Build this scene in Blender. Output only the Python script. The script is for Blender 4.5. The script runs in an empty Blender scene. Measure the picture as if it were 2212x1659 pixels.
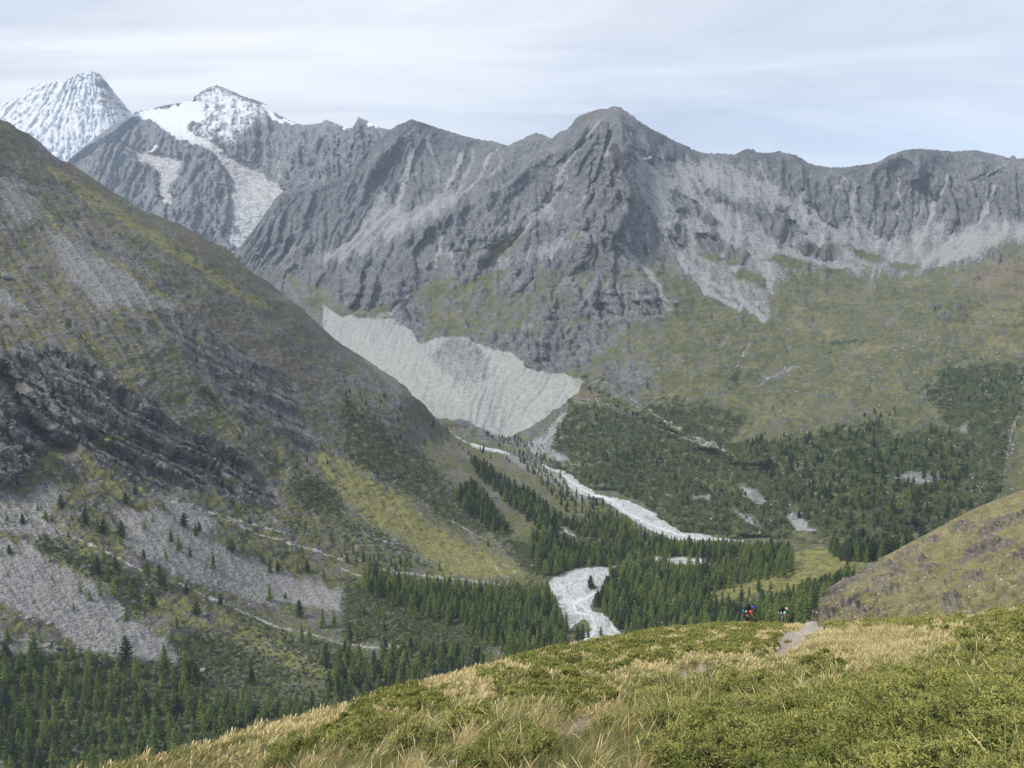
import bpy, bmesh, math, random
import numpy as np
from mathutils import Vector, Matrix, Euler

R = math.radians
random.seed(7)
rng = np.random.default_rng(7)
scene = bpy.context.scene
COL = scene.collection

# ------------------------------------------------------------------ camera
# metres; x to the right, y ahead, z up; the lens is at the origin of the survey
F = 1534.0            # focal length in survey pixels (survey sheet 2212 x 1659)
CX, CY = 1106.0, 829.5
PITCH = math.atan((CY - 594.0) / F)
CP, SP = math.cos(PITCH), math.sin(PITCH)
cam_d = bpy.data.cameras.new('camera')
cam_d.sensor_width = 36.0
cam_d.lens = 36.0 * F / 2212.0
cam_d.clip_start = 0.1
cam_d.clip_end = 60000.0
cam = bpy.data.objects.new('camera', cam_d)
COL.objects.link(cam)
cam.location = (0, 0, 0)
cam.rotation_euler = (math.pi / 2 - PITCH, 0, 0)
scene.camera = cam

# ------------------------------------------------------------------ sky
SUN_EL, SUN_AZ = 50.0, -108.0      # azimuth clockwise from the view direction
SUN_STRENGTH, SUN_ANGLE = 3.0, 12.0
EXPOSURE = 0.62
HAZE_DENSITY = 5.4e-5
world = bpy.data.worlds.new('World')
scene.world = world
world.use_nodes = True
wn, wl = world.node_tree.nodes, world.node_tree.links
wn.clear()
w_out = wn.new('ShaderNodeOutputWorld')
w_bg = wn.new('ShaderNodeBackground')
sky = wn.new('ShaderNodeTexSky')
sky.sky_type = 'NISHITA'
sky.sun_disc = False
sky.sun_elevation = R(SUN_EL)
sky.sun_rotation = R(SUN_AZ)
sky.altitude = 2400.0
sky.air_density = 1.0
sky.dust_density = 1.5
tc = wn.new('ShaderNodeTexCoord')
sep = wn.new('ShaderNodeSeparateXYZ')
wl.new(tc.outputs['Generated'], sep.inputs[0])
def wmath(op, a, b=None, c=None, clamp=False):
    n = wn.new('ShaderNodeMath'); n.operation = op; n.use_clamp = clamp
    for i, v in enumerate((a, b, c)):
        if v is None: continue
        if isinstance(v, (int, float)): n.inputs[i].default_value = v
        else: wl.new(v, n.inputs[i])
    return n.outputs[0]
zz = wmath('MAXIMUM', sep.outputs['Z'], 0.0)
den = wmath('ADD', zz, 0.16)
px_ = wmath('DIVIDE', sep.outputs['X'], den)
py_ = wmath('DIVIDE', sep.outputs['Y'], den)
cmb = wn.new('ShaderNodeCombineXYZ')
wl.new(px_, cmb.inputs[0]); wl.new(py_, cmb.inputs[1])
def wnoise(scale, detail, rough, off, sx=1.0, sy=1.0, dist=0.4):
    mp = wn.new('ShaderNodeMapping')
    mp.inputs['Location'].default_value = off
    mp.inputs['Scale'].default_value = (sx, sy, 1)
    wl.new(cmb.outputs[0], mp.inputs['Vector'])
    n = wn.new('ShaderNodeTexNoise')
    n.inputs['Scale'].default_value = scale
    n.inputs['Detail'].default_value = detail
    n.inputs['Roughness'].default_value = rough
    n.inputs['Distortion'].default_value = dist
    wl.new(mp.outputs[0], n.inputs['Vector'])
    return n.outputs['Fac']
n_big = wnoise(0.55, 4, 0.5, (3.1, 1.7, 0), 0.8, 1.0)
n_mid = wnoise(1.3, 5, 0.55, (7.7, 4.2, 0), 0.55, 1.2, 0.6)
# cloud cover thins towards the east (right of the view)
side = wmath('MULTIPLY_ADD', px_, -0.085, 0.80)
cov = wmath('ADD', side, wmath('MULTIPLY_ADD', n_big, 0.8, -0.4))
cov = wmath('ADD', cov, wmath('MULTIPLY_ADD', n_mid, 0.55, -0.27))
cov = wmath('MINIMUM', wmath('MAXIMUM', cov, 0.06), 0.97)
n_tone = wnoise(0.9, 6, 0.6, (11.3, 8.1, 0), 0.45, 1.6, 0.8)
ramp = wn.new('ShaderNodeValToRGB')
ramp.color_ramp.elements[0].position = 0.36
ramp.color_ramp.elements[0].color = (0.50, 0.525, 0.57, 1)
ramp.color_ramp.elements[1].position = 0.60
ramp.color_ramp.elements[1].color = (0.76, 0.765, 0.77, 1)
wl.new(n_tone, ramp.inputs[0])
blue = wn.new('ShaderNodeMixRGB'); blue.blend_type = 'MULTIPLY'; blue.inputs[0].default_value = 1.0
wl.new(sky.outputs[0], blue.inputs[1])
blue.inputs[2].default_value = (0.105, 0.105, 0.105, 1)
mixc = wn.new('ShaderNodeMixRGB')
wl.new(cov, mixc.inputs[0]); wl.new(blue.outputs[0], mixc.inputs[1]); wl.new(ramp.outputs[0], mixc.inputs[2])
wl.new(mixc.outputs[0], w_bg.inputs[0])
w_bg.inputs[1].default_value = 1.0
wl.new(w_bg.outputs[0], w_out.inputs[0])

# ------------------------------------------------------------------ sun
sun_d = bpy.data.lights.new('sun', 'SUN')
sun_d.energy = SUN_STRENGTH
sun_d.angle = R(SUN_ANGLE)
sun_d.color = (1.0, 0.955, 0.88)
sun = bpy.data.objects.new('sun', sun_d)
COL.objects.link(sun)
_e, _a = R(SUN_EL), R(SUN_AZ)
to_sun = Vector((math.sin(_a) * math.cos(_e), math.cos(_a) * math.cos(_e), math.sin(_e)))
sun.rotation_euler = to_sun.to_track_quat('Z', 'Y').to_euler()
sun.location = (0, 0, 200)

vs = scene.view_settings
vs.view_transform = 'Standard'
vs.look = 'None'
vs.exposure = EXPOSURE
vs.gamma = 1.0
vs.use_curve_mapping = False
scene.render.engine = 'CYCLES'
cy = scene.cycles
cy.use_denoising = True
cy.denoiser = 'OPENIMAGEDENOISE'
cy.denoising_input_passes = 'RGB_ALBEDO_NORMAL'
cy.denoising_prefilter = 'NONE'
cy.max_bounces = 5
cy.diffuse_bounces = 3
cy.glossy_bounces = 1
cy.transmission_bounces = 2
cy.volume_bounces = 0
cy.transparent_max_bounces = 4
cy.caustics_reflective = False
cy.caustics_refractive = False
cy.use_fast_gi = False
cy.sample_clamp_indirect = 4.0

# ------------------------------------------------------------------ noise
_perm = np.random.default_rng(3).permutation(256).astype(np.int32)
_perm = np.concatenate([_perm, _perm, _perm])
_g = np.random.default_rng(5).normal(size=(256, 3)).astype(np.float32)
_g /= np.linalg.norm(_g, axis=1, keepdims=True)
_g *= 1.5

def perlin(x, y, z=0.0):
    x = np.asarray(x, np.float32); y = np.asarray(y, np.float32)
    z = np.broadcast_to(np.asarray(z, np.float32), x.shape)
    xi, yi, zi = np.floor(x), np.floor(y), np.floor(z)
    xf, yf, zf = x - xi, y - yi, z - zi
    xi = xi.astype(np.int32) & 255; yi = yi.astype(np.int32) & 255; zi = zi.astype(np.int32) & 255
    fade = lambda t: t * t * t * (t * (t * 6 - 15) + 10)
    u, v, w = fade(xf), fade(yf), fade(zf)
    def corner(dx, dy, dz):
        h = _perm[_perm[_perm[(xi + dx) & 255] + ((yi + dy) & 255)] + ((zi + dz) & 255)]
        g = _g[h]
        return g[..., 0] * (xf - dx) + g[..., 1] * (yf - dy) + g[..., 2] * (zf - dz)
    if not z.any():
        a = corner(0, 0, 0) * (1 - u) + corner(1, 0, 0) * u
        b = corner(0, 1, 0) * (1 - u) + corner(1, 1, 0) * u
        return a * (1 - v) + b * v
    x00 = corner(0, 0, 0) * (1 - u) + corner(1, 0, 0) * u
    x10 = corner(0, 1, 0) * (1 - u) + corner(1, 1, 0) * u
    x01 = corner(0, 0, 1) * (1 - u) + corner(1, 0, 1) * u
    x11 = corner(0, 1, 1) * (1 - u) + corner(1, 1, 1) * u
    return (x00 * (1 - v) + x10 * v) * (1 - w) + (x01 * (1 - v) + x11 * v) * w

def fbm(x, y, z=0.0, octaves=4, gain=0.5, lac=2.03):
    s, a, n = 0.0, 1.0, 0.0
    for i in range(octaves):
        f = lac ** i
        s = s + a * perlin(x * f + 17.3 * i, y * f - 9.1 * i, (z * f + 5.7 * i) if np.ndim(z) else 0.0)
        n += a; a *= gain
    return s / n

def ridged(x, y, z=0.0, octaves=4, gain=0.55, lac=2.1):
    s, a, n = 0.0, 1.0, 0.0
    prev = 1.0
    for i in range(octaves):
        f = lac ** i
        r = 1.0 - np.abs(perlin(x * f + 31.7 * i, y * f + 11.9 * i, (z * f - 7.3 * i) if np.ndim(z) else 0.0)) * 1.7
        r = np.clip(r, 0, 1) ** 2
        s = s + a * r * prev
        prev = np.clip(r * 1.4, 0, 1)
        n += a; a *= gain
    return s / n

def crag(X, Y, Z, s, tilt=0.3):
    """rock face relief: ribs that run down the fall line and sharp-lipped ledges; about -0.5 .. 0.5"""
    w = fbm(X / (3.0 * s), Y / (3.0 * s), Z / (3.0 * s), 3)
    w2 = fbm(X / (1.1 * s) + 9, Y / (1.1 * s), Z / (1.1 * s), 2)
    rib = 1 - np.abs(fbm((X + 2.2 * s * w) / s, (Y + 2.2 * s * w) / s, Z / (2.6 * s), 4)) * 3.0
    t = (Z + tilt * X) / (0.75 * s) + 1.6 * w + 0.9 * w2
    saw = t - np.floor(t)
    led = smooth(0.0, 0.25, saw) * (1 - 0.75 * saw)
    return 0.62 * (np.clip(rib, -0.3, 1) - 0.45) + 0.55 * (led - 0.5)

def smooth(a, b, x):
    t = np.clip((x - a) / (b - a), 0, 1)
    return t * t * (3 - 2 * t)

# ------------------------------------------------------------------ survey sheets (pixel tiles of the photograph)
def tile(ox, oy):
    return lambda pts: [(ox + 0.3335 * x, oy + 0.3335 * y) for x, y in pts]
c1, c2, c3 = tile(0, 108), tile(737.6, 108), tile(1474.2, 108)
c4, c5, c6 = tile(0, 607), tile(737.6, 607), tile(1474.2, 607)
c7, c8, c9 = tile(0, 1106), tile(737.6, 1106), tile(1474.2, 1106)
def idn(p): return list(p)

def seg_dist(U, V, pts, closed):
    d2 = np.full(U.shape, 1e12, np.float32)
    n = len(pts)
    for i in range(n if closed else n - 1):
        (x0, y0), (x1, y1) = pts[i], pts[(i + 1) % n]
        dx, dy = x1 - x0, y1 - y0
        L = dx * dx + dy * dy + 1e-9
        t = np.clip(((U - x0) * dx + (V - y0) * dy) / L, 0, 1)
        ex, ey = U - (x0 + t * dx), V - (y0 + t * dy)
        d2 = np.minimum(d2, ex * ex + ey * ey)
    return np.sqrt(d2)

def _box(U, V, pts, m):
    xs = [p[0] for p in pts]; ys = [p[1] for p in pts]
    return np.nonzero((U > min(xs) - m) & (U < max(xs) + m) & (V > min(ys) - m) & (V < max(ys) + m))

def inside(U, V, pts):
    c = np.zeros(U.shape, bool)
    n = len(pts)
    for i in range(n):
        (x0, y0), (x1, y1) = pts[i], pts[(i + 1) % n]
        if y0 == y1: continue
        k = ((y0 > V) != (y1 > V)) & (U < (x1 - x0) * (V - y0) / (y1 - y0) + x0)
        c ^= k
    return c

SOFT = 1.0
def area(U, V, pts, soft=4.0):
    """1 inside the outline, 0 outside, soft edge (soft in survey pixels)."""
    soft = soft * SOFT
    out = np.zeros(U.shape, np.float32)
    k = _box(U, V, pts, soft * 1.5)
    if len(k[0]) == 0: return out
    u, v = U[k], V[k]
    d = seg_dist(u, v, pts, True)
    s = np.where(inside(u, v, pts), d, -d)
    out[k] = smooth(-soft, soft, s)
    return out

def line(U, V, pts, w, soft=None):
    """1 along the polyline, falling to 0 at distance w."""
    out = np.zeros(U.shape, np.float32)
    k = _box(U, V, pts, w * 1.6)
    if len(k[0]) == 0: return out
    d = seg_dist(U[k], V[k], pts, False)
    out[k] = 1 - smooth(w * 0.45, w * 1.25, d)
    return out

def cone(U, V, pts, w):
    out = np.zeros(U.shape, np.float32)
    k = _box(U, V, pts, w)
    if len(k[0]) == 0: return out
    d = seg_dist(U[k], V[k], pts, False)
    out[k] = np.clip(1 - d / w, 0, 1)
    return out

# ------------------------------------------------------------------ survey geometry
def ray(u, v):
    x = (np.asarray(u, float) - CX) / F
    y = (CY - np.asarray(v, float)) / F
    # camera looks along (0, CP, -SP); its up axis is (0, SP, CP)
    return x, CP + y * SP, -SP + y * CP

def depth_at_z(u, v, z):
    return z / ray(u, v)[2]

def point(u, v, t):
    x, y, z = ray(u, v)
    return np.stack([x * t, y * t, z * t], -1)

def project(P):
    P = np.asarray(P, float)
    d = P[..., 1] * CP - P[..., 2] * SP
    up = P[..., 1] * SP + P[..., 2] * CP
    return CX + F * P[..., 0] / d, CY - F * up / d, d

class TPS:
    """thin-plate surface through surveyed points, on inverse depth (planes stay planes)."""
    def __init__(self, pts, lam=1e-4):
        p = np.array([(a, b) for a, b, c in pts], float) / 1000.0
        w = 1000.0 / np.array([c for a, b, c in pts], float)
        n = len(p)
        r2 = ((p[:, None] - p[None]) ** 2).sum(-1)
        K = 0.5 * r2 * np.log(r2 + 1e-12) + lam * np.eye(n)
        Pm = np.concatenate([np.ones((n, 1)), p], 1)
        A = np.zeros((n + 3, n + 3)); A[:n, :n] = K; A[:n, n:] = Pm; A[n:, :n] = Pm.T
        self.c = np.linalg.solve(A, np.concatenate([w, np.zeros(3)]))
        self.p = p
    def __call__(self, U, V):
        u = (np.asarray(U) / 1000.0).astype(np.float32); v = (np.asarray(V) / 1000.0).astype(np.float32)
        n = len(self.p)
        s = self.c[n] + self.c[n + 1] * u + self.c[n + 2] * v
        s = s.astype(np.float32)
        for i in range(n):
            r2 = (u - np.float32(self.p[i, 0])) ** 2 + (v - np.float32(self.p[i, 1])) ** 2
            s += np.float32(0.5 * self.c[i]) * r2 * np.log(r2 + np.float32(1e-12))
        return 1000.0 / s

def grid_normals(P):
    du = np.gradient(P, axis=1); dv = np.gradient(P, axis=0)
    n = np.cross(du, dv)
    n /= np.linalg.norm(n, axis=-1, keepdims=True) + 1e-9
    return n

class Layer:
    """A piece of terrain: surveyed front face between a foot line and a crest line, and a far side behind the crest."""
    def __init__(self, top, bottom, x0, x1, step, ctrl, lam=1e-4, rows=None, feather=None):
        self.x0, self.x1 = x0, x1
        nc = int((x1 - x0) / step) + 1
        self.xs = np.linspace(x0, x1, nc)
        yt = np.interp(self.xs, [p[0] for p in top], [p[1] for p in top])
        if feather:
            yt = yt + feather(self.xs)
        yb = np.interp(self.xs, [p[0] for p in bottom], [p[1] for p in bottom])
        yb = np.maximum(yb, yt + 12)
        self.yt, self.yb = yt, yb
        nr = rows or int((yb - yt).max() / step) + 1
        self.nr, self.nc = nr, nc
        t = np.linspace(0, 1, nr)[:, None]
        self.U = np.broadcast_to(self.xs[None], (nr, nc)).astype(np.float32).copy()
        self.V = (yb[None] * (1 - t) + yt[None] * t).astype(np.float32)
        self.tps = TPS(ctrl, lam)
        self.D = self.tps(self.U, self.V).astype(np.float32)
        self.T = np.broadcast_to(t, (nr, nc)).astype(np.float32)
    def base(self):
        self.P = point(self.U, self.V, self.D).astype(np.float32)
        self.N = grid_normals(self.P)
        # point normals towards the camera
        f = (self.N * self.P).sum(-1) > 0
        self.N[f] *= -1
    def push(self, h):
        self.P = self.P + self.N * h[..., None]
    def at(self, u, v):
        u = np.asarray(u, float); v = np.asarray(v, float)
        c = np.clip((u - self.x0) / (self.x1 - self.x0) * (self.nc - 1), 0, self.nc - 1.001)
        ci = c.astype(int); cf = c - ci
        yb = self.yb[ci] * (1 - cf) + self.yb[ci + 1] * cf
        yt = self.yt[ci] * (1 - cf) + self.yt[ci + 1] * cf
        r = np.clip((v - yb) / (yt - yb) * (self.nr - 1), 0, self.nr - 1.001)
        ri = r.astype(int); rf = r - ri
        P = self.P
        a = P[ri, ci] * (1 - cf)[..., None] + P[ri, ci + 1] * cf[..., None]
        b = P[ri + 1, ci] * (1 - cf)[..., None] + P[ri + 1, ci + 1] * cf[..., None]
        return a * (1 - rf)[..., None] + b * rf[..., None]
    def pick(self, arr, u, v):
        u = np.asarray(u, float); v = np.asarray(v, float)
        ci = np.clip(np.round((u - self.x0) / (self.x1 - self.x0) * (self.nc - 1)).astype(int), 0, self.nc - 1)
        ri = np.clip(np.round((v - self.yb[ci]) / (self.yt[ci] - self.yb[ci]) * (self.nr - 1)).astype(int), 0, self.nr - 1)
        return arr[ri, ci]

def blur(a, r):
    """box blur, twice, r cells each way"""
    for _ in range(2):
        for ax in (0, 1):
            p = np.concatenate([np.repeat(a.take([0], ax), r + 1, ax), a, np.repeat(a.take([-1], ax), r, ax)], ax)
            c = np.cumsum(p, axis=ax, dtype=np.float64)
            n = a.shape[ax]
            hi = c.take(range(2 * r + 1, 2 * r + 1 + n), ax); lo_ = c.take(range(0, n), ax)
            a = ((hi - lo_) / (2 * r + 1)).astype(np.float32)
    return a

def drainage(P):
    """log of the ground that drains through each cell (steepest descent on the layer's grid)"""
    Z = P[..., 2]
    nr, nc = Z.shape
    idx = np.arange(nr * nc).reshape(nr, nc)
    best = np.zeros((nr, nc), np.float32); rec = np.full((nr, nc), -1, np.int64)
    for dr in (-1, 0, 1):
        for dc in (-1, 0, 1):
            if dr == 0 and dc == 0: continue
            a = (slice(max(0, -dr), nr - max(0, dr)), slice(max(0, -dc), nc - max(0, dc)))
            b = (slice(max(0, dr), nr - max(0, -dr)), slice(max(0, dc), nc - max(0, -dc)))
            d = P[a] - P[b]
            sl = d[..., 2] / (np.sqrt(d[..., 0] ** 2 + d[..., 1] ** 2) + 1e-6)
            sl = np.minimum(sl, 6.0) * (1.0 if dr == 0 or dc == 0 else 0.96)
            k = sl > best[a]
            best[a] = np.where(k, sl, best[a]); rec[a] = np.where(k, idx[b], rec[a])
    order = np.argsort(-Z, axis=None).tolist(); rl = rec.ravel().tolist(); acc = [1.0] * (nr * nc)
    for i in order:
        r_ = rl[i]
        if r_ >= 0: acc[r_] += acc[i]
    return np.log(np.array(acc, np.float32).reshape(nr, nc))

def erode(ly, depth, iters=3, wide=18):
    """cut branching gullies down the fall lines; depth (metres per log unit) may vary over the layer; returns the last drainage map"""
    for k in range(iters):
        la = blur(np.minimum(drainage(ly.P), 8.0), 1)
        v = 0.35 * la + 0.65 * blur(la, 3)
        v = v - blur(v, wide)
        ly.N = grid_normals(ly.P); f = (ly.N * ly.P).sum(-1) > 0; ly.N[f] *= -1
        ly.push(-depth * np.clip(v, -2.2, 2.2) / iters * smooth(1.0, 0.97, ly.T))
    return la

def link(o, parent=None):
    COL.objects.link(o)
    if parent is not None: o.parent = parent
    return o

def tag(o, label=None, cat=None, group=None, kind=None):
    if label: o['label'] = label
    if cat: o['category'] = cat
    if group: o['group'] = group
    if kind: o['kind'] = kind
    return o

def quick_mesh(name, verts, faces, mats=(), smooth_shade=False, mat_idx=None):
    """verts (n,3); faces (m,3) or (m,4) int array"""
    me = bpy.data.meshes.new(name)
    verts = np.asarray(verts, np.float32); faces = np.asarray(faces, np.int32)
    k = faces.shape[1]
    me.vertices.add(len(verts)); me.vertices.foreach_set('co', verts.ravel())
    me.loops.add(faces.size); me.loops.foreach_set('vertex_index', faces.ravel())
    me.polygons.add(len(faces))
    me.polygons.foreach_set('loop_start', np.arange(0, faces.size, k, dtype=np.int32))
    me.polygons.foreach_set('loop_total', np.full(len(faces), k, np.int32))
    if smooth_shade:
        me.polygons.foreach_set('use_smooth', np.ones(len(faces), bool))
    if mat_idx is not None:
        me.polygons.foreach_set('material_index', np.asarray(mat_idx, np.int32))
    for m in mats: me.materials.append(m)
    me.update(calc_edges=True)
    return me

def add_attr(me, name, arr, kind='FLOAT_COLOR'):
    a = me.attributes.new(name, kind, 'POINT')
    a.data.foreach_set({'FLOAT_COLOR': 'color', 'FLOAT': 'value', 'FLOAT_VECTOR': 'vector', 'INT': 'value'}[kind],
                       np.ascontiguousarray(arr).ravel())

def emit_layer(ly, masks, back, classes, specs):
    """masks: dict of ly-shaped arrays ma(4) mb(4). back: list of (metres behind crest, metres below crest).
    classes: int array over faces of the front, specs: {class: (name, material, label, category)}"""
    nr, nc = ly.nr, ly.nc
    P = ly.P
    MA, MB = masks
    if back:
        crest = P[-1]
        dirs = crest[:, :2] / np.linalg.norm(crest[:, :2], axis=1, keepdims=True)
        rows = []
        for d, h in back:
            q = crest.copy()
            q[:, :2] += dirs * d
            q[:, 2] -= h
            n = fbm(q[:, 0] / (d * 0.8 + 5), q[:, 1] / (d * 0.8 + 5), octaves=3)
            q[:, 2] += n * h * 0.25
            rows.append(q)
        P = np.concatenate([P, np.stack(rows)], 0)
        nb = len(back)
        MA = np.concatenate([MA, np.repeat(MA[-1:], nb, 0)], 0)
        MB = np.concatenate([MB, np.repeat(MB[-1:], nb, 0)], 0)
    else:
        nb = 0
    NR = nr + nb
    idx = np.arange(NR * nc).reshape(NR, nc)
    faces = np.stack([idx[:-1, :-1], idx[:-1, 1:], idx[1:, 1:], idx[1:, :-1]], -1).reshape(-1, 4)
    cl = np.zeros((NR - 1, nc - 1), np.int32)
    if classes is not None:
        cl[:nr - 1] = classes
        if nb: cl[nr - 1:] = classes[-1:]
    cl = cl.ravel()
    V = P.reshape(-1, 3); A = MA.reshape(-1, 4); B = MB.reshape(-1, 4)
    objs = {}
    for k, (name, mat, label, cat) in specs.items():
        f = faces[cl == k]
        if len(f) == 0: continue
        used, inv = np.unique(f.ravel(), return_inverse=True)
        me = quick_mesh(name, V[used], inv.reshape(-1, 4), [mat], True)
        add_attr(me, 'ma', A[used].astype(np.float32))
        add_attr(me, 'mb', B[used].astype(np.float32))
        o = link(bpy.data.objects.new(name, me))
        tag(o, label, cat, kind='structure')
        objs[k] = o
    return objs

# ------------------------------------------------------------------ materials
class NT:
    """small helper round a material's node tree"""
    def __init__(self, name):
        self.m = bpy.data.materials.new(name)
        self.m.use_nodes = True
        self.n, self.l = self.m.node_tree.nodes, self.m.node_tree.links
        self.n.clear()
        self.out = self.n.new('ShaderNodeOutputMaterial')
        self.b = self.n.new('ShaderNodeBsdfPrincipled')
        self.l.new(self.b.outputs[0], self.out.inputs[0])
        self.b.inputs['Roughness'].default_value = 0.95
        self.b.inputs['Specular IOR Level'].default_value = 0.15
    def put(self, sock, v):
        if isinstance(v, (int, float)): sock.default_value = v
        elif isinstance(v, tuple): sock.default_value = (*v, 1) if len(v) == 3 and sock.type == 'RGBA' else v
        else: self.l.new(v, sock)
    def math(self, op, a, b=None, c=None, clamp=False):
        n = self.n.new('ShaderNodeMath'); n.operation = op; n.use_clamp = clamp
        for i, v in enumerate((a, b, c)):
            if v is not None: self.put(n.inputs[i], v)
        return n.outputs[0]
    def mix(self, f, a, b, mode='MIX'):
        n = self.n.new('ShaderNodeMixRGB'); n.blend_type = mode
        self.put(n.inputs[0], f); self.put(n.inputs[1], a); self.put(n.inputs[2], b)
        return n.outputs[0]
    def coord(self):
        return self.n.new('ShaderNodeTexCoord').outputs['Object']
    def mapping(self, vec, scale=(1, 1, 1), rot=(0, 0, 0), loc=(0, 0, 0)):
        n = self.n.new('ShaderNodeMapping')
        n.inputs['Scale'].default_value = scale; n.inputs['Rotation'].default_value = rot; n.inputs['Location'].default_value = loc
        self.l.new(vec, n.inputs['Vector'])
        return n.outputs[0]
    def noise(self, vec, scale, detail=4, rough=0.55, dist=0.0):
        n = self.n.new('ShaderNodeTexNoise')
        n.inputs['Scale'].default_value = scale; n.inputs['Detail'].default_value = detail
        n.inputs['Roughness'].default_value = rough; n.inputs['Distortion'].default_value = dist
        self.l.new(vec, n.inputs['Vector'])
        return n.outputs['Fac']
    def voronoi(self, vec, scale, feature='F1', out='Distance', rnd=1.0):
        n = self.n.new('ShaderNodeTexVoronoi'); n.feature = feature
        n.inputs['Scale'].default_value = scale
        n.inputs['Randomness'].default_value = rnd
        self.l.new(vec, n.inputs['Vector'])
        return n.outputs[out]
    def ramp(self, f, stops):
        n = self.n.new('ShaderNodeValToRGB')
        e = n.color_ramp.elements
        while len(e) < len(stops): e.new(0.5)
        for i, (p, c) in enumerate(stops):
            e[i].position = p; e[i].color = (*c, 1) if len(c) == 3 else c
        self.put(n.inputs[0], f)
        return n.outputs[0]
    def attr(self, name):
        n = self.n.new('ShaderNodeAttribute'); n.attribute_name = name
        s = self.n.new('ShaderNodeSeparateColor')
        self.l.new(n.outputs['Color'], s.inputs[0])
        return s.outputs[0], s.outputs[1], s.outputs[2], n.outputs['Alpha']
    def bump(self, h, strength, dist):
        n = self.n.new('ShaderNodeBump')
        n.inputs['Strength'].default_value = strength; n.inputs['Distance'].default_value = dist
        self.l.new(h, n.inputs['Height'])
        self.l.new(n.outputs[0], self.b.inputs['Normal'])

def terrain_material(name, unit, rock=((0.07, 0.07, 0.075), (0.17, 0.165, 0.165), (0.30, 0.295, 0.29)),
                     scree=((0.20, 0.20, 0.20), (0.36, 0.355, 0.35)),
                     grass=((0.075, 0.085, 0.028), (0.17, 0.165, 0.055)),
                     dry=((0.20, 0.165, 0.06), (0.33, 0.27, 0.11)),
                     shrub=((0.028, 0.042, 0.018), (0.065, 0.085, 0.036)),
                     pale=((0.40, 0.42, 0.41), (0.58, 0.59, 0.58)),
                     snow=((0.70, 0.74, 0.80), (0.86, 0.88, 0.92)),
                     dark=(0.035, 0.034, 0.036), rust=((0.16, 0.095, 0.06), (0.27, 0.19, 0.13)),
                     bump=0.6, strata=None, speckle=0.35):
    """unit: metres that one survey pixel covers on this ground"""
    t = NT(name)
    co = t.coord()
    u = unit
    n1 = t.noise(co, 1 / (60 * u), 5, 0.6, 0.3)
    n2 = t.noise(co, 1 / (9 * u), 5, 0.65, 0.2)
    n3 = t.noise(co, 1 / (2.6 * u), 3, 0.6)
    sv = strata or ((0.3, 0.3, 1.4), (0.5, 0.35, 0))
    st = t.noise(t.mapping(co, sv[0], sv[1]), 1 / (7 * u), 4, 0.65, 0.8)
    vor = t.voronoi(co, 1 / (3.2 * u), out='Color')
    vs_ = t.n.new('ShaderNodeSeparateColor'); t.l.new(vor, vs_.inputs[0]); cell = vs_.outputs[0]
    ma = t.attr('ma'); mb = t.attr('mb')
    f = t.math('MULTIPLY', n1, 0.20)
    f = t.math('MULTIPLY_ADD', n2, 0.12, f)
    f = t.math('MULTIPLY_ADD', st, 0.26, f)
    f = t.math('MULTIPLY_ADD', cell, 0.03, f)
    f = t.math('MULTIPLY_ADD', t.noise(t.mapping(co, (1.0, 1.0, 0.28)), 1 / (4 * u), 5, 0.75, 0.3), 0.37, f)
    f = t.math('MULTIPLY_ADD', t.noise(co, 1 / (1.6 * u), 3, 0.7), 0.22, t.math('SUBTRACT', f, 0.10))
    col = t.ramp(f, [(0.37, rock[0]), (0.48, rock[1]), (0.60, rock[2])])
    def wide(nz): return t.math('MULTIPLY_ADD', nz, 2.3, -0.65, clamp=True)
    n2r, n3r, str_ = n2, n3, st
    n2, n3, st = wide(n2), wide(n3), wide(st)
    fall = wide(t.noise(t.mapping(co, (1.0, 1.0, 0.28)), 1 / (5 * u), 4, 0.65, 0.3))
    def brk(m, nz, k, s):
        a = t.math('MULTIPLY_ADD', nz, k, -0.5 * k)
        a = t.math('ADD', m, a)
        a = t.math('MULTIPLY_ADD', a, s, 0.5 - 0.5 * s, clamp=True)
        return a
    col = t.mix(brk(mb[2], st, 0.8, 2.2), col, dark)
    col = t.mix(t.math('MULTIPLY', brk(mb[3], n2, 0.8, 1.8), 0.85), col, t.mix(n3, *rust))
    sc = t.mix(t.math('MULTIPLY_ADD', cell, 0.30, t.math('MULTIPLY_ADD', fall, 0.45, t.math('MULTIPLY', n1, 0.25))), *scree)
    col = t.mix(brk(ma[1], fall, 1.0, 1.7), col, sc)
    g = t.mix(n2, *grass)
    d = t.mix(n3, *dry)
    g = t.mix(brk(mb[1], n2, 0.6, 1.5), g, d)
    col = t.mix(brk(ma[0], n2, 0.9, 2.0), col, g)
    s = t.mix(n3, *shrub)
    col = t.mix(brk(ma[2], n3, 0.9, 2.2), col, s)
    p = t.mix(t.math('MULTIPLY_ADD', cell, 0.55, t.math('MULTIPLY', n2, 0.45)), *pale)
    col = t.mix(brk(ma[3], n3, 0.5, 2.6), col, p)
    w = t.mix(n2, *snow)
    sn = brk(mb[0], st, 0.75, 2.6)
    col = t.mix(sn, col, w)
    if speckle:
        # loose pale stones lying about
        vd = t.voronoi(t.mapping(co, (1, 1, 1), (0.3, 0.2, 0.9)), 1 / (6.0 * u))
        vcol = t.voronoi(t.mapping(co, (1, 1, 1), (0.3, 0.2, 0.9)), 1 / (6.0 * u), out='Color')
        s2 = t.n.new('ShaderNodeSeparateColor'); t.l.new(vcol, s2.inputs[0])
        stone = t.math('MULTIPLY', t.math('LESS_THAN', vd, 0.16), t.math('GREATER_THAN', s2.outputs[1], 1 - speckle))
        stone = t.math('MULTIPLY', stone, t.math('GREATER_THAN', n1, 0.47))
        stone = t.math('MULTIPLY', stone, t.math('SUBTRACT', 1.0, sn))
        col = t.mix(t.math('MULTIPLY', stone, 0.75), col, scree[1])
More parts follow.
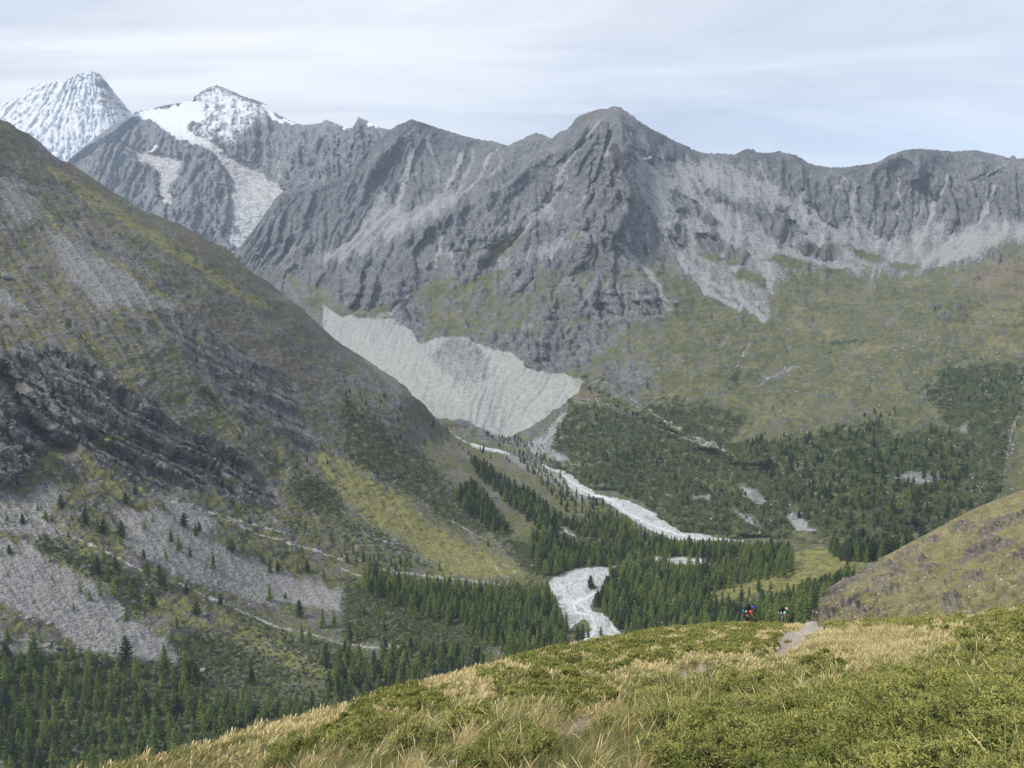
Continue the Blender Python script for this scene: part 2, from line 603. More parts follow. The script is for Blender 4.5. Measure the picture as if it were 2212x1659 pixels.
    t.l.new(col, t.b.inputs['Base Color'])
    if bump:
        h = t.math('MULTIPLY_ADD', n3r, 0.5, t.math('MULTIPLY', str_, 0.8))
        h = t.math('MULTIPLY_ADD', cell, 0.12, h)
        t.bump(h, bump, 2.2 * u)
    return t.m
# ================================================================== terrain
SOFT = 1.6
def warped(ly, amp=5.0, freq=22.0, seed=0.0):
    U, V = ly.U, ly.V
    a = fbm(U / freq + seed, V / freq + 3.3, octaves=4)
    b = fbm(U / freq + 40.2 + seed, V / freq - 8.8, octaves=4)
    a2 = perlin(U / 6.0 + seed, V / 6.0); b2 = perlin(U / 6.0 + 9, V / 6.0 + 4)
    return U + amp * (2.4 * a + 0.6 * a2), V + amp * (2.4 * b + 0.6 * b2)

def stack(*a):
    return np.clip(np.stack(np.broadcast_arrays(*a), -1), 0, 1).astype(np.float32)

def face_class(m):
    return (m[:-1, :-1] + m[1:, :-1] + m[:-1, 1:] + m[1:, 1:]) * 0.25 > 0.5

def lips(across, along, w, seed=0.0, wob=1.2):
    """ledge profile across a rock band: swells outward and breaks off sharply at its lower lip; 0 .. 1"""
    t = across / w + wob * fbm(along / (7 * w) + seed, across / (5 * w), octaves=4) + 0.12 * fbm(along / w, across / w + seed, octaves=2)
    s_ = t - np.floor(t)
    return s_ ** 1.4 * smooth(1.0, 0.9, s_)

# ------------------------------------------------------------------ far snow mountain
topA = [(-260, 330), (-120, 285), (-40, 250), (0, 233), (8, 222), (22, 220), (30, 208), (44, 207), (56, 206), (60, 193), (84, 181), (104, 179),
        (120, 177), (140, 178), (152, 168), (168, 160), (186, 157), (197, 154), (208, 157), (216, 160), (226, 172), (240, 190), (252, 206), (268, 224), (284, 245),
        (320, 300), (420, 380)]
A = Layer(topA, [(-260, 520), (420, 520)], -260, 420, 1.7,
          [(-260, 330, 7600), (0, 233, 7700), (100, 180, 7500), (197, 155, 7300), (284, 245, 7200), (420, 380, 7400), (-260, 520, 6500), (0, 470, 6400),
           (130, 400, 6500), (230, 330, 6700), (300, 420, 6600), (420, 520, 6500), (110, 270, 7050), (60, 330, 6700), (180, 240, 7000)],
          feather=lambda x: 3 * perlin(x / 5.0, x * 0) + 2 * perlin(x / 2.2, x * 0 + 3))
phi = np.arctan2(A.U - 197, A.V - 60)
rr = np.hypot(A.U - 197, A.V - 60)
rib = ridged(phi * 16, rr / 60, octaves=4)
A.D -= 70 * (rib - 0.35)
A.D -= 260 * cone(A.U, A.V, [(197, 150), (215, 200), (255, 260), (285, 300)], 40)
A.base()
X, Y, Z = [A.P[..., i] for i in range(3)]
r1 = ridged(X / 420, Y / 420, Z / 320, 5)
A.push((30 * crag(X, Y, Z, 300, 0.2) + 24 * fbm(X / 90, Y / 90, Z / 250, 4)) * smooth(1.0, 0.93, A.T))
Uw, Vw = warped(A, 6, 20)
laA = erode(A, 19.0, 3, 18)
holA = blur(laA, 2) - blur(laA, 22)
sn = 0.78 + 0.55 * fbm((A.U + 0.4 * A.V) / 40, (A.V - 0.25 * A.U) / 9, octaves=5) + 0.22 * np.clip(holA, -1.2, 1.2) + 0.1 * smooth(200, 330, A.V)
sn -= 0.38 * area(Uw, Vw, c1([(600, 200), (640, 150), (720, 250), (830, 380), (850, 420), (760, 430), (640, 330), (600, 320), (680, 270), (600, 230)]), 8)
sn -= 0.16 * area(Uw, Vw, c1([(440, 190), (560, 130), (640, 200), (620, 320), (520, 260), (420, 220)]), 10)
sn += 0.7 * area(Uw, Vw, c1([(370, 290), (470, 300), (510, 400), (500, 470), (420, 470), (330, 400)]), 8)
sn += 0.5 * area(Uw, Vw, c1([(80, 470), (160, 430), (230, 480), (240, 560), (150, 520)]), 6)
z0 = np.zeros_like(A.U)
m_snow = terrain_material('snow_mountain_rock', 4.8, rock=((0.03, 0.033, 0.04), (0.085, 0.088, 0.095), (0.20, 0.20, 0.21)),
                          snow=((0.50, 0.54, 0.60), (0.72, 0.74, 0.775)), speckle=0, bump=0.7)
rust = 0.75 * area(Uw, Vw, c1([(610, 300), (700, 260), (840, 400), (850, 430), (740, 420), (640, 340)]), 10)
emit_layer(A, (stack(z0, z0, z0, z0), stack(sn, z0, z0, rust)), [(80, 40), (250, 160), (600, 450), (1200, 1000)], None,
           {0: ('snow_mountain', m_snow, 'farthest snow-covered pointed peak at the upper left', 'mountain')})

# ------------------------------------------------------------------ second snow mountain with its glaciers
topB = [(60, 470), (110, 395), (150, 343), (185, 315), (215, 290), (245, 268), (285, 252), (292, 243), (297, 240), (330, 234), (350, 229), (375, 224), (395, 222),
        (415, 214), (425, 205), (440, 195), (452, 189), (468, 184), (482, 189), (500, 196), (520, 206), (545, 214), (560, 219), (574, 224), (584, 238), (600, 247),
        (630, 262), (655, 270), (680, 268), (694, 265), (702, 259), (715, 262), (735, 271), (752, 276), (760, 277), (766, 268), (774, 252), (782, 256),
        (795, 262), (815, 272), (838, 280), (880, 275), (960, 300), (1100, 330)]
B = Layer(topB, [(60, 640), (400, 640), (700, 640), (1100, 560)], 60, 1100, 1.9,
          [(60, 470, 5600), (150, 343, 5300), (285, 250, 5700), (350, 229, 5700), (470, 186, 5300), (584, 238, 5100), (690, 266, 4700), (774, 254, 4400), (890, 265, 4300), (1100, 330, 4200),
           (60, 640, 4700), (220, 400, 4850), (300, 400, 4950), (330, 330, 5150), (400, 430, 4550), (430, 500, 4350), (300, 500, 4500), (510, 520, 4250), (540, 430, 4600),
           (560, 380, 4800), (480, 320, 5050), (420, 260, 5350), (600, 400, 4500), (650, 380, 4250), (640, 320, 4450), (540, 270, 4900), (700, 400, 4000), (500, 600, 4000), (700, 600, 3800),
           (860, 400, 3950), (1000, 560, 3900), (1100, 560, 3900), (250, 300, 5350), (350, 360, 5000)],
          feather=lambda x: (2.5 * perlin(x / 5.0, x * 0 + 7) + 2.0 * perlin(x / 2.4, x * 0 + 3)) * np.where((x > 295) & (x < 420), 0.15, 1))
glac1 = c1([(850, 425), (900, 390), (1060, 370), (1260, 310), (1290, 330), (1320, 400), (1310, 480), (1230, 460), (1200, 500), (1230, 530), (1330, 570), (1420, 620),
            (1440, 660), (1530, 710), (1640, 740), (1700, 780), (1760, 850), (1840, 910), (1800, 980), (1760, 1050), (1700, 1130), (1640, 1210), (1530, 1290), (1440, 1220), (1440, 1180), (1480, 1080),
            (1490, 980), (1500, 880), (1470, 800), (1440, 740), (1400, 700), (1340, 640), (1250, 620), (1150, 580), (1050, 510), (980, 450), (900, 430)])
glac2 = c1([(750, 570), (830, 620), (920, 650), (960, 660), (1050, 680), (1130, 690), (1170, 710), (1160, 760), (1140, 820), (1100, 880), (1090, 950), (1110, 990), (1060, 1000), (1020, 950),
            (1000, 900), (1020, 850), (1010, 790), (960, 740), (900, 700), (830, 640), (770, 600)])
Ux, Vx = B.U, B.V
wu = 22 * fbm(Ux / 70, Vx / 70, octaves=4) + 6 * fbm(Ux / 16, Vx / 16, octaves=3)
ribs = ridged((Ux + wu + 0.35 * (Vx - 240) * smooth(520, 380, Ux)) / 36, Vx / 110, octaves=6, gain=0.6)
Uw, Vw = warped(B, 4, 18, 2.0)
ice = np.maximum(area(Uw, Vw, glac1, 3), area(Uw, Vw, glac2, 3))
B.D -= 80 * (ribs - 0.35) * (1 - ice) * smooth(1.0, 0.9, B.T)
B.D -= 60 * cone(Ux, Vx, c1([(850, 430), (1000, 520), (1170, 610), (1250, 640), (1330, 700), (1400, 760), (1460, 860)]), 26) * (1 - ice)
B.D += 60 * ice
B.D -= 130 * cone(Ux, Vx, c1([(850, 430), (720, 540), (560, 620), (430, 700)]), 18)
B.base()
X, Y, Z = [B.P[..., i] for i in range(3)]
r1 = ridged(X / 260, Y / 260, Z / 200, 5)
r2 = ridged(X / 60, Y / 60, Z / 45, 3)
crev = ridged(Ux / 24 + 3, (Vx - 0.25 * Ux) / 5.5, octaves=3)
B.push(((16 * crag(X, Y, Z, 200, -0.3) + 14 * fbm(X / 60, Y / 60, Z / 200, 4)) * (1 - ice) + ice * (30 * (crev - 0.5) * smooth(250, 330, Vx) + 5 * fbm(X / 40, Y / 40, Z / 40, 2))) * smooth(1.0, 0.94, B.T))
laB = erode(B, 25.0 * (1 - ice), 3, 18)
peakb = area(Uw, Vw, c1([(1270, 290), (1400, 220), (1500, 260), (1660, 340), (1720, 360), (1760, 430), (1700, 470), (1650, 520), (1560, 500), (1480, 580), (1400, 560), (1320, 590), (1220, 510), (1330, 480)]), 14)
holB = blur(laB, 2) - blur(laB, 22)
snb = 0.05 + 0.66 * peakb + 0.25 * peakb * np.clip(holB, -1.2, 1.2) + 0.42 * fbm(Ux / 7, Vx / 14, octaves=4) * (0.25 + peakb) + 0.25 * peakb * (smooth(1.0, 4.0, laB) - 0.5)
snb += 0.9 * area(Uw, Vw, c1([(1700, 340), (1790, 430), (1960, 485), (1830, 470), (1740, 420)]), 3)
snb += 0.9 * area(Uw, Vw, [(800, 262), (840, 280), (790, 272)], 2) + 0.9 * area(Uw, Vw, [(736, 268), (762, 278), (740, 277)], 2)
snb += 0.9 * area(Uw, Vw, c1([(1210, 320), (1290, 310), (1310, 420), (1300, 470), (1240, 400)]), 6)
for q in ([(940, 650), (1000, 630), (1050, 640), (960, 660)], [(1000, 550), (1040, 560), (1010, 556)], [(1450, 960), (1480, 950), (1470, 975)]):
    snb += 0.7 * area(Uw, Vw, c1(q), 3)
z0 = np.zeros_like(Ux)
gl = ice > 0.5
scr = 0.18 + 0.25 * fbm(Ux / 20, Vx / 30, octaves=3) + 0.6 * smooth(2.2, 4.8, laB)
m_b = terrain_material('high_ridge_rock', 3.2, rock=((0.04, 0.045, 0.055), (0.105, 0.113, 0.127), (0.22, 0.23, 0.24)), scree=((0.20, 0.205, 0.21), (0.34, 0.345, 0.35)),
                       snow=((0.50, 0.54, 0.60), (0.72, 0.74, 0.775)), speckle=0, bump=0.8, strata=((0.4, 0.4, 1.1), (0.4, -0.5, 0.3)))
tg = NT('glacier_ice')
co = tg.coord()
n1 = tg.noise(tg.mapping(co, (1, 1, 2.2), (0.5, 0.2, 0)), 1 / 34.0, 6, 0.7, 1.2)
n2 = tg.noise(co, 1 / 220.0, 4, 0.6, 0.5)
n3 = tg.noise(tg.mapping(co, (0.5, 1, 1.5), (0.3, 0.6, 0.5)), 1 / 14.0, 4, 0.7, 0.6)
ic = tg.ramp(n1, [(0.38, (0.11, 0.125, 0.14)), (0.50, (0.33, 0.36, 0.385)), (0.66, (0.60, 0.625, 0.65))])
pk = tg.ramp(n3, [(0.35, (0.30, 0.275, 0.265)), (0.6, (0.56, 0.50, 0.48))])
ma = tg.attr('ma'); mb = tg.attr('mb')
ic = tg.mix(tg.math('MULTIPLY', mb[3], tg.math('MULTIPLY_ADD', n2, 2.0, -0.35, clamp=True)), ic, pk)
ic = tg.mix(mb[0], ic, tg.mix(n1, (0.56, 0.59, 0.63), (0.74, 0.755, 0.78)))
ic = tg.mix(tg.math('MULTIPLY', tg.math('GREATER_THAN', tg.math('ADD', mb[2], tg.math('MULTIPLY_ADD', n1, 0.6, -0.3)), 0.5), 0.9), ic, (0.13, 0.135, 0.14))
tg.l.new(ic, tg.b.inputs['Base Color'])
tg.b.inputs['Roughness'].default_value = 0.7
tg.bump(tg.math('ADD', n1, n3), 0.6, 9.0)
isn = smooth(330, 290, Vx + 12 * fbm(Ux / 20, Vx / 20)) * 0.9
pink = smooth(290, 330, Vx) * smooth(480, 430, Vx) * (0.6 + 0.8 * fbm(Ux / 22, Vx / 14, octaves=3))
rkg = area(Uw, Vw, c1([(1500, 1150), (1540, 1140), (1560, 1180), (1520, 1200)]), 3)
emit_layer(B, (stack(z0, scr, z0, z0), stack(np.where(gl, isn, snb), z0, rkg, np.where(gl, pink, 0))), [(60, 40), (200, 160), (500, 420), (1100, 950)],
           face_class(gl.astype(np.float32)).astype(np.int32),
           {0: ('mountain_ridge', m_b, 'snow-dusted grey rock mountain and ridge behind the glacier', 'mountain'),
            1: ('glacier', tg.m, 'white crevassed glacier tongues hanging between dark rock walls', 'glacier')})

# ------------------------------------------------------------------ central massif, moraine and the slopes of the far side
topC = [(380, 720), (440, 600), (500, 546), (522, 530), (545, 498), (562, 476), (580, 450), (596, 428), (606, 419), (640, 408), (700, 396), (742, 380), (775, 345), (800, 312), (828, 292), (858, 270), (876, 264), (888, 257), (902, 262),
        (925, 269), (952, 278), (985, 288), (1010, 296), (1040, 302), (1066, 305), (1090, 313), (1100, 315), (1112, 307), (1130, 300), (1145, 292), (1156, 287), (1172, 290), (1192, 300), (1199, 293), (1212, 283),
        (1224, 281), (1236, 268), (1246, 253), (1258, 247), (1280, 240), (1300, 234), (1312, 235), (1326, 229), (1340, 232), (1352, 240), (1366, 250), (1380, 262), (1400, 274), (1424, 287), (1450, 300), (1474, 312),
        (1500, 324), (1522, 331), (1560, 332), (1588, 334), (1600, 327), (1612, 321), (1626, 323), (1640, 330), (1664, 330), (1684, 325), (1700, 331), (1722, 336), (1744, 350), (1766, 358), (1790, 361), (1830, 361),
        (1852, 357), (1880, 354), (1902, 347), (1924, 334), (1950, 325), (1986, 321), (2024, 323), (2060, 327), (2110, 324), (2136, 331), (2160, 335), (2180, 342), (2190, 335), (2196, 344), (2230, 340), (2300, 330), (2420, 345), (2560, 330)]
botC = [(380, 900), (700, 960), (900, 1010), (1100, 1040), (1290, 1100), (1450, 1170), (1600, 1215), (1800, 1240), (2560, 1260)]
ctlC = [(950, 902, 1840), (1040, 950, 1665), (1120, 985, 1530), (1200, 1005, 1450), (1290, 1060, 1275), (1450, 1128, 1118), (1600, 1163, 1052), (1750, 1172, 1005), (1900, 1185, 960), (2100, 1195, 920), (2400, 1200, 900),
        (700, 960, 2100), (900, 1010, 1850), (1290, 1100, 1330), (1600, 1215, 1110), (2000, 1240, 1000), (2560, 1260, 980),
        (1100, 942, 1690), (1000, 885, 1800), (890, 850, 1990), (1260, 828, 1840), (1150, 790, 1980), (1045, 757, 2150), (900, 720, 2400), (690, 655, 2800), (800, 800, 2250), (700, 740, 2550),
        (1330, 860, 1720), (1400, 905, 1580), (1540, 965, 1420), (1250, 920, 1620), (1400, 1000, 1400), (1500, 1060, 1260),
        (1700, 1060, 1190), (2000, 1060, 1090), (2212, 1040, 1060), (1700, 950, 1390), (2000, 950, 1260), (2200, 930, 1250), (1700, 880, 1560), (2000, 870, 1420), (1500, 860, 1680), (1420, 840, 1750),
        (1700, 800, 1800), (2100, 800, 1600), (1500, 760, 1920), (1700, 700, 2060), (2100, 700, 1830), (1500, 640, 2250), (1700, 620, 2280), (1900, 610, 2240), (2060, 600, 2080), (2200, 560, 1980), (2400, 480, 1900),
        (1900, 565, 2480), (1950, 500, 2680), (2050, 540, 2400), (1950, 322, 2850), (1780, 360, 3000), (1620, 322, 3020), (2212, 345, 2680), (2400, 340, 2500), (2560, 330, 2400), (2100, 420, 2700), (1780, 450, 2780), (2200, 480, 2300),
        (1326, 229, 3000), (1345, 400, 2640), (1345, 320, 2780), (1290, 500, 2520), (1290, 650, 2290), (1250, 760, 2080), (1400, 560, 2450), (1480, 470, 2680), (1500, 400, 2850), (1600, 470, 2700), (1450, 350, 2950), (1700, 540, 2520), (1180, 640, 2400),
        (1200, 430, 2900), (1080, 500, 2820), (950, 560, 2760), (850, 480, 3280), (760, 520, 3200), (680, 560, 3080), (888, 257, 3720), (1050, 302, 3680), (1156, 287, 3350), (950, 400, 3450), (1100, 400, 3150), (950, 480, 2950), (700, 610, 2920), (606, 421, 3500),
        (540, 505, 3350), (650, 480, 3330), (742, 380, 3620), (800, 620, 2720), (1000, 660, 2480), (1100, 700, 2280), (560, 600, 3150), (400, 720, 2900)]
C = Layer(topC, botC, 380, 2560, 2.3, ctlC,
          feather=lambda x: 2.4 * perlin(x / 7.0, x * 0 + 2) + 1.7 * perlin(x / 3.0, x * 0 + 11))
U, V = C.U, C.V
Uw, Vw = warped(C, 5, 26, 4.0)
Uf, Vf = warped(C, 2.2, 12, 14.0)

# --- cover
moraine_pts = c5([(-120, 160), (0, 232), (60, 215), (110, 242), (230, 246), (330, 240), (380, 290), (455, 320), (488, 392), (530, 412), (580, 385), (650, 365), (720, 355), (800, 370), (900, 405), (930, 430), (1000, 458),
                  (1085, 458), (1200, 540), (1290, 580), (1350, 605), (1450, 615), (1510, 640), (1568, 660), (1530, 725), (1400, 830), (1250, 930), (1120, 1000), (1060, 1020), (960, 985), (870, 945), (780, 905),
                  (620, 890), (500, 800), (440, 740), (-120, 400)])
moraine = area(U * 0.6 + Uf * 0.4, V * 0.6 + Vf * 0.4, moraine_pts, 2.5)
mor_rock = area(Uw, Vw, c5([(560, 470), (640, 400), (720, 360), (830, 370), (910, 420), (950, 500), (960, 560), (1030, 590), (880, 690), (780, 700), (700, 630), (600, 570)]), 7)
mor_foot = area(Uw, Vw, c5([(480, 770), (640, 780), (760, 830), (900, 920), (960, 990), (850, 940), (620, 890), (520, 840)]), 5)

Us = Uw + 7 * fbm(U / 9, V / 9, octaves=3); Vs = Vw + 26 * fbm((U + 0.2 * V) / 7, V / 90, octaves=3)
scree = np.zeros_like(U)
for pts in (c2([(-180, 1330), (0, 1250), (100, 1180), (150, 1080), (230, 1020), (290, 990), (420, 1020), (600, 970), (720, 900), (780, 930), (700, 1030), (560, 1090), (480, 1150), (280, 1240), (250, 1300), (100, 1345), (0, 1355), (-100, 1370)]),
            c2([(850, 1165), (1050, 1145), (1250, 1020), (1390, 930), (1400, 970), (1330, 1060), (1200, 1150), (1000, 1172)]),
            c2([(1240, 1190), (1222, 1260), (1262, 1292), (1400, 1232), (1560, 1200), (1700, 1180), (1560, 1235), (1350, 1320), (1150, 1382), (960, 1405), (1000, 1372), (1120, 1340), (1230, 1290)]),
            c2([(700, 1270), (660, 1380), (800, 1345), (900, 1330), (780, 1372)]),
            [(1362, 335), (1400, 345), (1470, 345), (1560, 350), (1620, 375), (1690, 405), (1740, 445), (1800, 475), (1830, 480), (1900, 508), (1930, 512), (1990, 480), (2060, 500), (2130, 472), (2212, 478), (2300, 470), (2300, 500), (2110, 520),
             (2050, 560), (1990, 588), (1900, 590), (1800, 572), (1720, 578), (1690, 600), (1660, 640), (1668, 690), (1620, 668), (1540, 640), (1490, 600), (1460, 560), (1436, 520), (1420, 480), (1385, 430), (1368, 390)],
            c3([(1370, 1190), (1480, 1170), (1600, 1130), (1720, 1070), (1720, 1160), (1800, 1200), (1890, 1170), (1970, 1140), (2050, 1180), (2150, 1130), (2400, 1120), (2400, 1190), (2050, 1270), (1900, 1350), (1750, 1410), (1600, 1400), (1450, 1380), (1330, 1340), (1300, 1260)]),
            c5([(1700, 10), (1800, 40), (2000, 90), (2150, 130), (2050, 110), (1850, 100)]), c5([(1150, 310), (1200, 260), (1280, 240), (1240, 300), (1170, 330)])):
    scree = np.maximum(scree, area(Us, Vs, pts, 9))
for pts, w in ((c2([(1390, 940), (1300, 1040), (1230, 1130), (1100, 1260), (925, 1418)]), 5), (c2([(650, 1190), (630, 1300), (600, 1412)]), 5), (c2([(860, 640), (840, 740), (780, 900), (730, 950)]), 5),
               (c2([(1480, 700), (1420, 800), (1390, 900), (1370, 980)]), 4), (c3([(1390, 830), (1390, 950), (1405, 1080), (1380, 1180)]), 5), (c3([(1995, 950), (1950, 1080), (1890, 1180), (1800, 1260), (1720, 1370)]), 9),
               (c3([(1560, 980), (1530, 1060), (1480, 1160)]), 4), (c3([(790, 860), (770, 970), (870, 1060), (930, 1130)]), 5), (c3([(1060, 1100), (1230, 1170), (1300, 1240), (1440, 1350)]), 8),
               (c3([(1000, 900), (1050, 840), (1010, 880)]), 3), (c3([(60, 770), (120, 850), (190, 950)]), 3), (c3([(1180, 960), (1230, 1100), (1250, 1170)]), 4),
               (c3([(2130, 720), (1980, 800), (1860, 860)]), 4), (c2([(1000, 640), (1050, 720), (960, 820)]), 3), (c2([(560, 560), (600, 700), (640, 860)]), 5), (c2([(420, 560), (440, 700), (380, 850)]), 4),
               (c5([(430, 90), (340, 190), (250, 240)]), 7), (c5([(350, 190), (350, 250), (450, 320)]), 4), (c6([(230, 440), (290, 370)]), 3), (c6([(480, 690), (560, 640), (760, 540)]), 3), (c6([(430, 430), (400, 490)]), 4)):
    scree = np.maximum(scree, 0.95 * line(Uw, Vw, pts, w))
island = np.zeros_like(U)
heath_is = np.zeros_like(U)
for q in ([(300, 980), (420, 980), (600, 1050), (720, 1110), (775, 1180), (690, 1240), (620, 1240), (560, 1190), (420, 1080), (330, 1040)], [(690, 1270), (800, 1240), (1000, 1270), (1025, 1330), (960, 1370), (800, 1320)],
          [(-60, 900), (0, 925), (100, 990), (250, 1130), (200, 1142), (80, 1085), (-40, 1040)], [(80, 1200), (200, 1165), (280, 1240), (270, 1300), (170, 1325), (100, 1285)], [(300, 1250), (440, 1330), (430, 1385), (300, 1402), (270, 1330)],
          [(200, 870), (300, 960), (220, 995), (160, 940)], [(870, 1020), (960, 1050), (1025, 1110), (1000, 1152), (900, 1085)], [(-60, 1110), (40, 1170), (30, 1250), (-40, 1300), (-100, 1230)], [(1030, 1265), (1100, 1280), (1110, 1310), (1040, 1290)],
          [(600, 1000), (690, 1030), (680, 1060), (610, 1030)], [(1240, 1130), (1380, 1120), (1370, 1200), (1310, 1232), (1260, 1190)]):
    island = np.maximum(island, area(Uw, Vw, c3(q), 4))
for q in ([(330, 1430), (450, 1430), (540, 1490), (530, 1535), (420, 1500), (330, 1450)], [(560, 1330), (700, 1350), (825, 1390), (760, 1412), (640, 1400), (550, 1370)], [(1100, 1290), (1250, 1310), (1315, 1372), (1250, 1382), (1110, 1330)],
          [(1330, 1380), (1480, 1390), (1565, 1412), (1500, 1435), (1350, 1412)], [(100, 1320), (220, 1320), (260, 1370), (160, 1360)]):
    heath_is = np.maximum(heath_is, area(Uw, Vw, c3(q), 4))
streaks = np.zeros_like(U)
for pts, w in (([(1366, 322), (1410, 368), (1480, 410), (1530, 452), (1600, 512), (1680, 542), (1770, 566), (1860, 582)], 7), ([(1362, 340), (1380, 400), (1420, 470), (1450, 530), (1480, 580), (1540, 640), (1600, 668)], 8), ([(1400, 345), (1450, 400), (1500, 470), (1560, 520), (1620, 560)], 5),
               ([(1440, 345), (1520, 400), (1600, 440), (1680, 480), (1760, 520), (1840, 560)], 6), ([(1560, 350), (1640, 400), (1720, 450), (1800, 500), (1900, 560)], 6), ([(1480, 560), (1520, 600), (1590, 640), (1650, 690)], 9), ([(1300, 260), (1230, 340), (1190, 420), (1120, 500)], 4), ([(1320, 300), (1290, 380), (1250, 450)], 4),
               ([(1330, 520), (1400, 590), (1440, 650)], 6), ([(1000, 330), (960, 420), (900, 470), (840, 500)], 5), ([(900, 280), (880, 380), (860, 440), (820, 480)], 6), ([(1060, 330), (1040, 380), (980, 440)], 4), ([(830, 420), (800, 470), (760, 520), (700, 560)], 8),
               ([(1640, 350), (1660, 400), (1700, 440)], 4), ([(1850, 400), (1840, 450), (1850, 500)], 5), ([(2050, 380), (2020, 440), (2000, 500)], 5), ([(2150, 400), (2130, 460)], 6), ([(1920, 520), (1930, 570)], 5), ([(1980, 500), (1990, 570)], 4), ([(2060, 500), (2030, 570)], 5)):
    streaks = np.maximum(streaks, line(Us, Vw, pts, w))
scree = np.maximum(0.72 * scree, 0.95 * streaks) * (1 - island) * (1 - heath_is)

# how alpine turf takes over down-slope: left flank stays rocky, right flank is smooth alp
nz = fbm(U / 60, V / 34, octaves=5) * 1.2
low = smooth(520, 690, V + 125 * nz + 62 * smooth(1380, 1520, U))
leftflank = smooth(1480, 1360, U + 30 * nz)
nz2 = fbm(Uw / 26 + 8, Vw / 13, octaves=5) * 1.5
grass = low * (0.62 + 0.50 * nz2) * leftflank + low * (0.84 + 0.60 * nz2) * (1 - leftflank)
for q in ([(960, 1280), (1080, 1200), (1200, 1150), (1150, 1250), (1000, 1360), (930, 1300), (800, 1300)], [(1450, 1210), (1560, 1170), (1700, 1130), (1640, 1200), (1480, 1240)], [(540, 1540), (640, 1500), (720, 1480), (680, 1560), (560, 1600)],
          [(720, 1310), (900, 1290), (1000, 1230), (900, 1330), (780, 1330)], [(930, 1440), (1200, 1390), (1000, 1470), (820, 1560), (700, 1560)]):
    grass = np.maximum(grass, 0.95 * area(Uw, Vw, c2(q), 6))
cliffs = np.zeros_like(U)
for q, f in (([(150, 0), (420, 0), (560, 300), (520, 420), (400, 300), (350, 240), (380, 160), (200, 100)], c5), ([(600, 340), (900, 400), (950, 330), (1100, 330), (1280, 330), (1500, 270), (1900, 260), (1750, 420), (1650, 470), (1550, 560), (1400, 590), (1200, 540), (1100, 450), (920, 430)], c5),
             ([(1300, 170), (1700, 60), (2050, 60), (2200, 130), (2100, 260), (1800, 260), (1500, 260), (1280, 280)], c5), ([(0, 1400), (300, 1380), (600, 1420), (560, 1500), (420, 1600), (300, 1658), (0, 1658)], c2),
             ([(660, 1180), (900, 1170), (1000, 1180), (1000, 1260), (740, 1300), (680, 1240)], c2), ([(1230, 1250), (1250, 1190), (1400, 1130), (1700, 1060), (1760, 1100), (1640, 1180), (1480, 1190), (1260, 1295)], c2),
             ([(1700, 590), (1850, 560), (2000, 600), (2010, 690), (1850, 740), (1780, 680)], c5), ([(1680, 570), (1800, 520), (1960, 510), (1900, 560), (1720, 600)], c5)):
    cliffs = np.maximum(cliffs, area(Uw, Vw, f(q), 8))
grass = grass * (1 - 0.62 * cliffs)
grass = grass * (1 - 0.9 * scree)
grass = np.maximum(grass, 0.9 * heath_is) * (1 - moraine)
dry = 0.22 + 0.35 * fbm(U / 50 + 5, V / 24, octaves=4) * 1.4
for q, f, a in (([(900, 320), (930, 300), (1000, 330), (1080, 360), (960, 390), (920, 400)], c6, 0.8), ([(980, 470), (1150, 430), (1350, 430), (1370, 470), (1100, 470)], c6, 0.8), ([(700, 270), (760, 250), (810, 330), (800, 390), (740, 330)], c6, 0.7),
                ([(400, 250), (560, 260), (430, 235)], c6, 0.7), ([(890, 100), (1150, 150), (1000, 150), (900, 130)], c6, 0.8), ([(1800, 150), (2212, 120), (2212, 330), (2050, 300), (1900, 280)], c6, 0.45), ([(1940, 380), (2100, 360), (2212, 420), (2212, 490), (2000, 440)], c6, 0.6),
                ([(380, 820), (560, 760), (760, 740), (920, 745), (870, 800), (780, 870), (600, 930), (420, 1010), (300, 1030), (430, 930)], c6, 0.45), ([(-330, 780), (-120, 740), (-20, 690), (120, 690), (0, 730), (-60, 780), (-200, 820)], c6, 0.6), ([(1300, 660), (1440, 700), (1440, 760), (1240, 740)], c6, 0.5),
                ([(1050, 1190), (1200, 1150), (1080, 1290), (960, 1360)], c2, 0.5)):
    dry = np.maximum(dry, a * area(Uw, Vw, f(q), 8))
rust = 0.55 * smooth(0.0, 0.5, fbm(U / 70 + 3, V / 40 + 9, octaves=3)) * low
rust = np.maximum(rust, 0.75 * area(Uw, Vw, c3([(1740, 1540), (1900, 1390), (2100, 1340), (2400, 1300), (2400, 1658), (2000, 1640)]), 14))
rust = np.maximum(rust, 0.6 * area(Uw, Vw, c6([(870, 830), (960, 780), (1080, 800), (1080, 890), (900, 910)]), 8))
rust = np.maximum(rust, 0.6 * area(Uw, Vw, c6([(500, 950), (640, 920), (720, 960), (620, 1040), (450, 1010)]), 8))
rust = np.maximum(rust, 0.4 * area(Uw, Vw, c2([(1500, 450), (1650, 380), (1830, 400), (1700, 430), (1560, 470)]), 5))
rust = np.maximum(rust, 0.8 * area(Uw, Vw, c5([(1420, 820), (1570, 660), (1640, 700), (1750, 770), (1560, 780), (1480, 850)]), 5))
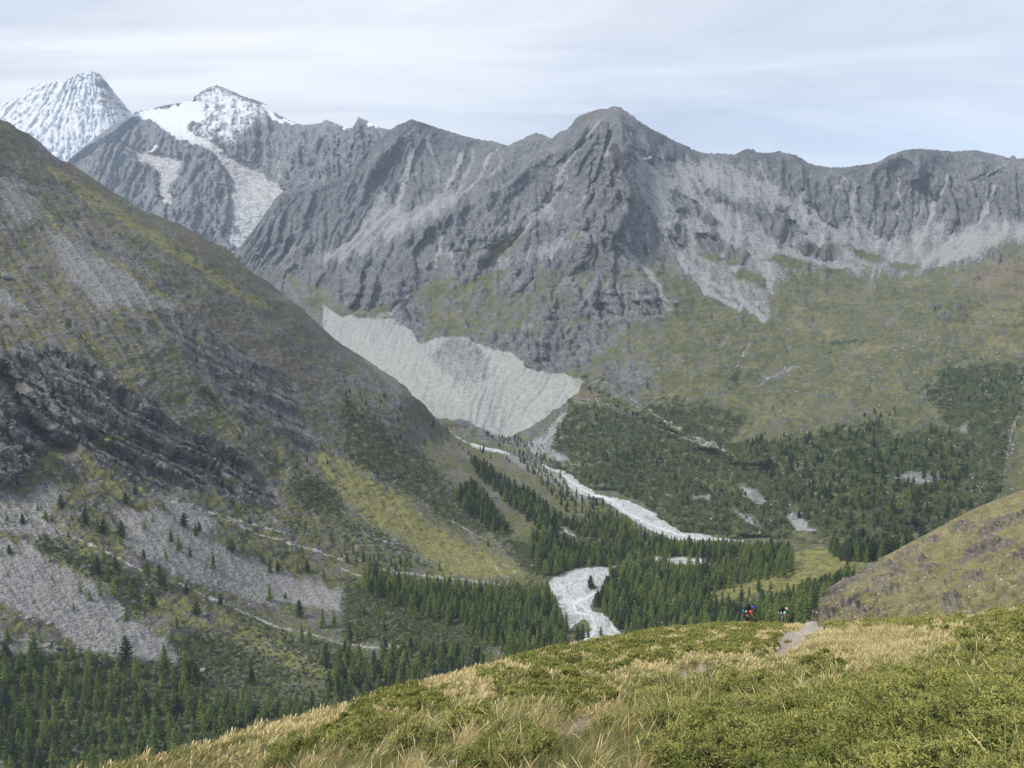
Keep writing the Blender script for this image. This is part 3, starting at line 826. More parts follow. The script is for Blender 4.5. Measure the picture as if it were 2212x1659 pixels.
# brownish heath replaces turf where rust is high
shrub = np.zeros_like(U)
for q, f, a in (([(-30, 780), (60, 800), (430, 860), (420, 930), (300, 1030), (450, 1050), (850, 1000), (960, 940), (1270, 930), (1440, 1000), (1700, 950), (1560, 700), (1700, 560), (1900, 540), (2212, 520), (2212, 850), (2130, 1000), (2100, 1180), (2070, 1330), (2000, 1500), (1550, 1660), (-500, 1660),
                  (-900, 1250), (-700, 950)], c6, 0.80), ([(1380, 950), (1480, 800), (1700, 800), (1900, 880), (2212, 1000), (2212, 1560), (1900, 1440), (1620, 1300), (1480, 1180), (1300, 1090)], c5, 0.75),
                ([(320, 700), (340, 560), (380, 520), (370, 640), (330, 700)], c6, 0.8), ([(330, 650), (480, 625), (400, 660)], c6, 0.7), ([(640, 810), (720, 730), (820, 560), (780, 620), (700, 790)], c6, 0.6),
                ([(1580, 640), (1700, 690), (1800, 790), (2200, 740), (2212, 850), (1900, 850), (1700, 770)], c5, 0.5), ([(940, 430), (1000, 370), (1080, 380), (1180, 410), (1050, 430)], c6, 0.7), ([(1720, 560), (1760, 780), (1650, 760), (1560, 640)], c6, 0.5)):
    shrub = np.maximum(shrub, a * area(Uw, Vw, f(q), 12))
shn = fbm(U / 17 + 2, V / 11, octaves=4) * 1.6
shrub = shrub + 0.75 * shn * (shrub > 0.05) + 0.25 * smooth(0.2, 0.6, shn) * smooth(690, 800, V)
for q, f in (([(1380, 1270), (1480, 1230), (1650, 1240), (1680, 1270), (1600, 1320), (1400, 1275)], c6), ([(1740, 970), (1840, 950), (1830, 980), (1760, 985)], c6), ([(60, 1400), (220, 1370), (180, 1430), (80, 1430)], c6),
             ([(320, 1500), (500, 1560), (560, 1600), (480, 1600), (340, 1530)], c6), ([(660, 1530), (750, 1500), (800, 1560), (900, 1640), (740, 1630)], c6), ([(350, 1330), (430, 1330), (560, 1430), (500, 1470), (400, 1400)], c6),
             ([(1700, 1130), (1780, 1080), (1720, 1140)], c5), ([(1150, 1080), (1300, 1000), (1420, 870), (1470, 830), (1400, 960), (1360, 1080), (1500, 1180), (1400, 1180), (1250, 1120)], c5)):
    a = area(Uw, Vw, f(q), 4)
    scree = np.maximum(scree, 0.85 * a); shrub = shrub * (1 - 0.9 * a); grass = grass * (1 - 0.8 * a)
pale = moraine * (1 - 0.42 * mor_rock) * (1 - 0.35 * mor_foot)
striae = fbm((U + 0.42 * (V - 800)) / 3.2, V / 60, octaves=3)
pale = pale + 0.18 * striae * moraine
for pts, w in (([(1275, 822), (1330, 842), (1370, 870), (1420, 903), (1480, 938), (1545, 966), (1600, 990)], 2.4), (c5([(1540, 770), (1700, 795), (1850, 850), (2000, 930), (2090, 960)]), 1.7), (c5([(1560, 775), (1740, 762)]), 1.3),
               (c5([(2000, 930), (2212, 1010), (2400, 1080), (2440, 1090)]), 2.0), (c6([(0, 1005), (120, 1050), (230, 1085)]), 1.8), (c6([(-300, 580), (0, 580), (200, 575), (370, 562), (600, 590)]), 1.2), (c6([(600, 590), (780, 575), (930, 605), (1110, 660)]), 1.2),
               (c6([(40, 705), (300, 700), (700, 730), (960, 745)]), 1.3), (c5([(1420, 1185), (1700, 1180), (2000, 1165), (2212, 1175)]), 1.3), (c6([(330, 1240), (300, 1310), (270, 1350)]), 1.4), (c6([(2180, 900), (2110, 1060), (2090, 1250), (2075, 1400)]), 3.5),
               (c6([(1840, 1220), (1900, 1330), (1940, 1390)]), 2.0), (c6([(1960, 1150), (2040, 1260), (2070, 1330)]), 1.8), (c6([(520, 1110), (560, 1160), (680, 1220)]), 1.4)):
    a = line(Uf, Vf, pts, w * 0.85)
    pale = np.maximum(pale, (0.52 + 0.35 * fbm(U / 12, V / 12, octaves=2)) * a); shrub *= (1 - 0.7 * a)
dark = 0.25 * smooth(0.15, 0.6, fbm(U / 18 + 4, V / 30 - 3, octaves=4) * 1.5) * (1 - low)
dark = np.maximum(dark, 0.65 * area(Uw, Vw, c2([(1740, 610), (1790, 600), (1850, 700), (1860, 800), (1800, 790), (1760, 760), (1740, 700)]), 5))
dark *= (1 - moraine) * (1 - scree)
snowC = 0.75 * area(Uw, Vw, c2([(1950, 690), (2010, 690), (2000, 712)]), 2)

# --- relief
rockiness = np.clip(1 - grass * 1.05, 0, 1) * (1 - np.clip(scree * 1.1, 0, 1)) * (1 - moraine)
rockiness = np.clip(rockiness + 0.15 * island + 0.35 * cliffs, 0, 1)
edge = smooth(1.0, 0.93, C.T)
apex = (1326, 60)
ph = np.arctan2(U - apex[0], V - apex[1]); rr = np.hypot(U - apex[0], V - apex[1])
wu = 34 * fbm(U / 110, V / 110, octaves=4) + 9 * fbm(U / 22 + 3, V / 22, octaves=3)
ribP = ridged(ph * 8 + wu / 40, rr / 300, octaves=4, gain=0.45)
ribL = ridged((U + wu + 0.38 * (V - 300)) / 58, V / 260, octaves=4, gain=0.45)
ribR = ridged((U + wu - 0.05 * (V - 350)) / 62, V / 240 + 3, octaves=4, gain=0.45)
wP = smooth(1040, 1150, U) * smooth(1620, 1520, U); wL = smooth(1150, 1040, U); wR = smooth(1520, 1620, U)
rib = ribP * wP + ribL * wL + ribR * wR
upper = smooth(760, 560, V)
C.D -= (75 * (rib - 0.3) * (0.55 + 0.9 * smooth(-0.3, 0.4, fbm(U / 140 + 4, V / 140, octaves=2)))) * (0.03 + 0.97 * rockiness) * (0.25 + 0.75 * upper) * edge
C.D -= 95 * cone(U, V, [(1326, 232), (1338, 280), (1350, 340), (1358, 400), (1352, 460), (1330, 500)], 46) * edge
C.D -= 60 * cone(U, V, [(1330, 500), (1345, 560), (1400, 620), (1450, 660)], 50)
C.D -= 70 * cone(U, V, [(1300, 240), (1190, 330), (1080, 410), (960, 470), (880, 520)], 30) * edge
C.D -= 60 * cone(U, V, [(888, 262), (840, 320), (790, 380)], 26) * edge
C.D -= 55 * cone(U, V, [(1156, 292), (1100, 350), (1020, 420), (960, 460)], 26) * edge
C.D += 50 * cone(U, V, c2([(1390, 930), (1300, 1040), (1100, 1260), (930, 1415)]), 22)
C.D += 45 * cone(U, V, c2([(860, 640), (830, 760), (760, 900)]), 20)
C.D -= 40 * cone(U, V, c3([(1740, 1580), (1900, 1420), (2200, 1300)]), 70)
C.D -= 42 * cone(U, V, [(1260, 828), (1330, 855), (1420, 905), (1540, 965), (1640, 1000)], 22)
C.D -= 16 * cone(U, V, [(1045, 757), (1150, 790), (1260, 828)], 9)
C.D += 16 * cone(U, V, c6([(2190, 800), (2130, 1000), (2090, 1200), (2070, 1400)]), 40)
C.D += 25 * cone(U, V, c6([(560, 900), (900, 780), (1300, 720)]), 30) * 0.5
C.base()
X, Y, Z = [C.P[..., i] for i in range(3)]
r1 = ridged(X / 150, Y / 150, Z / 110, 5)
r2 = ridged(X / 42, Y / 42, Z / 30, 4)
r3 = fbm(X / 13, Y / 13, Z / 8, 3)
sl_ = U + (0.25 + 0.45 * smooth(1000, 1150, U)) * (V - 800) + 14 * fbm(U / 60, V / 60, octaves=3)
gul = 1 - np.abs(fbm(sl_ / 16.0, V / 240.0, octaves=4, gain=0.65)) * 3.0
soft_h = 16 * fbm(X / 160, Y / 160, Z / 120, 4) + 6 * fbm(X / 30, Y / 30, Z / 24, 4) + 7 * lips(V - 0.12 * U, U, 30, 3.0) + 3 * lips(V + 0.1 * U, U, 11, 9.0)
ledge = fbm((U + 0.3 * V) / 34, (V - 0.22 * U) / 7.5, octaves=4)
C.push(rockiness * (9 * crag(X, Y, Z, 150, 0.25) + 9 * fbm(X / 45, Y / 45, Z / 160, 4) + 2.0 * r3) * (0.35 + 0.65 * edge)
       + (1 - rockiness) * (1 - moraine) * soft_h * (1 - 0.7 * scree)
       + cliffs * (9 * lips(V + 0.10 * U, U, 24) + 3.5 * lips(V - 0.15 * U, U, 9, 5.0) - 6)
       + moraine * (3.0 * gul - 1.5 + 9 * mor_rock * (r2 - 0.4) + 1.2 * r3))
laC = erode(C, 0.25 + 12 * rockiness + 2.6 * moraine + 0.4 * scree, 4, 24)
gully = smooth(2.6, 5.0, laC) * (1 - 0.85 * low) * 0.9 * (1 - moraine)
hol = np.clip(blur(laC, 2) - blur(laC, 26), -1.5, 1.5)
scree = np.maximum(scree, gully * (1 - island)) + 0.22 * hol * (scree > 0.1)
grass = np.clip(grass + 0.28 * hol * smooth(0.05, 0.3, grass) * leftflank, 0, 1.2)
scree = scree * (0.80 + 0.35 * fbm(U / 30, V / 14, octaves=4) + 0.45 * fbm(ph * 60, rr / 90, octaves=3) + 0.5 * (smooth(0.5, 3.5, laC) - 0.4))
C.cover = dict(grass=grass, shrub=shrub, scree=scree, pale=pale, dry=dry, moraine=moraine)
m_c = terrain_material('massif_ground', 1.7, pale=((0.195, 0.206, 0.198), (0.35, 0.362, 0.35)), rock=((0.030, 0.033, 0.040), (0.092, 0.098, 0.108), (0.21, 0.215, 0.222)),
                       scree=((0.145, 0.153, 0.160), (0.325, 0.332, 0.337)), grass=((0.045, 0.055, 0.026), (0.112, 0.115, 0.050)), dry=((0.13, 0.12, 0.055), (0.23, 0.20, 0.095)),
                       rust=((0.105, 0.08, 0.05), (0.19, 0.15, 0.095)), bump=0.75, speckle=0.4, strata=((0.45, 0.45, 1.2), (0.5, 0.5, 0.2)))
emit_layer(C, (stack(grass * (1 - 0.6 * rust), np.maximum(scree * (1 - moraine), moraine * (1 - 0.75 * mor_rock)), shrub * (1 - moraine), pale * (1 - moraine + moraine * (0.92 + 0.35 * fbm(U / 50, V / 30, octaves=4) - 0.3 * smooth(2.0, 4.5, laC) - 0.45 * smooth(0.05, 0.4, fbm(sl_ / 9.0, V / 200, octaves=4, gain=0.65)) - 0.35 * smooth(800, 700, V + 20 * fbm(U / 25, V / 25))))), stack(snowC, dry, dark, rust * (1 - scree) * (1 - moraine))), [(30, 18), (120, 90), (350, 290), (900, 800)],
           face_class(moraine).astype(np.int32),
           {0: ('mountain', m_c, 'broad grey rock mountain with one blunt summit above green alp slopes', 'mountain'),
            1: ('moraine', m_c, 'pale grey steep gravel moraine wall above the upper riverbed', 'moraine')})

# ------------------------------------------------------------------ left mountainside, valley floor and river
topL = [(-320, 40), (-120, 170), (0, 258), (22, 266), (40, 280), (62, 288), (90, 310), (112, 333), (128, 345), (150, 352), (190, 378), (230, 404), (270, 430), (310, 455), (350, 470), (400, 490), (440, 510), (480, 532), (510, 556), (540, 584),
        (575, 606), (610, 632), (650, 664), (690, 702), (720, 730), (745, 748), (790, 776), (820, 796), (850, 815), (880, 838), (890, 856), (915, 874), (945, 906), (980, 934), (1010, 955), (1040, 958), (1100, 968), (1160, 978), (1200, 988), (1290, 1040),
        (1350, 1072), (1450, 1108), (1600, 1142), (1700, 1150), (1800, 1158), (1900, 1165), (2100, 1165), (2400, 1160)]
botL = [(-320, 1700), (400, 1700), (600, 1640), (900, 1530), (1250, 1440), (1600, 1400), (2400, 1400)]
def fz(u, v, z): return (u, v, float(depth_at_z(u, v, z)))
ctlL = [fz(-320, 1700, -330), fz(0, 1659, -370), fz(300, 1659, -385), fz(600, 1640, -395), (-320, 1300, 600), (0, 1300, 660), (0, 1150, 735), (0, 1010, 800), (0, 840, 860), (0, 600, 1000), (0, 400, 1150), (0, 258, 1300), (-320, 40, 1350), (-320, 600, 880), (-320, 1000, 700),
        fz(300, 1400, -350), (300, 1200, 765), (300, 1060, 850), (300, 860, 930), (300, 650, 1080), (300, 520, 1260), (310, 455, 1420), (150, 352, 1380), (150, 950, 840),
        fz(600, 1500, -396), fz(600, 1300, -378), (600, 1150, 920), (600, 1040, 1000), (600, 880, 1120), (600, 720, 1360), (600, 625, 1600), (450, 960, 960), (450, 800, 1060), (440, 510, 1520),
        fz(900, 1500, -402), fz(900, 1300, -398), fz(900, 1180, -380), (900, 1020, 1230), (900, 862, 1640), (760, 900, 1290), (760, 755, 1680),
        (960, 916, 1790), (1040, 962, 1630), (1120, 990, 1515), (1200, 1008, 1440), (1290, 1062, 1268), (1450, 1130, 1114), (1600, 1166, 1048), (1750, 1172, 1003), (1900, 1180, 958), (2100, 1190, 915), (2400, 1200, 890),
        fz(1050, 1100, -388), fz(1050, 1250, -400), fz(1200, 1160, -396), fz(1250, 1300, -401), fz(1250, 1440, -405), fz(1500, 1220, -395), fz(1350, 1250, -399), (1000, 1040, 1290), fz(1100, 1040, -384),
        fz(1450, 1330, -395), fz(1600, 1260, -372), fz(1600, 1330, -350), fz(1750, 1230, -345), fz(1750, 1330, -300), fz(1850, 1195, -350), fz(1900, 1300, -300), fz(2100, 1300, -280), fz(2400, 1400, -230), fz(1600, 1400, -340), fz(1400, 1400, -400)]
L = Layer(topL, botL, -320, 2400, 2.5, ctlL, lam=3e-5, feather=lambda x: (1.8 * perlin(x / 11.0, x * 0 + 5) + 1.5 * perlin(x / 4.0, x * 0 + 8) + 3.0 * perlin(x / 40.0, x * 0 + 1)) * (x < 1000))
U, V = L.U, L.V
Uw, Vw = warped(L, 5, 26, 24.0)
Uf, Vf = warped(L, 2.0, 10, 34.0)
river_pts = [(c8([(1328, 484), (1360, 430), (1500, 370), (1560, 360), (1680, 358), (1750, 352), (1790, 335), (1850, 315), (1920, 310), (1990, 292), (2060, 290), (2110, 296), (2212, 290), (2330, 305), (2360, 320), (2212, 335), (2050, 325), (1980, 300), (1900, 320), (1800, 345), (1740, 385), (1720, 440), (1700, 490),
                (1640, 530), (1610, 600), (1620, 640), (1690, 655), (1740, 700), (1790, 770), (1830, 810), (1830, 860), (1600, 870), (1560, 800), (1620, 760), (1600, 700), (1560, 690), (1480, 750), (1450, 690), (1420, 640), (1400, 570), (1385, 545), (1345, 505)])),
             c5([(610, 890), (700, 905), (790, 905), (880, 945), (950, 985), (935, 1010), (905, 1030), (1000, 1080), (1080, 1095), (1130, 1110), (1100, 1125), (1000, 1105), (900, 1090), (800, 1040), (740, 1010), (690, 950)]),
             c5([(1380, 1215), (1420, 1210), (1490, 1240), (1560, 1280), (1610, 1330), (1640, 1380), (1720, 1395), (1850, 1420), (2000, 1490), (2100, 1530), (2212, 1570), (2320, 1590), (2480, 1630), (2630, 1660), (2600, 1690), (2460, 1680), (2360, 1680), (2250, 1690), (2150, 1670), (2060, 1640), (1960, 1590), (1880, 1540), (1800, 1490), (1740, 1440),
                 (1680, 1400), (1580, 1390), (1500, 1360), (1460, 1310), (1430, 1260)]),
             c9([(560, 50), (680, 100), (760, 130), (850, 160), (920, 180), (930, 195), (850, 190), (740, 160), (650, 120)]), c9([(-5, 300), (80, 315), (140, 328), (60, 333), (-10, 330)])]
river_pts.append(c5([(1080, 1095), (1140, 1105), (1240, 1140), (1330, 1180), (1400, 1205), (1420, 1235), (1380, 1240), (1300, 1200), (1200, 1160), (1100, 1125)]))
river = np.zeros_like(U)
for q in river_pts: river = np.maximum(river, area(Uf, Vf, q, 2.2))
river *= 1 - area(Uf, Vf, c8([(1595, 480), (1600, 440), (1640, 460), (1662, 490), (1630, 502)]), 2)
pale = river.copy()
for pts, w in ((c7([(1320, -10), (1500, 60), (1700, 150), (1900, 210), (2212, 310)]), 5), (c8([(0, 280), (140, 330), (300, 380), (550, 415), (800, 440), (1000, 465), (1120, 470)]), 5), (c8([(0, 365), (80, 400), (160, 430)]), 4),
               (c7([(200, 20), (450, 150), (700, 260), (900, 370), (1200, 480), (1500, 610), (1800, 740), (2010, 790), (2212, 850)]), 5), (c8([(0, 850), (150, 870), (250, 880), (330, 890), (370, 930)]), 5), (c8([(290, 860), (380, 880), (360, 870)]), 4), (c8([(510, 960), (580, 960)]), 5),
               (c7([(1030, 1370), (1150, 1440), (1300, 1480)]) if False else c4([(1030, 1370), (1150, 1450), (1400, 1500), (1600, 1570), (1850, 1640)]), 4), (c8([(720, 60), (850, 140), (940, 185)]), 3), (c8([(940, 310), (1000, 360), (1040, 410)]), 3), (c8([(1030, 330), (1100, 370), (1130, 395)]), 3),
               (c4([(460, 285), (540, 360), (610, 440), (660, 530), (760, 640), (900, 790)]), 2.6), (c4([(1330, 730), (1430, 830), (1500, 900), (1560, 980), (1700, 1130), (1820, 1230)]), 2.6), (c4([(1120, 220), (1160, 290), (1190, 370)]), 5),
               (c8([(1390, 50), (1430, 100), (1480, 140), (1570, 165)]), 4), (c8([(1500, 150), (1700, 180), (1850, 190)]), 3), (c8([(2000, 255), (2212, 270)]), 5)):
    pale = np.maximum(pale, (0.50 + 0.5 * fbm(U / 15, V / 15, octaves=3)) * line(Uf, Vf, pts, w * 0.7))
fl = fbm((U - V) / 8, (U + V) / 110, octaves=3) * 16
Us, Vs = Uw + fl + 5 * fbm(U / 8, V / 8, octaves=3), Vw + fl
scree = np.zeros_like(U)
rockm = np.zeros_like(U)
for q, f, a in (([(1020, 1050), (1180, 1050), (1320, 1120), (1450, 1200), (1480, 1320), (1600, 1400), (1560, 1440), (1400, 1330), (1250, 1240), (1080, 1150)], c5, 0.8), ([(720, 0), (900, 20), (1100, 60), (1300, 150), (1500, 250), (1700, 340), (1900, 430), (2212, 520), (2212, 640), (1900, 590), (1700, 590), (1400, 500), (1200, 420), (1000, 330), (850, 220), (800, 100)], c7, 1), ([(0, 180), (150, 210), (350, 320), (600, 450), (800, 620), (1000, 800), (1180, 930), (1100, 970), (850, 960), (600, 900), (450, 830), (300, 700), (130, 640), (-60, 560), (-60, 160)], c7, 1),
                ([(0, 30), (150, 60), (300, 110), (420, 170), (330, 160), (200, 110), (0, 90)], c7, 0.9), ([(0, 780), (150, 800), (300, 850), (420, 900), (200, 950), (0, 900)], c7, 0.55), ([(0, 1600), (60, 1570), (150, 1610), (120, 1658), (0, 1658)], c7, 0.8),
                ([(20, 1370), (200, 1370), (300, 1300), (420, 1360), (350, 1480), (450, 1600), (300, 1658), (-60, 1640), (-60, 1400)], c4, 0.7), ([(1030, 1370), (1150, 1420), (1300, 1480), (1400, 1560), (1366, 1658), (900, 1658), (760, 1560), (800, 1490), (1010, 1510), (1100, 1480)], c4, 0.9),
                ([(0, 840), (100, 850), (200, 930), (270, 1080), (180, 1130), (60, 1080), (0, 1040)], c1, 0.75), ([(300, 1150), (500, 1260), (700, 1370), (900, 1520), (1120, 1658), (640, 1658), (420, 1420)], c1, 0.85), ([(600, 0), (900, 30), (1080, 130), (1000, 180), (800, 130), (640, 60)], c4, 0.75),
                ([(-60, 20), (60, 60), (200, 190), (100, 190), (-60, 120)], c4, 0.6), ([(860, 800), (1000, 900), (1300, 1080), (1500, 1240), (1420, 1230), (1200, 1100), (950, 940)], c1, 0.45), ([(1100, 900), (1300, 1080), (1500, 1220), (1700, 1440), (1600, 1400), (1350, 1180), (1150, 980)], c1, 0.5),
                ([(1600, 1500), (1800, 1640), (2000, 1658), (1900, 1580)], c1, 0.3), ([(0, 100), (300, 130), (500, 230), (640, 330), (500, 330), (300, 280), (100, 200)], c8, 0.30), ([(1700, 1480), (1900, 1620), (1800, 1640)], c4, 0.4),
                ([(0, 380), (120, 480), (260, 640), (400, 730), (460, 740), (380, 660), (240, 540), (100, 440)], c5, 0.45)):
    scree = np.maximum(scree, a * area(Us, Vs, f(q), 7))
for q, f, a in (([(-60, 480), (160, 430), (380, 440), (560, 500), (680, 580), (760, 660), (900, 790), (1030, 760), (1100, 900), (1200, 980), (1400, 1010), (1600, 1150), (1750, 1290), (1800, 1400), (1690, 1460), (1550, 1420), (1400, 1370), (1150, 1340), (1050, 1370), (800, 1250), (600, 1130), (480, 1060), (350, 1050), (240, 960), (170, 850), (120, 720), (-60, 560)], c4, 1),
                ([(1000, 200), (1120, 210), (1300, 250), (1480, 400), (1700, 510), (1900, 640), (1930, 800), (2040, 1100), (1990, 1180), (1850, 1000), (1700, 900), (1600, 980), (1480, 760), (1300, 600), (1150, 430), (1050, 300)], c4, 0.75), ([(-60, 650), (120, 760), (200, 880), (350, 1060), (270, 1180), (150, 1300), (-60, 1340)], c4, 1.0),
                ([(100, 480), (200, 560), (300, 650), (370, 760), (300, 720), (180, 600)], c1, 0.9), ([(280, 700), (420, 800), (560, 930), (650, 1010), (560, 1000), (400, 880)], c1, 0.75), ([(380, 1060), (560, 1130), (740, 1250), (820, 1340), (700, 1320), (520, 1220)], c1, 0.85), ([(0, 740), (150, 860), (240, 950), (200, 940), (80, 840)], c1, 0.8),
                ([(880, 260), (1000, 230), (1000, 300), (900, 340)], c4, 0.7), ([(2000, 240), (2212, 370), (2212, 420), (2050, 300)], c4, 0.6), ([(1450, 1190), (1700, 1440), (1900, 1600), (1750, 1520), (1500, 1280)], c1, 0.6)):
    rockm = np.maximum(rockm, a * area(Us, Vs, f(q), 9))
slope_part = smooth(1180, 1080, U + 0.0 * V)
nzg = fbm(U / 44 + 1, V / 30, octaves=5) * 1.3
diag = fbm((U - 0.8 * V) / 30, (V + 0.75 * U) / 150, octaves=4) * 1.4      # bands that run with the fall of the slope
grass = 0.70 + 0.62 * nzg - 0.42 * np.abs(diag) + 0.25 * fbm(U / 9, V / 6, octaves=3)
grass = grass - 0.62 * rockm + 0.55 * rockm * smooth(0.0, 0.45, fbm((U + 0.6 * V) / 36, (V - 0.6 * U) / 11, octaves=4) * 1.5) - 0.30 * smooth(0.25, 0.7, diag) * smooth(1000, 700, V) * slope_part
grass = grass * (1 - 0.85 * scree)
green = np.zeros_like(U)
for q, f, a in (([(680, 960), (760, 1000), (850, 1060), (930, 1130), (1000, 1170), (1100, 1210), (1135, 1240), (1050, 1252), (950, 1240), (900, 1190), (800, 1130), (720, 1060), (665, 1000)], idn, 1), ([(600, 1010), (720, 1000), (860, 1010), (840, 1060), (700, 1070), (610, 1060)], c4, 0.9), ([(1340, 850), (1480, 880), (1580, 1000), (1640, 1110), (1500, 1040), (1360, 980)], c4, 0.9),
                ([(150, 1310), (240, 1250), (340, 1080), (400, 1080), (300, 1230), (230, 1330)], c4, 0.9)):
    green = np.maximum(green, a * area(Uw, Vw, f(q), 9))
for pts, w, a in ((c1([(330, 770), (560, 930), (700, 1020), (1000, 1220), (1300, 1420), (1480, 1540), (1700, 1658)]), 14, 1.0), (c1([(270, 1040), (340, 1110), (430, 1180)]), 8, 0.9), (c1([(750, 1370), (950, 1520), (1150, 1640)]), 10, 0.9), (c1([(650, 1000), (760, 1090), (900, 1170)]), 9, 0.7),
                  (c4([(1370, 0), (1500, 80), (1660, 150)]), 8, 0.8), (c1([(150, 1320), (400, 1500), (560, 1600)]), 9, 0.5)):
    green = np.maximum(green, a * line(Uw, Vw, pts, w))
green = green * (0.85 + 0.5 * fbm(U / 12, V / 8, octaves=3))
grass = np.maximum(grass, green)
meadow = area(Uw, Vw, c9([(0, 600), (130, 480), (340, 400), (560, 370), (700, 350), (710, 250), (860, 225), (1040, 205), (1250, 270), (1160, 360), (1000, 400), (700, 520), (400, 560), (150, 560)]), 5)
grass = np.maximum(grass, 1.1 * meadow)
dry = np.maximum(0.15 + 0.3 * fbm(U / 60, V / 40, octaves=3), meadow * (0.55 + 0.9 * fbm(U / 30, V / 7, octaves=4)))
yel = np.maximum(area(Uw, Vw, c7([(900, 520), (1200, 540), (1400, 640), (1700, 740), (1900, 880), (2100, 1000), (2212, 1040), (2212, 1120), (1900, 1040), (1500, 860), (1100, 700), (950, 600)]), 14), area(Uw, Vw, c4([(400, 1080), (600, 1130), (800, 1260), (1000, 1370), (800, 1400), (520, 1290)]), 12)) * 0.75
brown = 0.85 * smooth(-0.1, 0.45, diag) * smooth(800, 600, V) + 0.35 * smooth(0.1, 0.5, nzg) * smooth(900, 700, V)
brown = np.maximum(brown, 0.8 * area(Uw, Vw, c4([(1250, 120), (1500, 250), (1800, 430), (2080, 640), (2180, 800), (1900, 620), (1600, 450), (1300, 260)]), 14))
brown = brown * (1 - green)
shrub = np.zeros_like(U)
for q, f, a in (([(0, 1170), (500, 1430), (740, 1600), (1000, 1658), (1100, 1658), (730, 1330), (450, 1050), (250, 900), (100, 800), (0, 760)], c5, 0.6), ([(0, 60), (300, 100), (640, 300), (900, 380), (700, 400), (400, 330), (0, 180)], c8, 0.6), ([(0, 440), (160, 470), (400, 580), (700, 680), (900, 800), (1020, 870), (700, 950), (380, 880), (0, 800)], c8, 0.7),
                ([(1100, 900), (1300, 760), (1600, 650), (1950, 820), (2212, 850), (2212, 1100), (1800, 1130), (1300, 1080), (1050, 1000)], c7, 0.62), ([(150, 100), (500, 240), (900, 420), (1100, 500), (900, 620), (600, 420), (300, 280)], c7, 0.6), ([(-60, 900), (500, 880), (1000, 960), (2212, 1150), (2212, 1700), (-60, 1700)], c7, 0.55), ([(1000, 160), (1240, 200), (1320, 330), (1500, 380), (1380, 420), (1180, 400), (1080, 250)], c8, 0.85),
                ([(1000, 480), (1330, 480), (1400, 600), (1400, 850), (1000, 860), (700, 600)], c8, 0.8), ([(1700, 380), (2212, 300), (2212, 780), (1800, 780), (1620, 600)], c8, 0.7), ([(1240, 130), (2212, 190), (2212, 270), (1600, 360), (1300, 340)], c8, 0.6), ([(1000, 600), (1240, 700), (1500, 900), (1800, 1100), (2050, 1300), (1950, 1300), (1600, 1080), (1200, 860)], c5, 0.75),
                ([(1240, 640), (1450, 760), (1600, 1000), (1380, 900)], c4, 0.4), ([(1900, 1250), (2212, 1280), (2212, 1560), (1900, 1420)], c4, 0.75), ([(1400, 1340), (1800, 1500), (2212, 1658), (1900, 1658), (1500, 1460)], c4, 0.4), ([(0, 600), (600, 560), (1100, 380), (900, 700), (0, 740)], c9, 0.7), ([(900, 150), (1500, 130), (1300, 260), (1000, 260)], c9, 0.8)):
    shrub = np.maximum(shrub, a * area(Uw, Vw, f(q), 12))
shn = fbm(U / 13 + 2, V / 8, octaves=4) * 1.7
shrub = shrub + 0.5 * shn * (shrub > 0.05) - 0.6 * green - 0.5 * scree - 0.8 * meadow - yel * 0.35
shrub = np.maximum(shrub, 0.35 * smooth(0.25, 0.6, shn) * slope_part * (1 - scree))
shrub *= (1 - np.clip(pale * 1.5, 0, 1)); grass = grass * (1 - river)
dark = rockm * 0.95 * smooth(-0.15, 0.5, fbm((U - 0.25 * V) / 9, V / 46, octaves=4) * 1.6) * smooth(520, 700, V)  # wet dark rock streaks, plus overhang shade put into the cliff colour
for q in ([(180, 740), (330, 830), (360, 920), (300, 930), (220, 880)], [(640, 900), (700, 1000), (650, 960)], [(1120, 1250), (1250, 1240), (1230, 1290), (1140, 1290)], [(1650, 1290), (1710, 1390), (1660, 1390)]):
    dark = np.maximum(dark, 0.8 * area(Uw, Vw, c4(q), 6))
rustL = np.maximum(brown, 0.7 * area(Uw, Vw, c4([(420, 540), (560, 590), (520, 720), (420, 640)]), 8) * smooth(0.0, 0.4, nzg))

# --- relief
edge = smooth(1.0, 0.95, L.T)
rk = np.clip(rockm, 0, 1)
bands = ridged((U - 0.75 * V) / 40, (V + 0.8 * U) / 260, octaves=4)
floorm = np.maximum(river, smooth(1080, 1180, U)) 
L.D -= 5 * (bands - 0.35) * (1 - floorm) * edge * smooth(1500, 1150, V)
# gorge beside the rock knob on the left
L.D += 34 * cone(U, V, c4([(0, 600), (120, 740), (190, 880), (330, 1050), (450, 1080)]), 26)
L.D -= 26 * area(U, V, c4([(-60, 660), (110, 770), (190, 890), (330, 1060), (260, 1180), (150, 1290), (-60, 1330)]), 16)
L.D -= 18 * cone(U, V, c7([(0, 0), (60, 20), (350, 30)]), 30) * 0
L.D += 10 * cone(U, V, c4([(460, 285), (610, 440), (760, 640), (900, 790)]), 14)
L.D += 12 * cone(U, V, c4([(1330, 730), (1500, 900), (1700, 1130), (1820, 1230)]), 16)
L.base()
X, Y, Z = [L.P[..., i] for i in range(3)]
r1 = ridged(X / 70, Y / 70, Z / 50, 5)
r2 = ridged(X / 19, Y / 19, Z / 13, 4)
r3 = fbm(X / 5, Y / 5, Z / 4, 3)
hump = fbm(X / 60, Y / 60, Z / 50, 4)
ledge = fbm((U - 0.6 * V) / 30, (V + 0.35 * U) / 6.0, octaves=4)
slopeZ = smooth(-392, -350, Z)
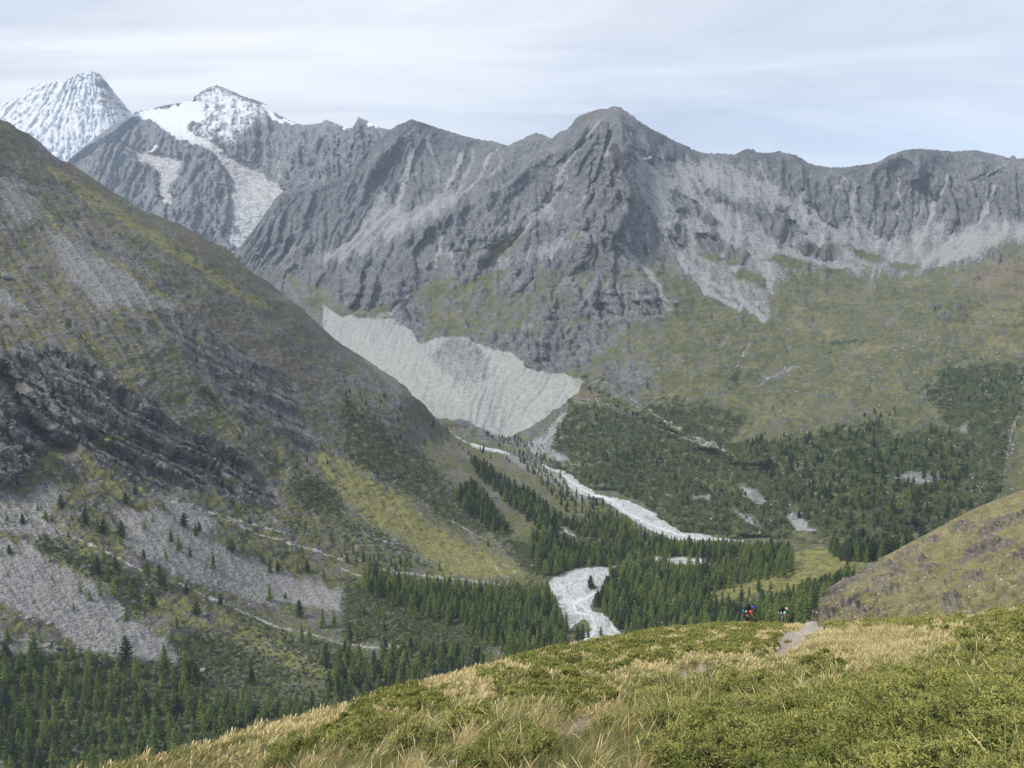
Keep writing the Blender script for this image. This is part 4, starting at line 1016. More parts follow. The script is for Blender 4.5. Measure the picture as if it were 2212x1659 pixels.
L.push(slopeZ * (1 - river) * (rk ** 1.7 * (3.5 * crag(X, Y, Z, 110, -0.5) + 3.0 * fbm(X / 16, Y / 16, Z / 110, 3) + 15 * lips(V - 0.62 * U, U + 0.5 * V, 62) + 6.0 * lips(V - 0.5 * U, U + 0.5 * V, 25, 4.0) - 10 + 0.5 * r3) + (1 - rk) * (6.5 * hump * (1 - 0.6 * scree) + 2.5 * crag(X, Y, Z, 26, -0.5) * (1 - 0.7 * scree) + 0.9 * r3)) * (0.3 + 0.7 * edge)
       + (1 - slopeZ) * (1 - river) * (2.2 * hump + 0.4 * r3) - 1.8 * river + river * 0.5 * fbm(X / 9, Y / 9, octaves=3))
laL = erode(L, (0.5 + 2.4 * rk) * (1 - river) * slopeZ, 3, 20)
gl_ = smooth(3.2, 5.5, laL) * slopeZ * smooth(1150, 1000, U)
scree = np.maximum(scree, 0.75 * gl_ * (1 - 0.6 * green) * (0.3 + rk))
holL = np.clip(blur(laL, 2) - blur(laL, 24), -1.5, 1.5)
grass = grass + 0.22 * holL * slopeZ * (1 - green) - 0.16 * slopeZ * smooth(1150, 950, U) * smooth(1150, 900, V)
scree = np.clip(scree + 0.25 * smooth(0.1, 0.5, fbm(U / 30 + 7, V / 22, octaves=4) * 1.5) * slopeZ * (1 - green) * smooth(1150, 950, U), 0, 1)
L.cover = dict(grass=grass, shrub=shrub, scree=scree, pale=pale, river=river, rock=rockm, green=green, meadow=meadow)
m_l = terrain_material('mountainside_ground', 0.72, rock=((0.030, 0.030, 0.031), (0.088, 0.086, 0.086), (0.21, 0.205, 0.20)), scree=((0.14, 0.137, 0.135), (0.33, 0.325, 0.315)),
                       grass=((0.046, 0.054, 0.021), (0.130, 0.128, 0.046)), dry=((0.15, 0.148, 0.048), (0.275, 0.255, 0.092)), rust=((0.080, 0.066, 0.042), (0.165, 0.135, 0.090)), pale=((0.25, 0.25, 0.245), (0.47, 0.47, 0.465)),
                       bump=0.8, speckle=0.5, strata=((0.5, 0.5, 1.3), (0.3, 0.5, 0.2)))
tr = NT('river_gravel')
co = tr.coord()
g1 = tr.noise(co, 1 / 3.0, 5, 0.7); g2 = tr.noise(tr.mapping(co, (1.0, 0.35, 1), (0, 0, 0.5)), 1 / 16.0, 5, 0.65, 1.5)
vc = tr.voronoi(co, 1 / 1.6, out='Color'); sv_ = tr.n.new('ShaderNodeSeparateColor'); tr.l.new(vc, sv_.inputs[0])
gc = tr.ramp(tr.math('MULTIPLY_ADD', sv_.outputs[0], 0.25, tr.math('MULTIPLY_ADD', g1, 0.40, tr.math('MULTIPLY', g2, 0.35))), [(0.25, (0.13, 0.13, 0.128)), (0.47, (0.31, 0.315, 0.315)), (0.70, (0.46, 0.465, 0.465))])
chan = tr.ramp(g2, [(0.44, (0, 0, 0)), (0.475, (1, 1, 1)), (0.525, (1, 1, 1)), (0.56, (0, 0, 0))])
ma = tr.attr('ma')
cf = tr.math('MULTIPLY', chan, 0.55)
cf = tr.math('MAXIMUM', cf, ma[1])
gc = tr.mix(cf, gc, (0.52, 0.56, 0.575))
tr.l.new(gc, tr.b.inputs['Base Color'])
tr.l.new(tr.math('MULTIPLY_ADD', cf, -0.55, 0.92), tr.b.inputs['Roughness'])
tr.b.inputs['Specular IOR Level'].default_value = 0.3
tr.bump(tr.math('MULTIPLY', g1, tr.math('SUBTRACT', 1.0, cf)), 0.7, 0.9)
chm = np.zeros_like(U)
for pts, w in ((c8([(2000, 300), (1850, 330), (1760, 380), (1700, 470), (1600, 540), (1500, 590), (1520, 640), (1620, 660), (1640, 740), (1600, 850)]), 3.0), (c8([(1640, 520), (1540, 560), (1470, 570), (1560, 600), (1600, 640)]), 2.2), (c8([(1700, 780), (1800, 800)]), 3),
               (c5([(640, 900), (760, 950), (850, 985), (800, 1030), (900, 1070), (1100, 1110)]), 1.8), (c5([(1400, 1220), (1480, 1290), (1560, 1340), (1620, 1380), (1740, 1410), (1860, 1500), (2000, 1570), (2200, 1640), (2400, 1680)]), 2.2)):
    chm = np.maximum(chm, line(Uf, Vf, pts, w))
pale2 = pale
cls = np.where(face_class(river), 2, np.where(face_class(smooth(-372, -386, L.P[..., 2])), 1, 0)).astype(np.int32)
cls = np.where((cls == 1) & (U[:-1, :-1] < 640), 0, cls)
cls = np.where((cls == 0) & (U[:-1, :-1] > 1230), 1, cls)
emit_layer(L, (stack(grass * (1 - 0.75 * rustL), np.where(river > 0.5, chm, scree), shrub, np.where(river > 0.5, 1, pale2)), stack(0 * U, np.maximum(dry, 0.9 * yel) - 0.7 * green * 0 + 0.5 * green, dark, rustL)),
           [(25, 10), (100, 70), (300, 250), (700, 600)], cls,
           {0: ('mountainside', m_l, 'steep grassy mountainside with dark cliffs and grey scree on the left', 'mountainside'),
            1: ('valley_floor', m_l, 'wooded valley floor either side of the pale riverbed', 'valley floor'),
            2: ('river_bed', tr.m, 'pale braided gravel riverbed winding through the valley forest', 'river')})
# ------------------------------------------------------------------ rocky hillside on the right
topR = [(1700, 1372), (1735, 1352), (1752, 1338), (1764, 1322), (1772, 1296), (1782, 1280), (1792, 1272), (1812, 1262), (1838, 1246), (1862, 1236), (1884, 1222), (1906, 1204), (1940, 1186), (1976, 1166), (2020, 1144), (2062, 1120), (2110, 1096), (2160, 1076), (2212, 1058), (2320, 1010), (2520, 930)]
Rr = Layer(topR, [(1700, 1420), (2212, 1400), (2520, 1340)], 1700, 2520, 1.5,
           [(1700, 1372, 66), (1764, 1325, 80), (1792, 1272, 105), (1906, 1204, 114), (2062, 1120, 121), (2212, 1058, 124), (2520, 930, 126), (1700, 1420, 62), (1900, 1400, 50), (2212, 1400, 38), (2520, 1340, 32), (1900, 1300, 82), (2060, 1230, 90),
            (2212, 1180, 88), (2212, 1290, 58), (2000, 1330, 62), (1850, 1340, 66), (2400, 1150, 80)], lam=1e-3)
U, V = Rr.U, Rr.V
Uw, Vw = warped(Rr, 3.0, 14, 3.0)
out = np.zeros_like(U)
for q in ([(880, 600), (945, 480), (1000, 440), (1120, 370), (1250, 350), (1300, 365), (1270, 400), (1170, 440), (1060, 500), (1000, 560), (945, 590)], [(1250, 475), (1330, 430), (1420, 390), (1465, 385), (1440, 415), (1340, 462), (1262, 482)], [(1520, 388), (1580, 345), (1665, 328), (1672, 350), (1610, 372), (1540, 392)],
          [(1785, 330), (1850, 260), (1930, 210), (1990, 195), (2145, 205), (2115, 250), (2010, 265), (1950, 275), (1880, 320), (1800, 350)], [(1930, 130), (2010, 70), (2100, 30), (2212, 0), (2300, -30), (2300, 10), (2212, 50), (2080, 110), (2030, 150), (1930, 195)], [(1175, 525), (1215, 500), (1255, 498), (1240, 520), (1190, 532)],
          [(860, 685), (930, 655), (1020, 645), (1000, 680), (970, 705)], [(1270, 540), (1330, 500), (1395, 478), (1405, 545), (1340, 560), (1290, 582)], [(1690, 640), (1735, 585), (1800, 560), (1835, 590), (1780, 620), (1720, 650)], [(1815, 445), (1900, 420), (1965, 408), (1930, 450), (1840, 460)],
          [(1290, 350), (1360, 330), (1420, 345), (1380, 375), (1300, 380)], [(1380, 300), (1440, 250), (1520, 220), (1480, 260), (1420, 300)], [(1230, 295), (1290, 270), (1330, 262), (1280, 300)], [(1560, 190), (1640, 150), (1660, 170), (1600, 205)], [(1450, 320), (1540, 300), (1600, 300), (1540, 330)], [(1000, 640), (1080, 600), (1150, 590), (1100, 630)],
          [(2120, 330), (2200, 290), (2280, 280), (2230, 330)], [(1700, 410), (1760, 390), (1800, 390), (1740, 420)], [(1050, 680), (1130, 640), (1240, 640), (1180, 690)], [(1740, 120), (1850, 80), (1900, 100), (1800, 140)]):
    out = np.maximum(out, area(Uw, Vw, c9(q), 4))
al = (U * 0.88 - V * 0.47); ac = (V * 0.88 + U * 0.47)
led = ridged(al / 70, ac / 15, octaves=4)
led2 = fbm(al / 26, ac / 4.5, octaves=4)
small = smooth(0.34, 0.56, led + 0.35 * fbm(U / 40, V / 30, octaves=3))
Rr.base()
X, Y, Z = [Rr.P[..., i] for i in range(3)]
b1 = fbm(X / 9, Y / 9, Z / 9, 4); b2 = ridged(X / 3.2, Y / 3.2, Z / 1.6, 4)
rks = np.clip(out + 0.5 * small * (1 - out), 0, 1)
ed = smooth(1.0, 0.95, Rr.T)
step_ = 1.0 + 0.9 * led2
tl = ac / 20 + 1.3 * fbm(al / 50, ac / 40, octaves=3) + 0.4 * fbm(al / 14, ac / 14 + 5, octaves=3)
saw = tl - np.floor(tl)
tl2 = ac / 6.5 + 1.1 * fbm(al / 30 + 7, ac / 20, octaves=3)
saw2 = tl2 - np.floor(tl2)
lip = saw ** 1.3 * smooth(1.0, 0.93, saw)
lip2 = saw2 ** 1.3 * smooth(1.0, 0.9, saw2)
Rr.push(ed * (1.2 * b1 + out * (0.22 + 0.8 * lip + 0.34 * lip2 + 0.15 * (b2 - 0.4)) + small * (1 - out) * (0.30 * lip + 0.26 * lip2) + 0.10 * fbm(X / 0.8, Y / 0.8, Z / 0.8, 2)))
grassR = 0.82 - 0.95 * out - 0.28 * small + 0.35 * fbm(U / 22, V / 12, octaves=4)
dryR = 0.45 + 0.6 * fbm(U / 34 + 4, V / 20, octaves=3)
screeR = 0.40 + 0.6 * fbm(U / 14, V / 9 + 6, octaves=4)
rustR = out * smooth(0.0, 0.35, fbm(al / 18, ac / 6 + 2, octaves=3)) * 0.3 + 0 * 0.8
m_r = terrain_material('hillside_turf', 0.075, rock=((0.045, 0.038, 0.031), (0.115, 0.102, 0.085), (0.25, 0.23, 0.195)), scree=((0.12, 0.11, 0.09), (0.27, 0.25, 0.21)), grass=((0.085, 0.082, 0.034), (0.165, 0.152, 0.066)), dry=((0.19, 0.165, 0.075), (0.31, 0.27, 0.13)),
                       rust=((0.095, 0.07, 0.05), (0.19, 0.14, 0.095)), bump=0.8, speckle=0.5, strata=((0.6, 0.6, 2.2), (0.35, 0.2, 0.2)))
emit_layer(Rr, (stack(grassR, screeR * (1 - out), 0 * U, 0 * U), stack(0 * U, dryR, 0.75 * out * smooth(0.1, 0.5, -led2), rustR)), [(3, 1.5), (10, 8), (30, 30), (70, 90)], None,
           {0: ('rocky_hillside', m_r, 'olive grass hillside with dark layered rock outcrops on the right', 'hillside')})

# ------------------------------------------------------------------ the hillside we stand on
topG = [(-420, 1900), (-100, 1775), (60, 1712), (160, 1678), (250, 1656), (380, 1626), (440, 1612), (520, 1588), (600, 1567), (700, 1541), (800, 1511), (900, 1484), (930, 1473), (1000, 1455), (1100, 1430), (1200, 1404), (1260, 1390), (1300, 1386), (1340, 1380),
        (1400, 1370), (1440, 1361), (1480, 1360), (1530, 1355), (1580, 1351), (1610, 1352), (1650, 1352), (1700, 1352), (1770, 1350), (1850, 1347), (1950, 1344), (2050, 1340), (2120, 1335), (2212, 1316), (2320, 1290), (2560, 1230)]
botG = [(-420, 2100), (500, 2300), (1106, 2500), (1700, 2700), (2560, 2500)]
ctlG = [(160, 1678, 12.5), (380, 1626, 16), (600, 1567, 20.5), (900, 1484, 29), (1250, 1391, 40), (1450, 1361, 45), (1610, 1352, 48), (1770, 1350, 50), (1950, 1344, 46), (2212, 1316, 36), (2560, 1230, 27),
        (400, 1659, 13.5), (800, 1659, 8.6), (1106, 1659, 6.6), (1500, 1659, 5.2), (1900, 1659, 4.0), (2212, 1659, 3.5), (1106, 1520, 13.5), (1500, 1520, 10.5), (1900, 1520, 7.6), (2212, 1520, 6.2), (1500, 1430, 21), (1700, 1400, 30), (1900, 1400, 22), (2212, 1400, 13.5), (2560, 1450, 6.5),
        (1106, 2500, 1.75), (1700, 2700, 1.4), (2560, 2500, 1.5), (500, 2300, 2.6), (-420, 2100, 5), (-420, 1900, 8), (1700, 1365, 44), (1250, 1440, 27)]
G = Layer(topG, botG, -420, 2560, 4.0, ctlG, lam=3e-4, rows=330)
# more rows where the ground recedes: remap rows towards the crest
t = np.linspace(0, 1, G.nr)[:, None]; tt = 1 - (1 - t) ** 1.9
G.V = (G.yb[None] * (1 - tt) + G.yt[None] * tt).astype(np.float32); G.T = np.broadcast_to(tt, (G.nr, G.nc)).astype(np.float32)
G.D = G.tps(G.U, G.V)
def _G_row(v, ci):
    q = np.clip((v - G.yb[ci]) / (G.yt[ci] - G.yb[ci]), 0, 1)
    return (1 - (1 - q) ** (1 / 1.9)) * (G.nr - 1)
def G_at(u, v):
    u = np.atleast_1d(np.asarray(u, float)); v = np.atleast_1d(np.asarray(v, float))
    c = np.clip((u - G.x0) / (G.x1 - G.x0) * (G.nc - 1), 0, G.nc - 1.001); ci = c.astype(int); cf = (c - ci)[:, None]
    r = np.clip(_G_row(v, ci), 0, G.nr - 1.001); ri = r.astype(int); rf = (r - ri)[:, None]
    P = G.P
    return (P[ri, ci] * (1 - cf) + P[ri, ci + 1] * cf) * (1 - rf) + (P[ri + 1, ci] * (1 - cf) + P[ri + 1, ci + 1] * cf) * rf
U, V = G.U, G.V
Uw, Vw = warped(G, 5, 30, 9.0)
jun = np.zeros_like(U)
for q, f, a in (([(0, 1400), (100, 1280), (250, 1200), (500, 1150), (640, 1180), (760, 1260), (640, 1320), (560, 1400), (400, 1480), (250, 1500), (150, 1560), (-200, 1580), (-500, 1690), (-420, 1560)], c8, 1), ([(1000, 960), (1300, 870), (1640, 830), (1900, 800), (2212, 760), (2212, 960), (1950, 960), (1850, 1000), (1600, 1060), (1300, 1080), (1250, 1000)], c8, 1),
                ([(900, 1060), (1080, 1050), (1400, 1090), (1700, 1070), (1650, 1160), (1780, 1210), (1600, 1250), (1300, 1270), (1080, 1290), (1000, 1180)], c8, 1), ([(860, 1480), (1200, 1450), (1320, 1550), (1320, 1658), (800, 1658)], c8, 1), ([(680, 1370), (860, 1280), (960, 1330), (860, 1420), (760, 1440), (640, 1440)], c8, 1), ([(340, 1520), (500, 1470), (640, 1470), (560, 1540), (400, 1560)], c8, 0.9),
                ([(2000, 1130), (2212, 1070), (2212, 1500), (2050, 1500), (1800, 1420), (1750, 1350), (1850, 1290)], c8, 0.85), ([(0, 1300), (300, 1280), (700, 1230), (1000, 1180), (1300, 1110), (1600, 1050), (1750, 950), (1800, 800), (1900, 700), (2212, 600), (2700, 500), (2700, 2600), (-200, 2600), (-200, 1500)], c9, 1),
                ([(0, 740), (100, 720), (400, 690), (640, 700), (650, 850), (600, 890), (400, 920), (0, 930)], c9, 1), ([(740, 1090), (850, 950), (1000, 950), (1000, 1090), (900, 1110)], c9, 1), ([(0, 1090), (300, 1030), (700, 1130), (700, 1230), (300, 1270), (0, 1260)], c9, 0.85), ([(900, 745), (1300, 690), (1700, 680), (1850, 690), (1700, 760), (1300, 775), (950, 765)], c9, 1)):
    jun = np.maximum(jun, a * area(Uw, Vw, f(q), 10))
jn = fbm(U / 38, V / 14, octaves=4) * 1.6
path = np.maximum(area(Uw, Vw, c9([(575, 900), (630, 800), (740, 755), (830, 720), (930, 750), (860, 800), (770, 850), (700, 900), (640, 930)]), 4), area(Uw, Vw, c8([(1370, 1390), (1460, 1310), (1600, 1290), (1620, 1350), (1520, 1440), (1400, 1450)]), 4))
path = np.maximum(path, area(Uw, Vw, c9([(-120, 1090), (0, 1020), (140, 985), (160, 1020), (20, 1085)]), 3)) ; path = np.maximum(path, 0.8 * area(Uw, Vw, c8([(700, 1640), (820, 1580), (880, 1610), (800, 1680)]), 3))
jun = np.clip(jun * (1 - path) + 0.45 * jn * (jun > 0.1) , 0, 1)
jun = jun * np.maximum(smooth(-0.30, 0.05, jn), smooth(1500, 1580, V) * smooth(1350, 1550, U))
G.base()
X, Y, Z = [G.P[..., i] for i in range(3)]
bump_ = smooth(1.0, 0.97, G.T)
G.push((0.22 * fbm(X / 3.4, Y / 3.4, octaves=3) + 0.05 * fbm(X / 0.7, Y / 0.7, octaves=2)) * (0.2 + 0.8 * bump_) * smooth(1.5, 5, Y) - 0.10 * path)
tgm = NT('hill_soil')
co = tgm.coord()
q1 = tgm.noise(co, 3.0, 5, 0.65); q2 = tgm.noise(co, 22.0, 4, 0.7); q3 = tgm.noise(co, 0.6, 3, 0.5)
sc_ = tgm.ramp(tgm.math('MULTIPLY_ADD', q2, 0.5, tgm.math('MULTIPLY', q1, 0.5)), [(0.3, (0.045, 0.035, 0.02)), (0.5, (0.13, 0.11, 0.045)), (0.7, (0.24, 0.20, 0.09))])
gr_ = tgm.mix(q2, (0.055, 0.065, 0.02), (0.13, 0.14, 0.05))
sc_ = tgm.mix(tgm.math('MULTIPLY_ADD', q3, 2.4, -0.75, clamp=True), sc_, gr_)
ma = tgm.attr('ma')
pth = tgm.ramp(q2, [(0.3, (0.20, 0.15, 0.11)), (0.6, (0.42, 0.35, 0.27))])
sc_ = tgm.mix(tgm.math('MULTIPLY_ADD', ma[3], 1.6, -0.3, clamp=True), sc_, pth)
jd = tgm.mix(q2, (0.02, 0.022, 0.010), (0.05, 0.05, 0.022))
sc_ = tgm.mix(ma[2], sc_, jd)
tgm.l.new(sc_, tgm.b.inputs['Base Color'])
tgm.bump(tgm.math('ADD', q1, q2), 0.9, 0.06)
emit_layer(G, (stack(0 * U, 0 * U, jun, path), stack(0 * U, 0 * U, 0 * U, 0 * U)), [(1.5, 0.9), (5, 4), (14, 13), (40, 42), (110, 125)], None,
           {0: ('hillside', tgm.m, 'near sunlit hillside of dry grass and juniper under the viewer', 'hillside')})

# ================================================================== plants: building blocks
def leaf_material(name, a, b, trans=0.25, rnd=0.25, rough=0.8, scale=None, wscale=0.02):
    t = NT(name)
    oi = t.n.new('ShaderNodeObjectInfo')
    co = t.coord()
    n = t.noise(co, scale or 3.0, 3, 0.6)
    f = t.math('MULTIPLY_ADD', oi.outputs['Random'], rnd * 2, t.math('MULTIPLY_ADD', n, 1.6, -0.3 - rnd))
    gp = t.n.new('ShaderNodeNewGeometry')
    f = t.math('ADD', f, t.math('MULTIPLY_ADD', t.noise(gp.outputs['Position'], wscale, 3, 0.6), 2.0, -1.0), clamp=True)
    c = t.mix(f, a, b)
    t.l.new(c, t.b.inputs['Base Color'])
    t.b.inputs['Roughness'].default_value = rough
    if trans:
        tr_ = t.n.new('ShaderNodeBsdfTranslucent')
        t.l.new(t.mix(0.5, c, b), tr_.inputs['Color'])
        mx = t.n.new('ShaderNodeMixShader'); mx.inputs[0].default_value = trans
        t.l.new(t.b.outputs[0], mx.inputs[1]); t.l.new(tr_.outputs[0], mx.inputs[2]); t.l.new(mx.outputs[0], t.out.inputs[0])
    return t.m

M_larch = leaf_material('larch_needles', (0.085, 0.125, 0.032), (0.235, 0.305, 0.074), 0.3, 0.30, scale=0.6)
M_pine = leaf_material('pine_needles', (0.034, 0.055, 0.024), (0.082, 0.112, 0.042), 0.2, 0.3, scale=0.6)
M_bark = leaf_material('bark', (0.07, 0.055, 0.042), (0.14, 0.115, 0.09), 0, 0.2, scale=4.0)
M_bush = leaf_material('bush_leaves', (0.045, 0.062, 0.026), (0.11, 0.13, 0.054), 0.15, 0.4, scale=0.5)
M_heath = leaf_material('heath_leaves', (0.060, 0.062, 0.026), (0.125, 0.120, 0.045), 0.15, 0.4, scale=0.5)
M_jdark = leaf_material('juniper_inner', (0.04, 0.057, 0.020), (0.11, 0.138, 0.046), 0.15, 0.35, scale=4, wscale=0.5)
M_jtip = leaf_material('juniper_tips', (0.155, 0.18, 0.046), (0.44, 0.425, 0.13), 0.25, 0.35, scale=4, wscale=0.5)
M_straw = leaf_material('straw', (0.46, 0.365, 0.165), (0.76, 0.64, 0.36), 0.25, 0.30, scale=6, wscale=0.5)
M_gblade = leaf_material('green_blade', (0.12, 0.145, 0.045), (0.27, 0.28, 0.10), 0.25, 0.3, scale=6, wscale=0.5)
M_jred = leaf_material('dry_twig', (0.09, 0.055, 0.035), (0.18, 0.12, 0.075), 0.05, 0.3, scale=6)
def rock_mat(name, a, b, sc):
    t = NT(name); co = t.coord(); oi = t.n.new('ShaderNodeObjectInfo')
    n = t.noise(co, sc, 5, 0.65)
    f = t.math('MULTIPLY_ADD', oi.outputs['Random'], 0.5, t.math('MULTIPLY_ADD', n, 1.5, -0.5), clamp=True)
    t.l.new(t.mix(f, a, b), t.b.inputs['Base Color'])
    t.bump(n, 0.5, 0.3 / sc)
    return t.m
M_stone = rock_mat('scree_stone', (0.13, 0.127, 0.122), (0.34, 0.33, 0.315), 1.2)
M_slab = rock_mat('path_slab', (0.24, 0.22, 0.195), (0.50, 0.47, 0.43), 7.0)

def quads_mesh(name, centres, ax, ay, mats, midx=None):
    """one quad per row: centre +- ax +- ay (arrays n x 3)"""
    n = len(centres)
    v = np.stack([centres - ax - ay, centres + ax - ay, centres + ax + ay, centres - ax + ay], 1).reshape(-1, 3)
    f = np.arange(4 * n).reshape(n, 4)
    return quick_mesh(name, v, f, mats, False, midx)

def rand_dirs(r, n):
    d = r.normal(size=(n, 3)); return d / np.linalg.norm(d, axis=1, keepdims=True)

def perp(d, r):
    o = rand_dirs(r, len(d)); a = np.cross(d, o); return a / (np.linalg.norm(a, axis=1, keepdims=True) + 1e-9)

def tube(pts, radii, sides=6):
    pts = np.asarray(pts, float)
    V_, F_ = [], []
    for i, (p, rd) in enumerate(zip(pts, radii)):
        d = pts[min(i + 1, len(pts) - 1)] - pts[max(i - 1, 0)]
        d /= np.linalg.norm(d) + 1e-9
        a = np.cross(d, (0.31, 0.91, 0.27)); a /= np.linalg.norm(a); b = np.cross(d, a)
        for k in range(sides):
            th = 2 * math.pi * k / sides
            V_.append(p + rd * (math.cos(th) * a + math.sin(th) * b))
    for i in range(len(pts) - 1):
        for k in range(sides):
            F_.append((i * sides + k, i * sides + (k + 1) % sides, (i + 1) * sides + (k + 1) % sides, (i + 1) * sides + k))
    return np.array(V_), np.array(F_)

def conifer_parts(seed, wide=0.17, pine=False):
    """unit-height conifer: returns trunk (v, f) and crown card arrays"""
    r = np.random.default_rng(seed)
    bend = r.normal(0, 0.012, 2)
    zs = np.linspace(0, 0.97, 7)
    tp = np.stack([bend[0] * np.sin(zs * 3), bend[1] * np.sin(zs * 2.3), zs], 1)
    tv, tf = tube(tp, 0.016 * (1 - zs) + 0.0025, 6)
    cen, ax, ay = [], [], []
    nb = 78 if not pine else 70
    h0 = r.uniform(0.06, 0.16)
    limb_v, limb_f, off = [], [], 0
    for i in range(nb):
        h = h0 + (1 - h0) * ((i + r.uniform()) / nb) ** 0.92
        prof = (1 - h) ** (0.80 if not pine else 0.55) * (0.55 + 0.45 * min(1, (h - h0 + 0.02) / 0.16))
        ln = wide * prof * r.uniform(0.65, 1.22) + 0.012
        th = i * 2.399 + r.uniform(-0.5, 0.5)
        droop = (-0.30 if not pine else 0.05) * (1 - h) + 0.25 * h + r.uniform(-0.12, 0.12)
        d = np.array([math.cos(th), math.sin(th), droop])
        p0 = np.array([np.interp(h, zs, tp[:, 0]), np.interp(h, zs, tp[:, 1]), h])
        if i % 3 == 0 and ln > 0.05:
            bv, bf = tube([p0, p0 + d * ln * 0.55, p0 + d * ln * 0.95], [0.004, 0.0028, 0.001], 3)
            limb_v.append(bv); limb_f.append(bf + off); off += len(bv)
        k = max(2, int(3 + ln / 0.022))
        for j in range(k):
            s = (j + r.uniform(0.2, 1)) / k
            p = p0 + d * ln * s + r.normal(0, 0.010 + 0.012 * prof, 3) - np.array([0, 0, 0.012 * s])
            sz = (0.013 + 0.011 * (1 - h)) * r.uniform(0.7, 1.35) * (1.25 if pine else 1.0)
            dd = d + r.normal(0, 0.55, 3); dd /= np.linalg.norm(dd)
            up = np.cross(dd, r.normal(size=3)); up /= np.linalg.norm(up) + 1e-9
            cen.append(p); ax.append(dd * sz * 1.5); ay.append(up * sz * 0.62)
    # leader
    for j in range(8):
        p = np.array([0, 0, 0.94 + 0.06 * j / 8]) + r.normal(0, 0.003, 3)
        dd = np.array([r.normal(0, .3), r.normal(0, .3), 1.0]); dd /= np.linalg.norm(dd)
        up = np.cross(dd, r.normal(size=3)); up /= np.linalg.norm(up)
        cen.append(p); ax.append(dd * 0.011); ay.append(up * 0.005)
    if limb_v:
        tv = np.concatenate([tv] + limb_v); 
        tf = np.concatenate([tf] + [f + len(tube(tp, zs * 0 + 1, 6)[0]) for f in limb_f])
    return (tv, tf), (np.array(cen), np.array(ax), np.array(ay))

TREE = []           # (trunk mesh, crown mesh, joined mesh) per variety
for k in range(10):
    pine = k >= 7
    (tv, tf), (ce, ax, ay) = conifer_parts(100 + k, [0.19, 0.21, 0.235, 0.18, 0.20, 0.26, 0.215, 0.23, 0.26, 0.22][k], pine)
    lm = M_pine if pine else M_larch
    trunk = quick_mesh('trunk', tv, tf, [M_bark], True)
    crown = quads_mesh('crown', ce, ax, ay, [lm])
    n = len(ce)
    v = np.concatenate([tv, np.stack([ce - ax - ay, ce + ax - ay, ce + ax + ay, ce - ax + ay], 1).reshape(-1, 3)])
    f = np.concatenate([tf, np.arange(4 * n).reshape(n, 4) + len(tv)])
    mi = np.concatenate([np.ones(len(tf), int), np.zeros(n, int)])
    both = quick_mesh('tree_both', v, f, [lm, M_bark], False, mi)
    TREE.append((trunk, crown, both))

def bush_mesh(seed, n=70, flat=0.55, mat=None, leaf=0.16, mat2=None):
    r = np.random.default_rng(seed)
    d = rand_dirs(r, n); d[:, 2] = np.abs(d[:, 2])
    lob = 0.75 + 0.35 * np.sin(np.arctan2(d[:, 1], d[:, 0]) * 3 + r.uniform(0, 6)) * 0.5 + r.uniform(-0.2, 0.2, n)
    c = d * lob[:, None] * r.uniform(0.6, 1.0, (n, 1)); c[:, 2] *= flat
    nn = d + r.normal(0, 0.5, (n, 3)); nn /= np.linalg.norm(nn, axis=1, keepdims=True)
    a = perp(nn, r); b = np.cross(nn, a)
    s = leaf * r.uniform(0.7, 1.3, (n, 1))
    mi = (r.uniform(size=n) < 0.45).astype(int) if mat2 else None
    return quads_mesh('bush', c, a * s, b * s * 0.75, [mat] + ([mat2] if mat2 else []), mi)

def rock_mesh(seed, mat, sub=2, sq=(1, 0.8, 0.6), jag=0.35):
    bm = bmesh.new()
    bmesh.ops.create_icosphere(bm, subdivisions=sub, radius=1.0)
    r = np.random.default_rng(seed)
    pl = rand_dirs(r, 9); pd = r.uniform(0.55, 0.9, 9)
    co = np.array([v.co[:] for v in bm.verts])
    for _ in range(2):
        for nrm, dd in zip(pl, pd):
            s = co @ nrm - dd
            k = s > 0
            co[k] -= nrm * s[k][:, None]
    co += jag * 0.2 * np.stack([perlin(co[:, 0] * 2 + 5 * seed, co[:, 1] * 2, co[:, 2] * 2 + i) for i in range(3)], 1)
    co *= np.array(sq)
    for v, c in zip(bm.verts, co): v.co = c
    me = bpy.data.meshes.new('rock'); bm.to_mesh(me); bm.free()
    me.materials.append(mat)
    return me

# ------------------------------------------------------------------ scattering
def proto_collection(name, meshes):
    c = bpy.data.collections.new(name)
    for i, me in enumerate(meshes):
        o = bpy.data.objects.new('%s_%02d' % (name, i), me)
        c.objects.link(o)
    return c

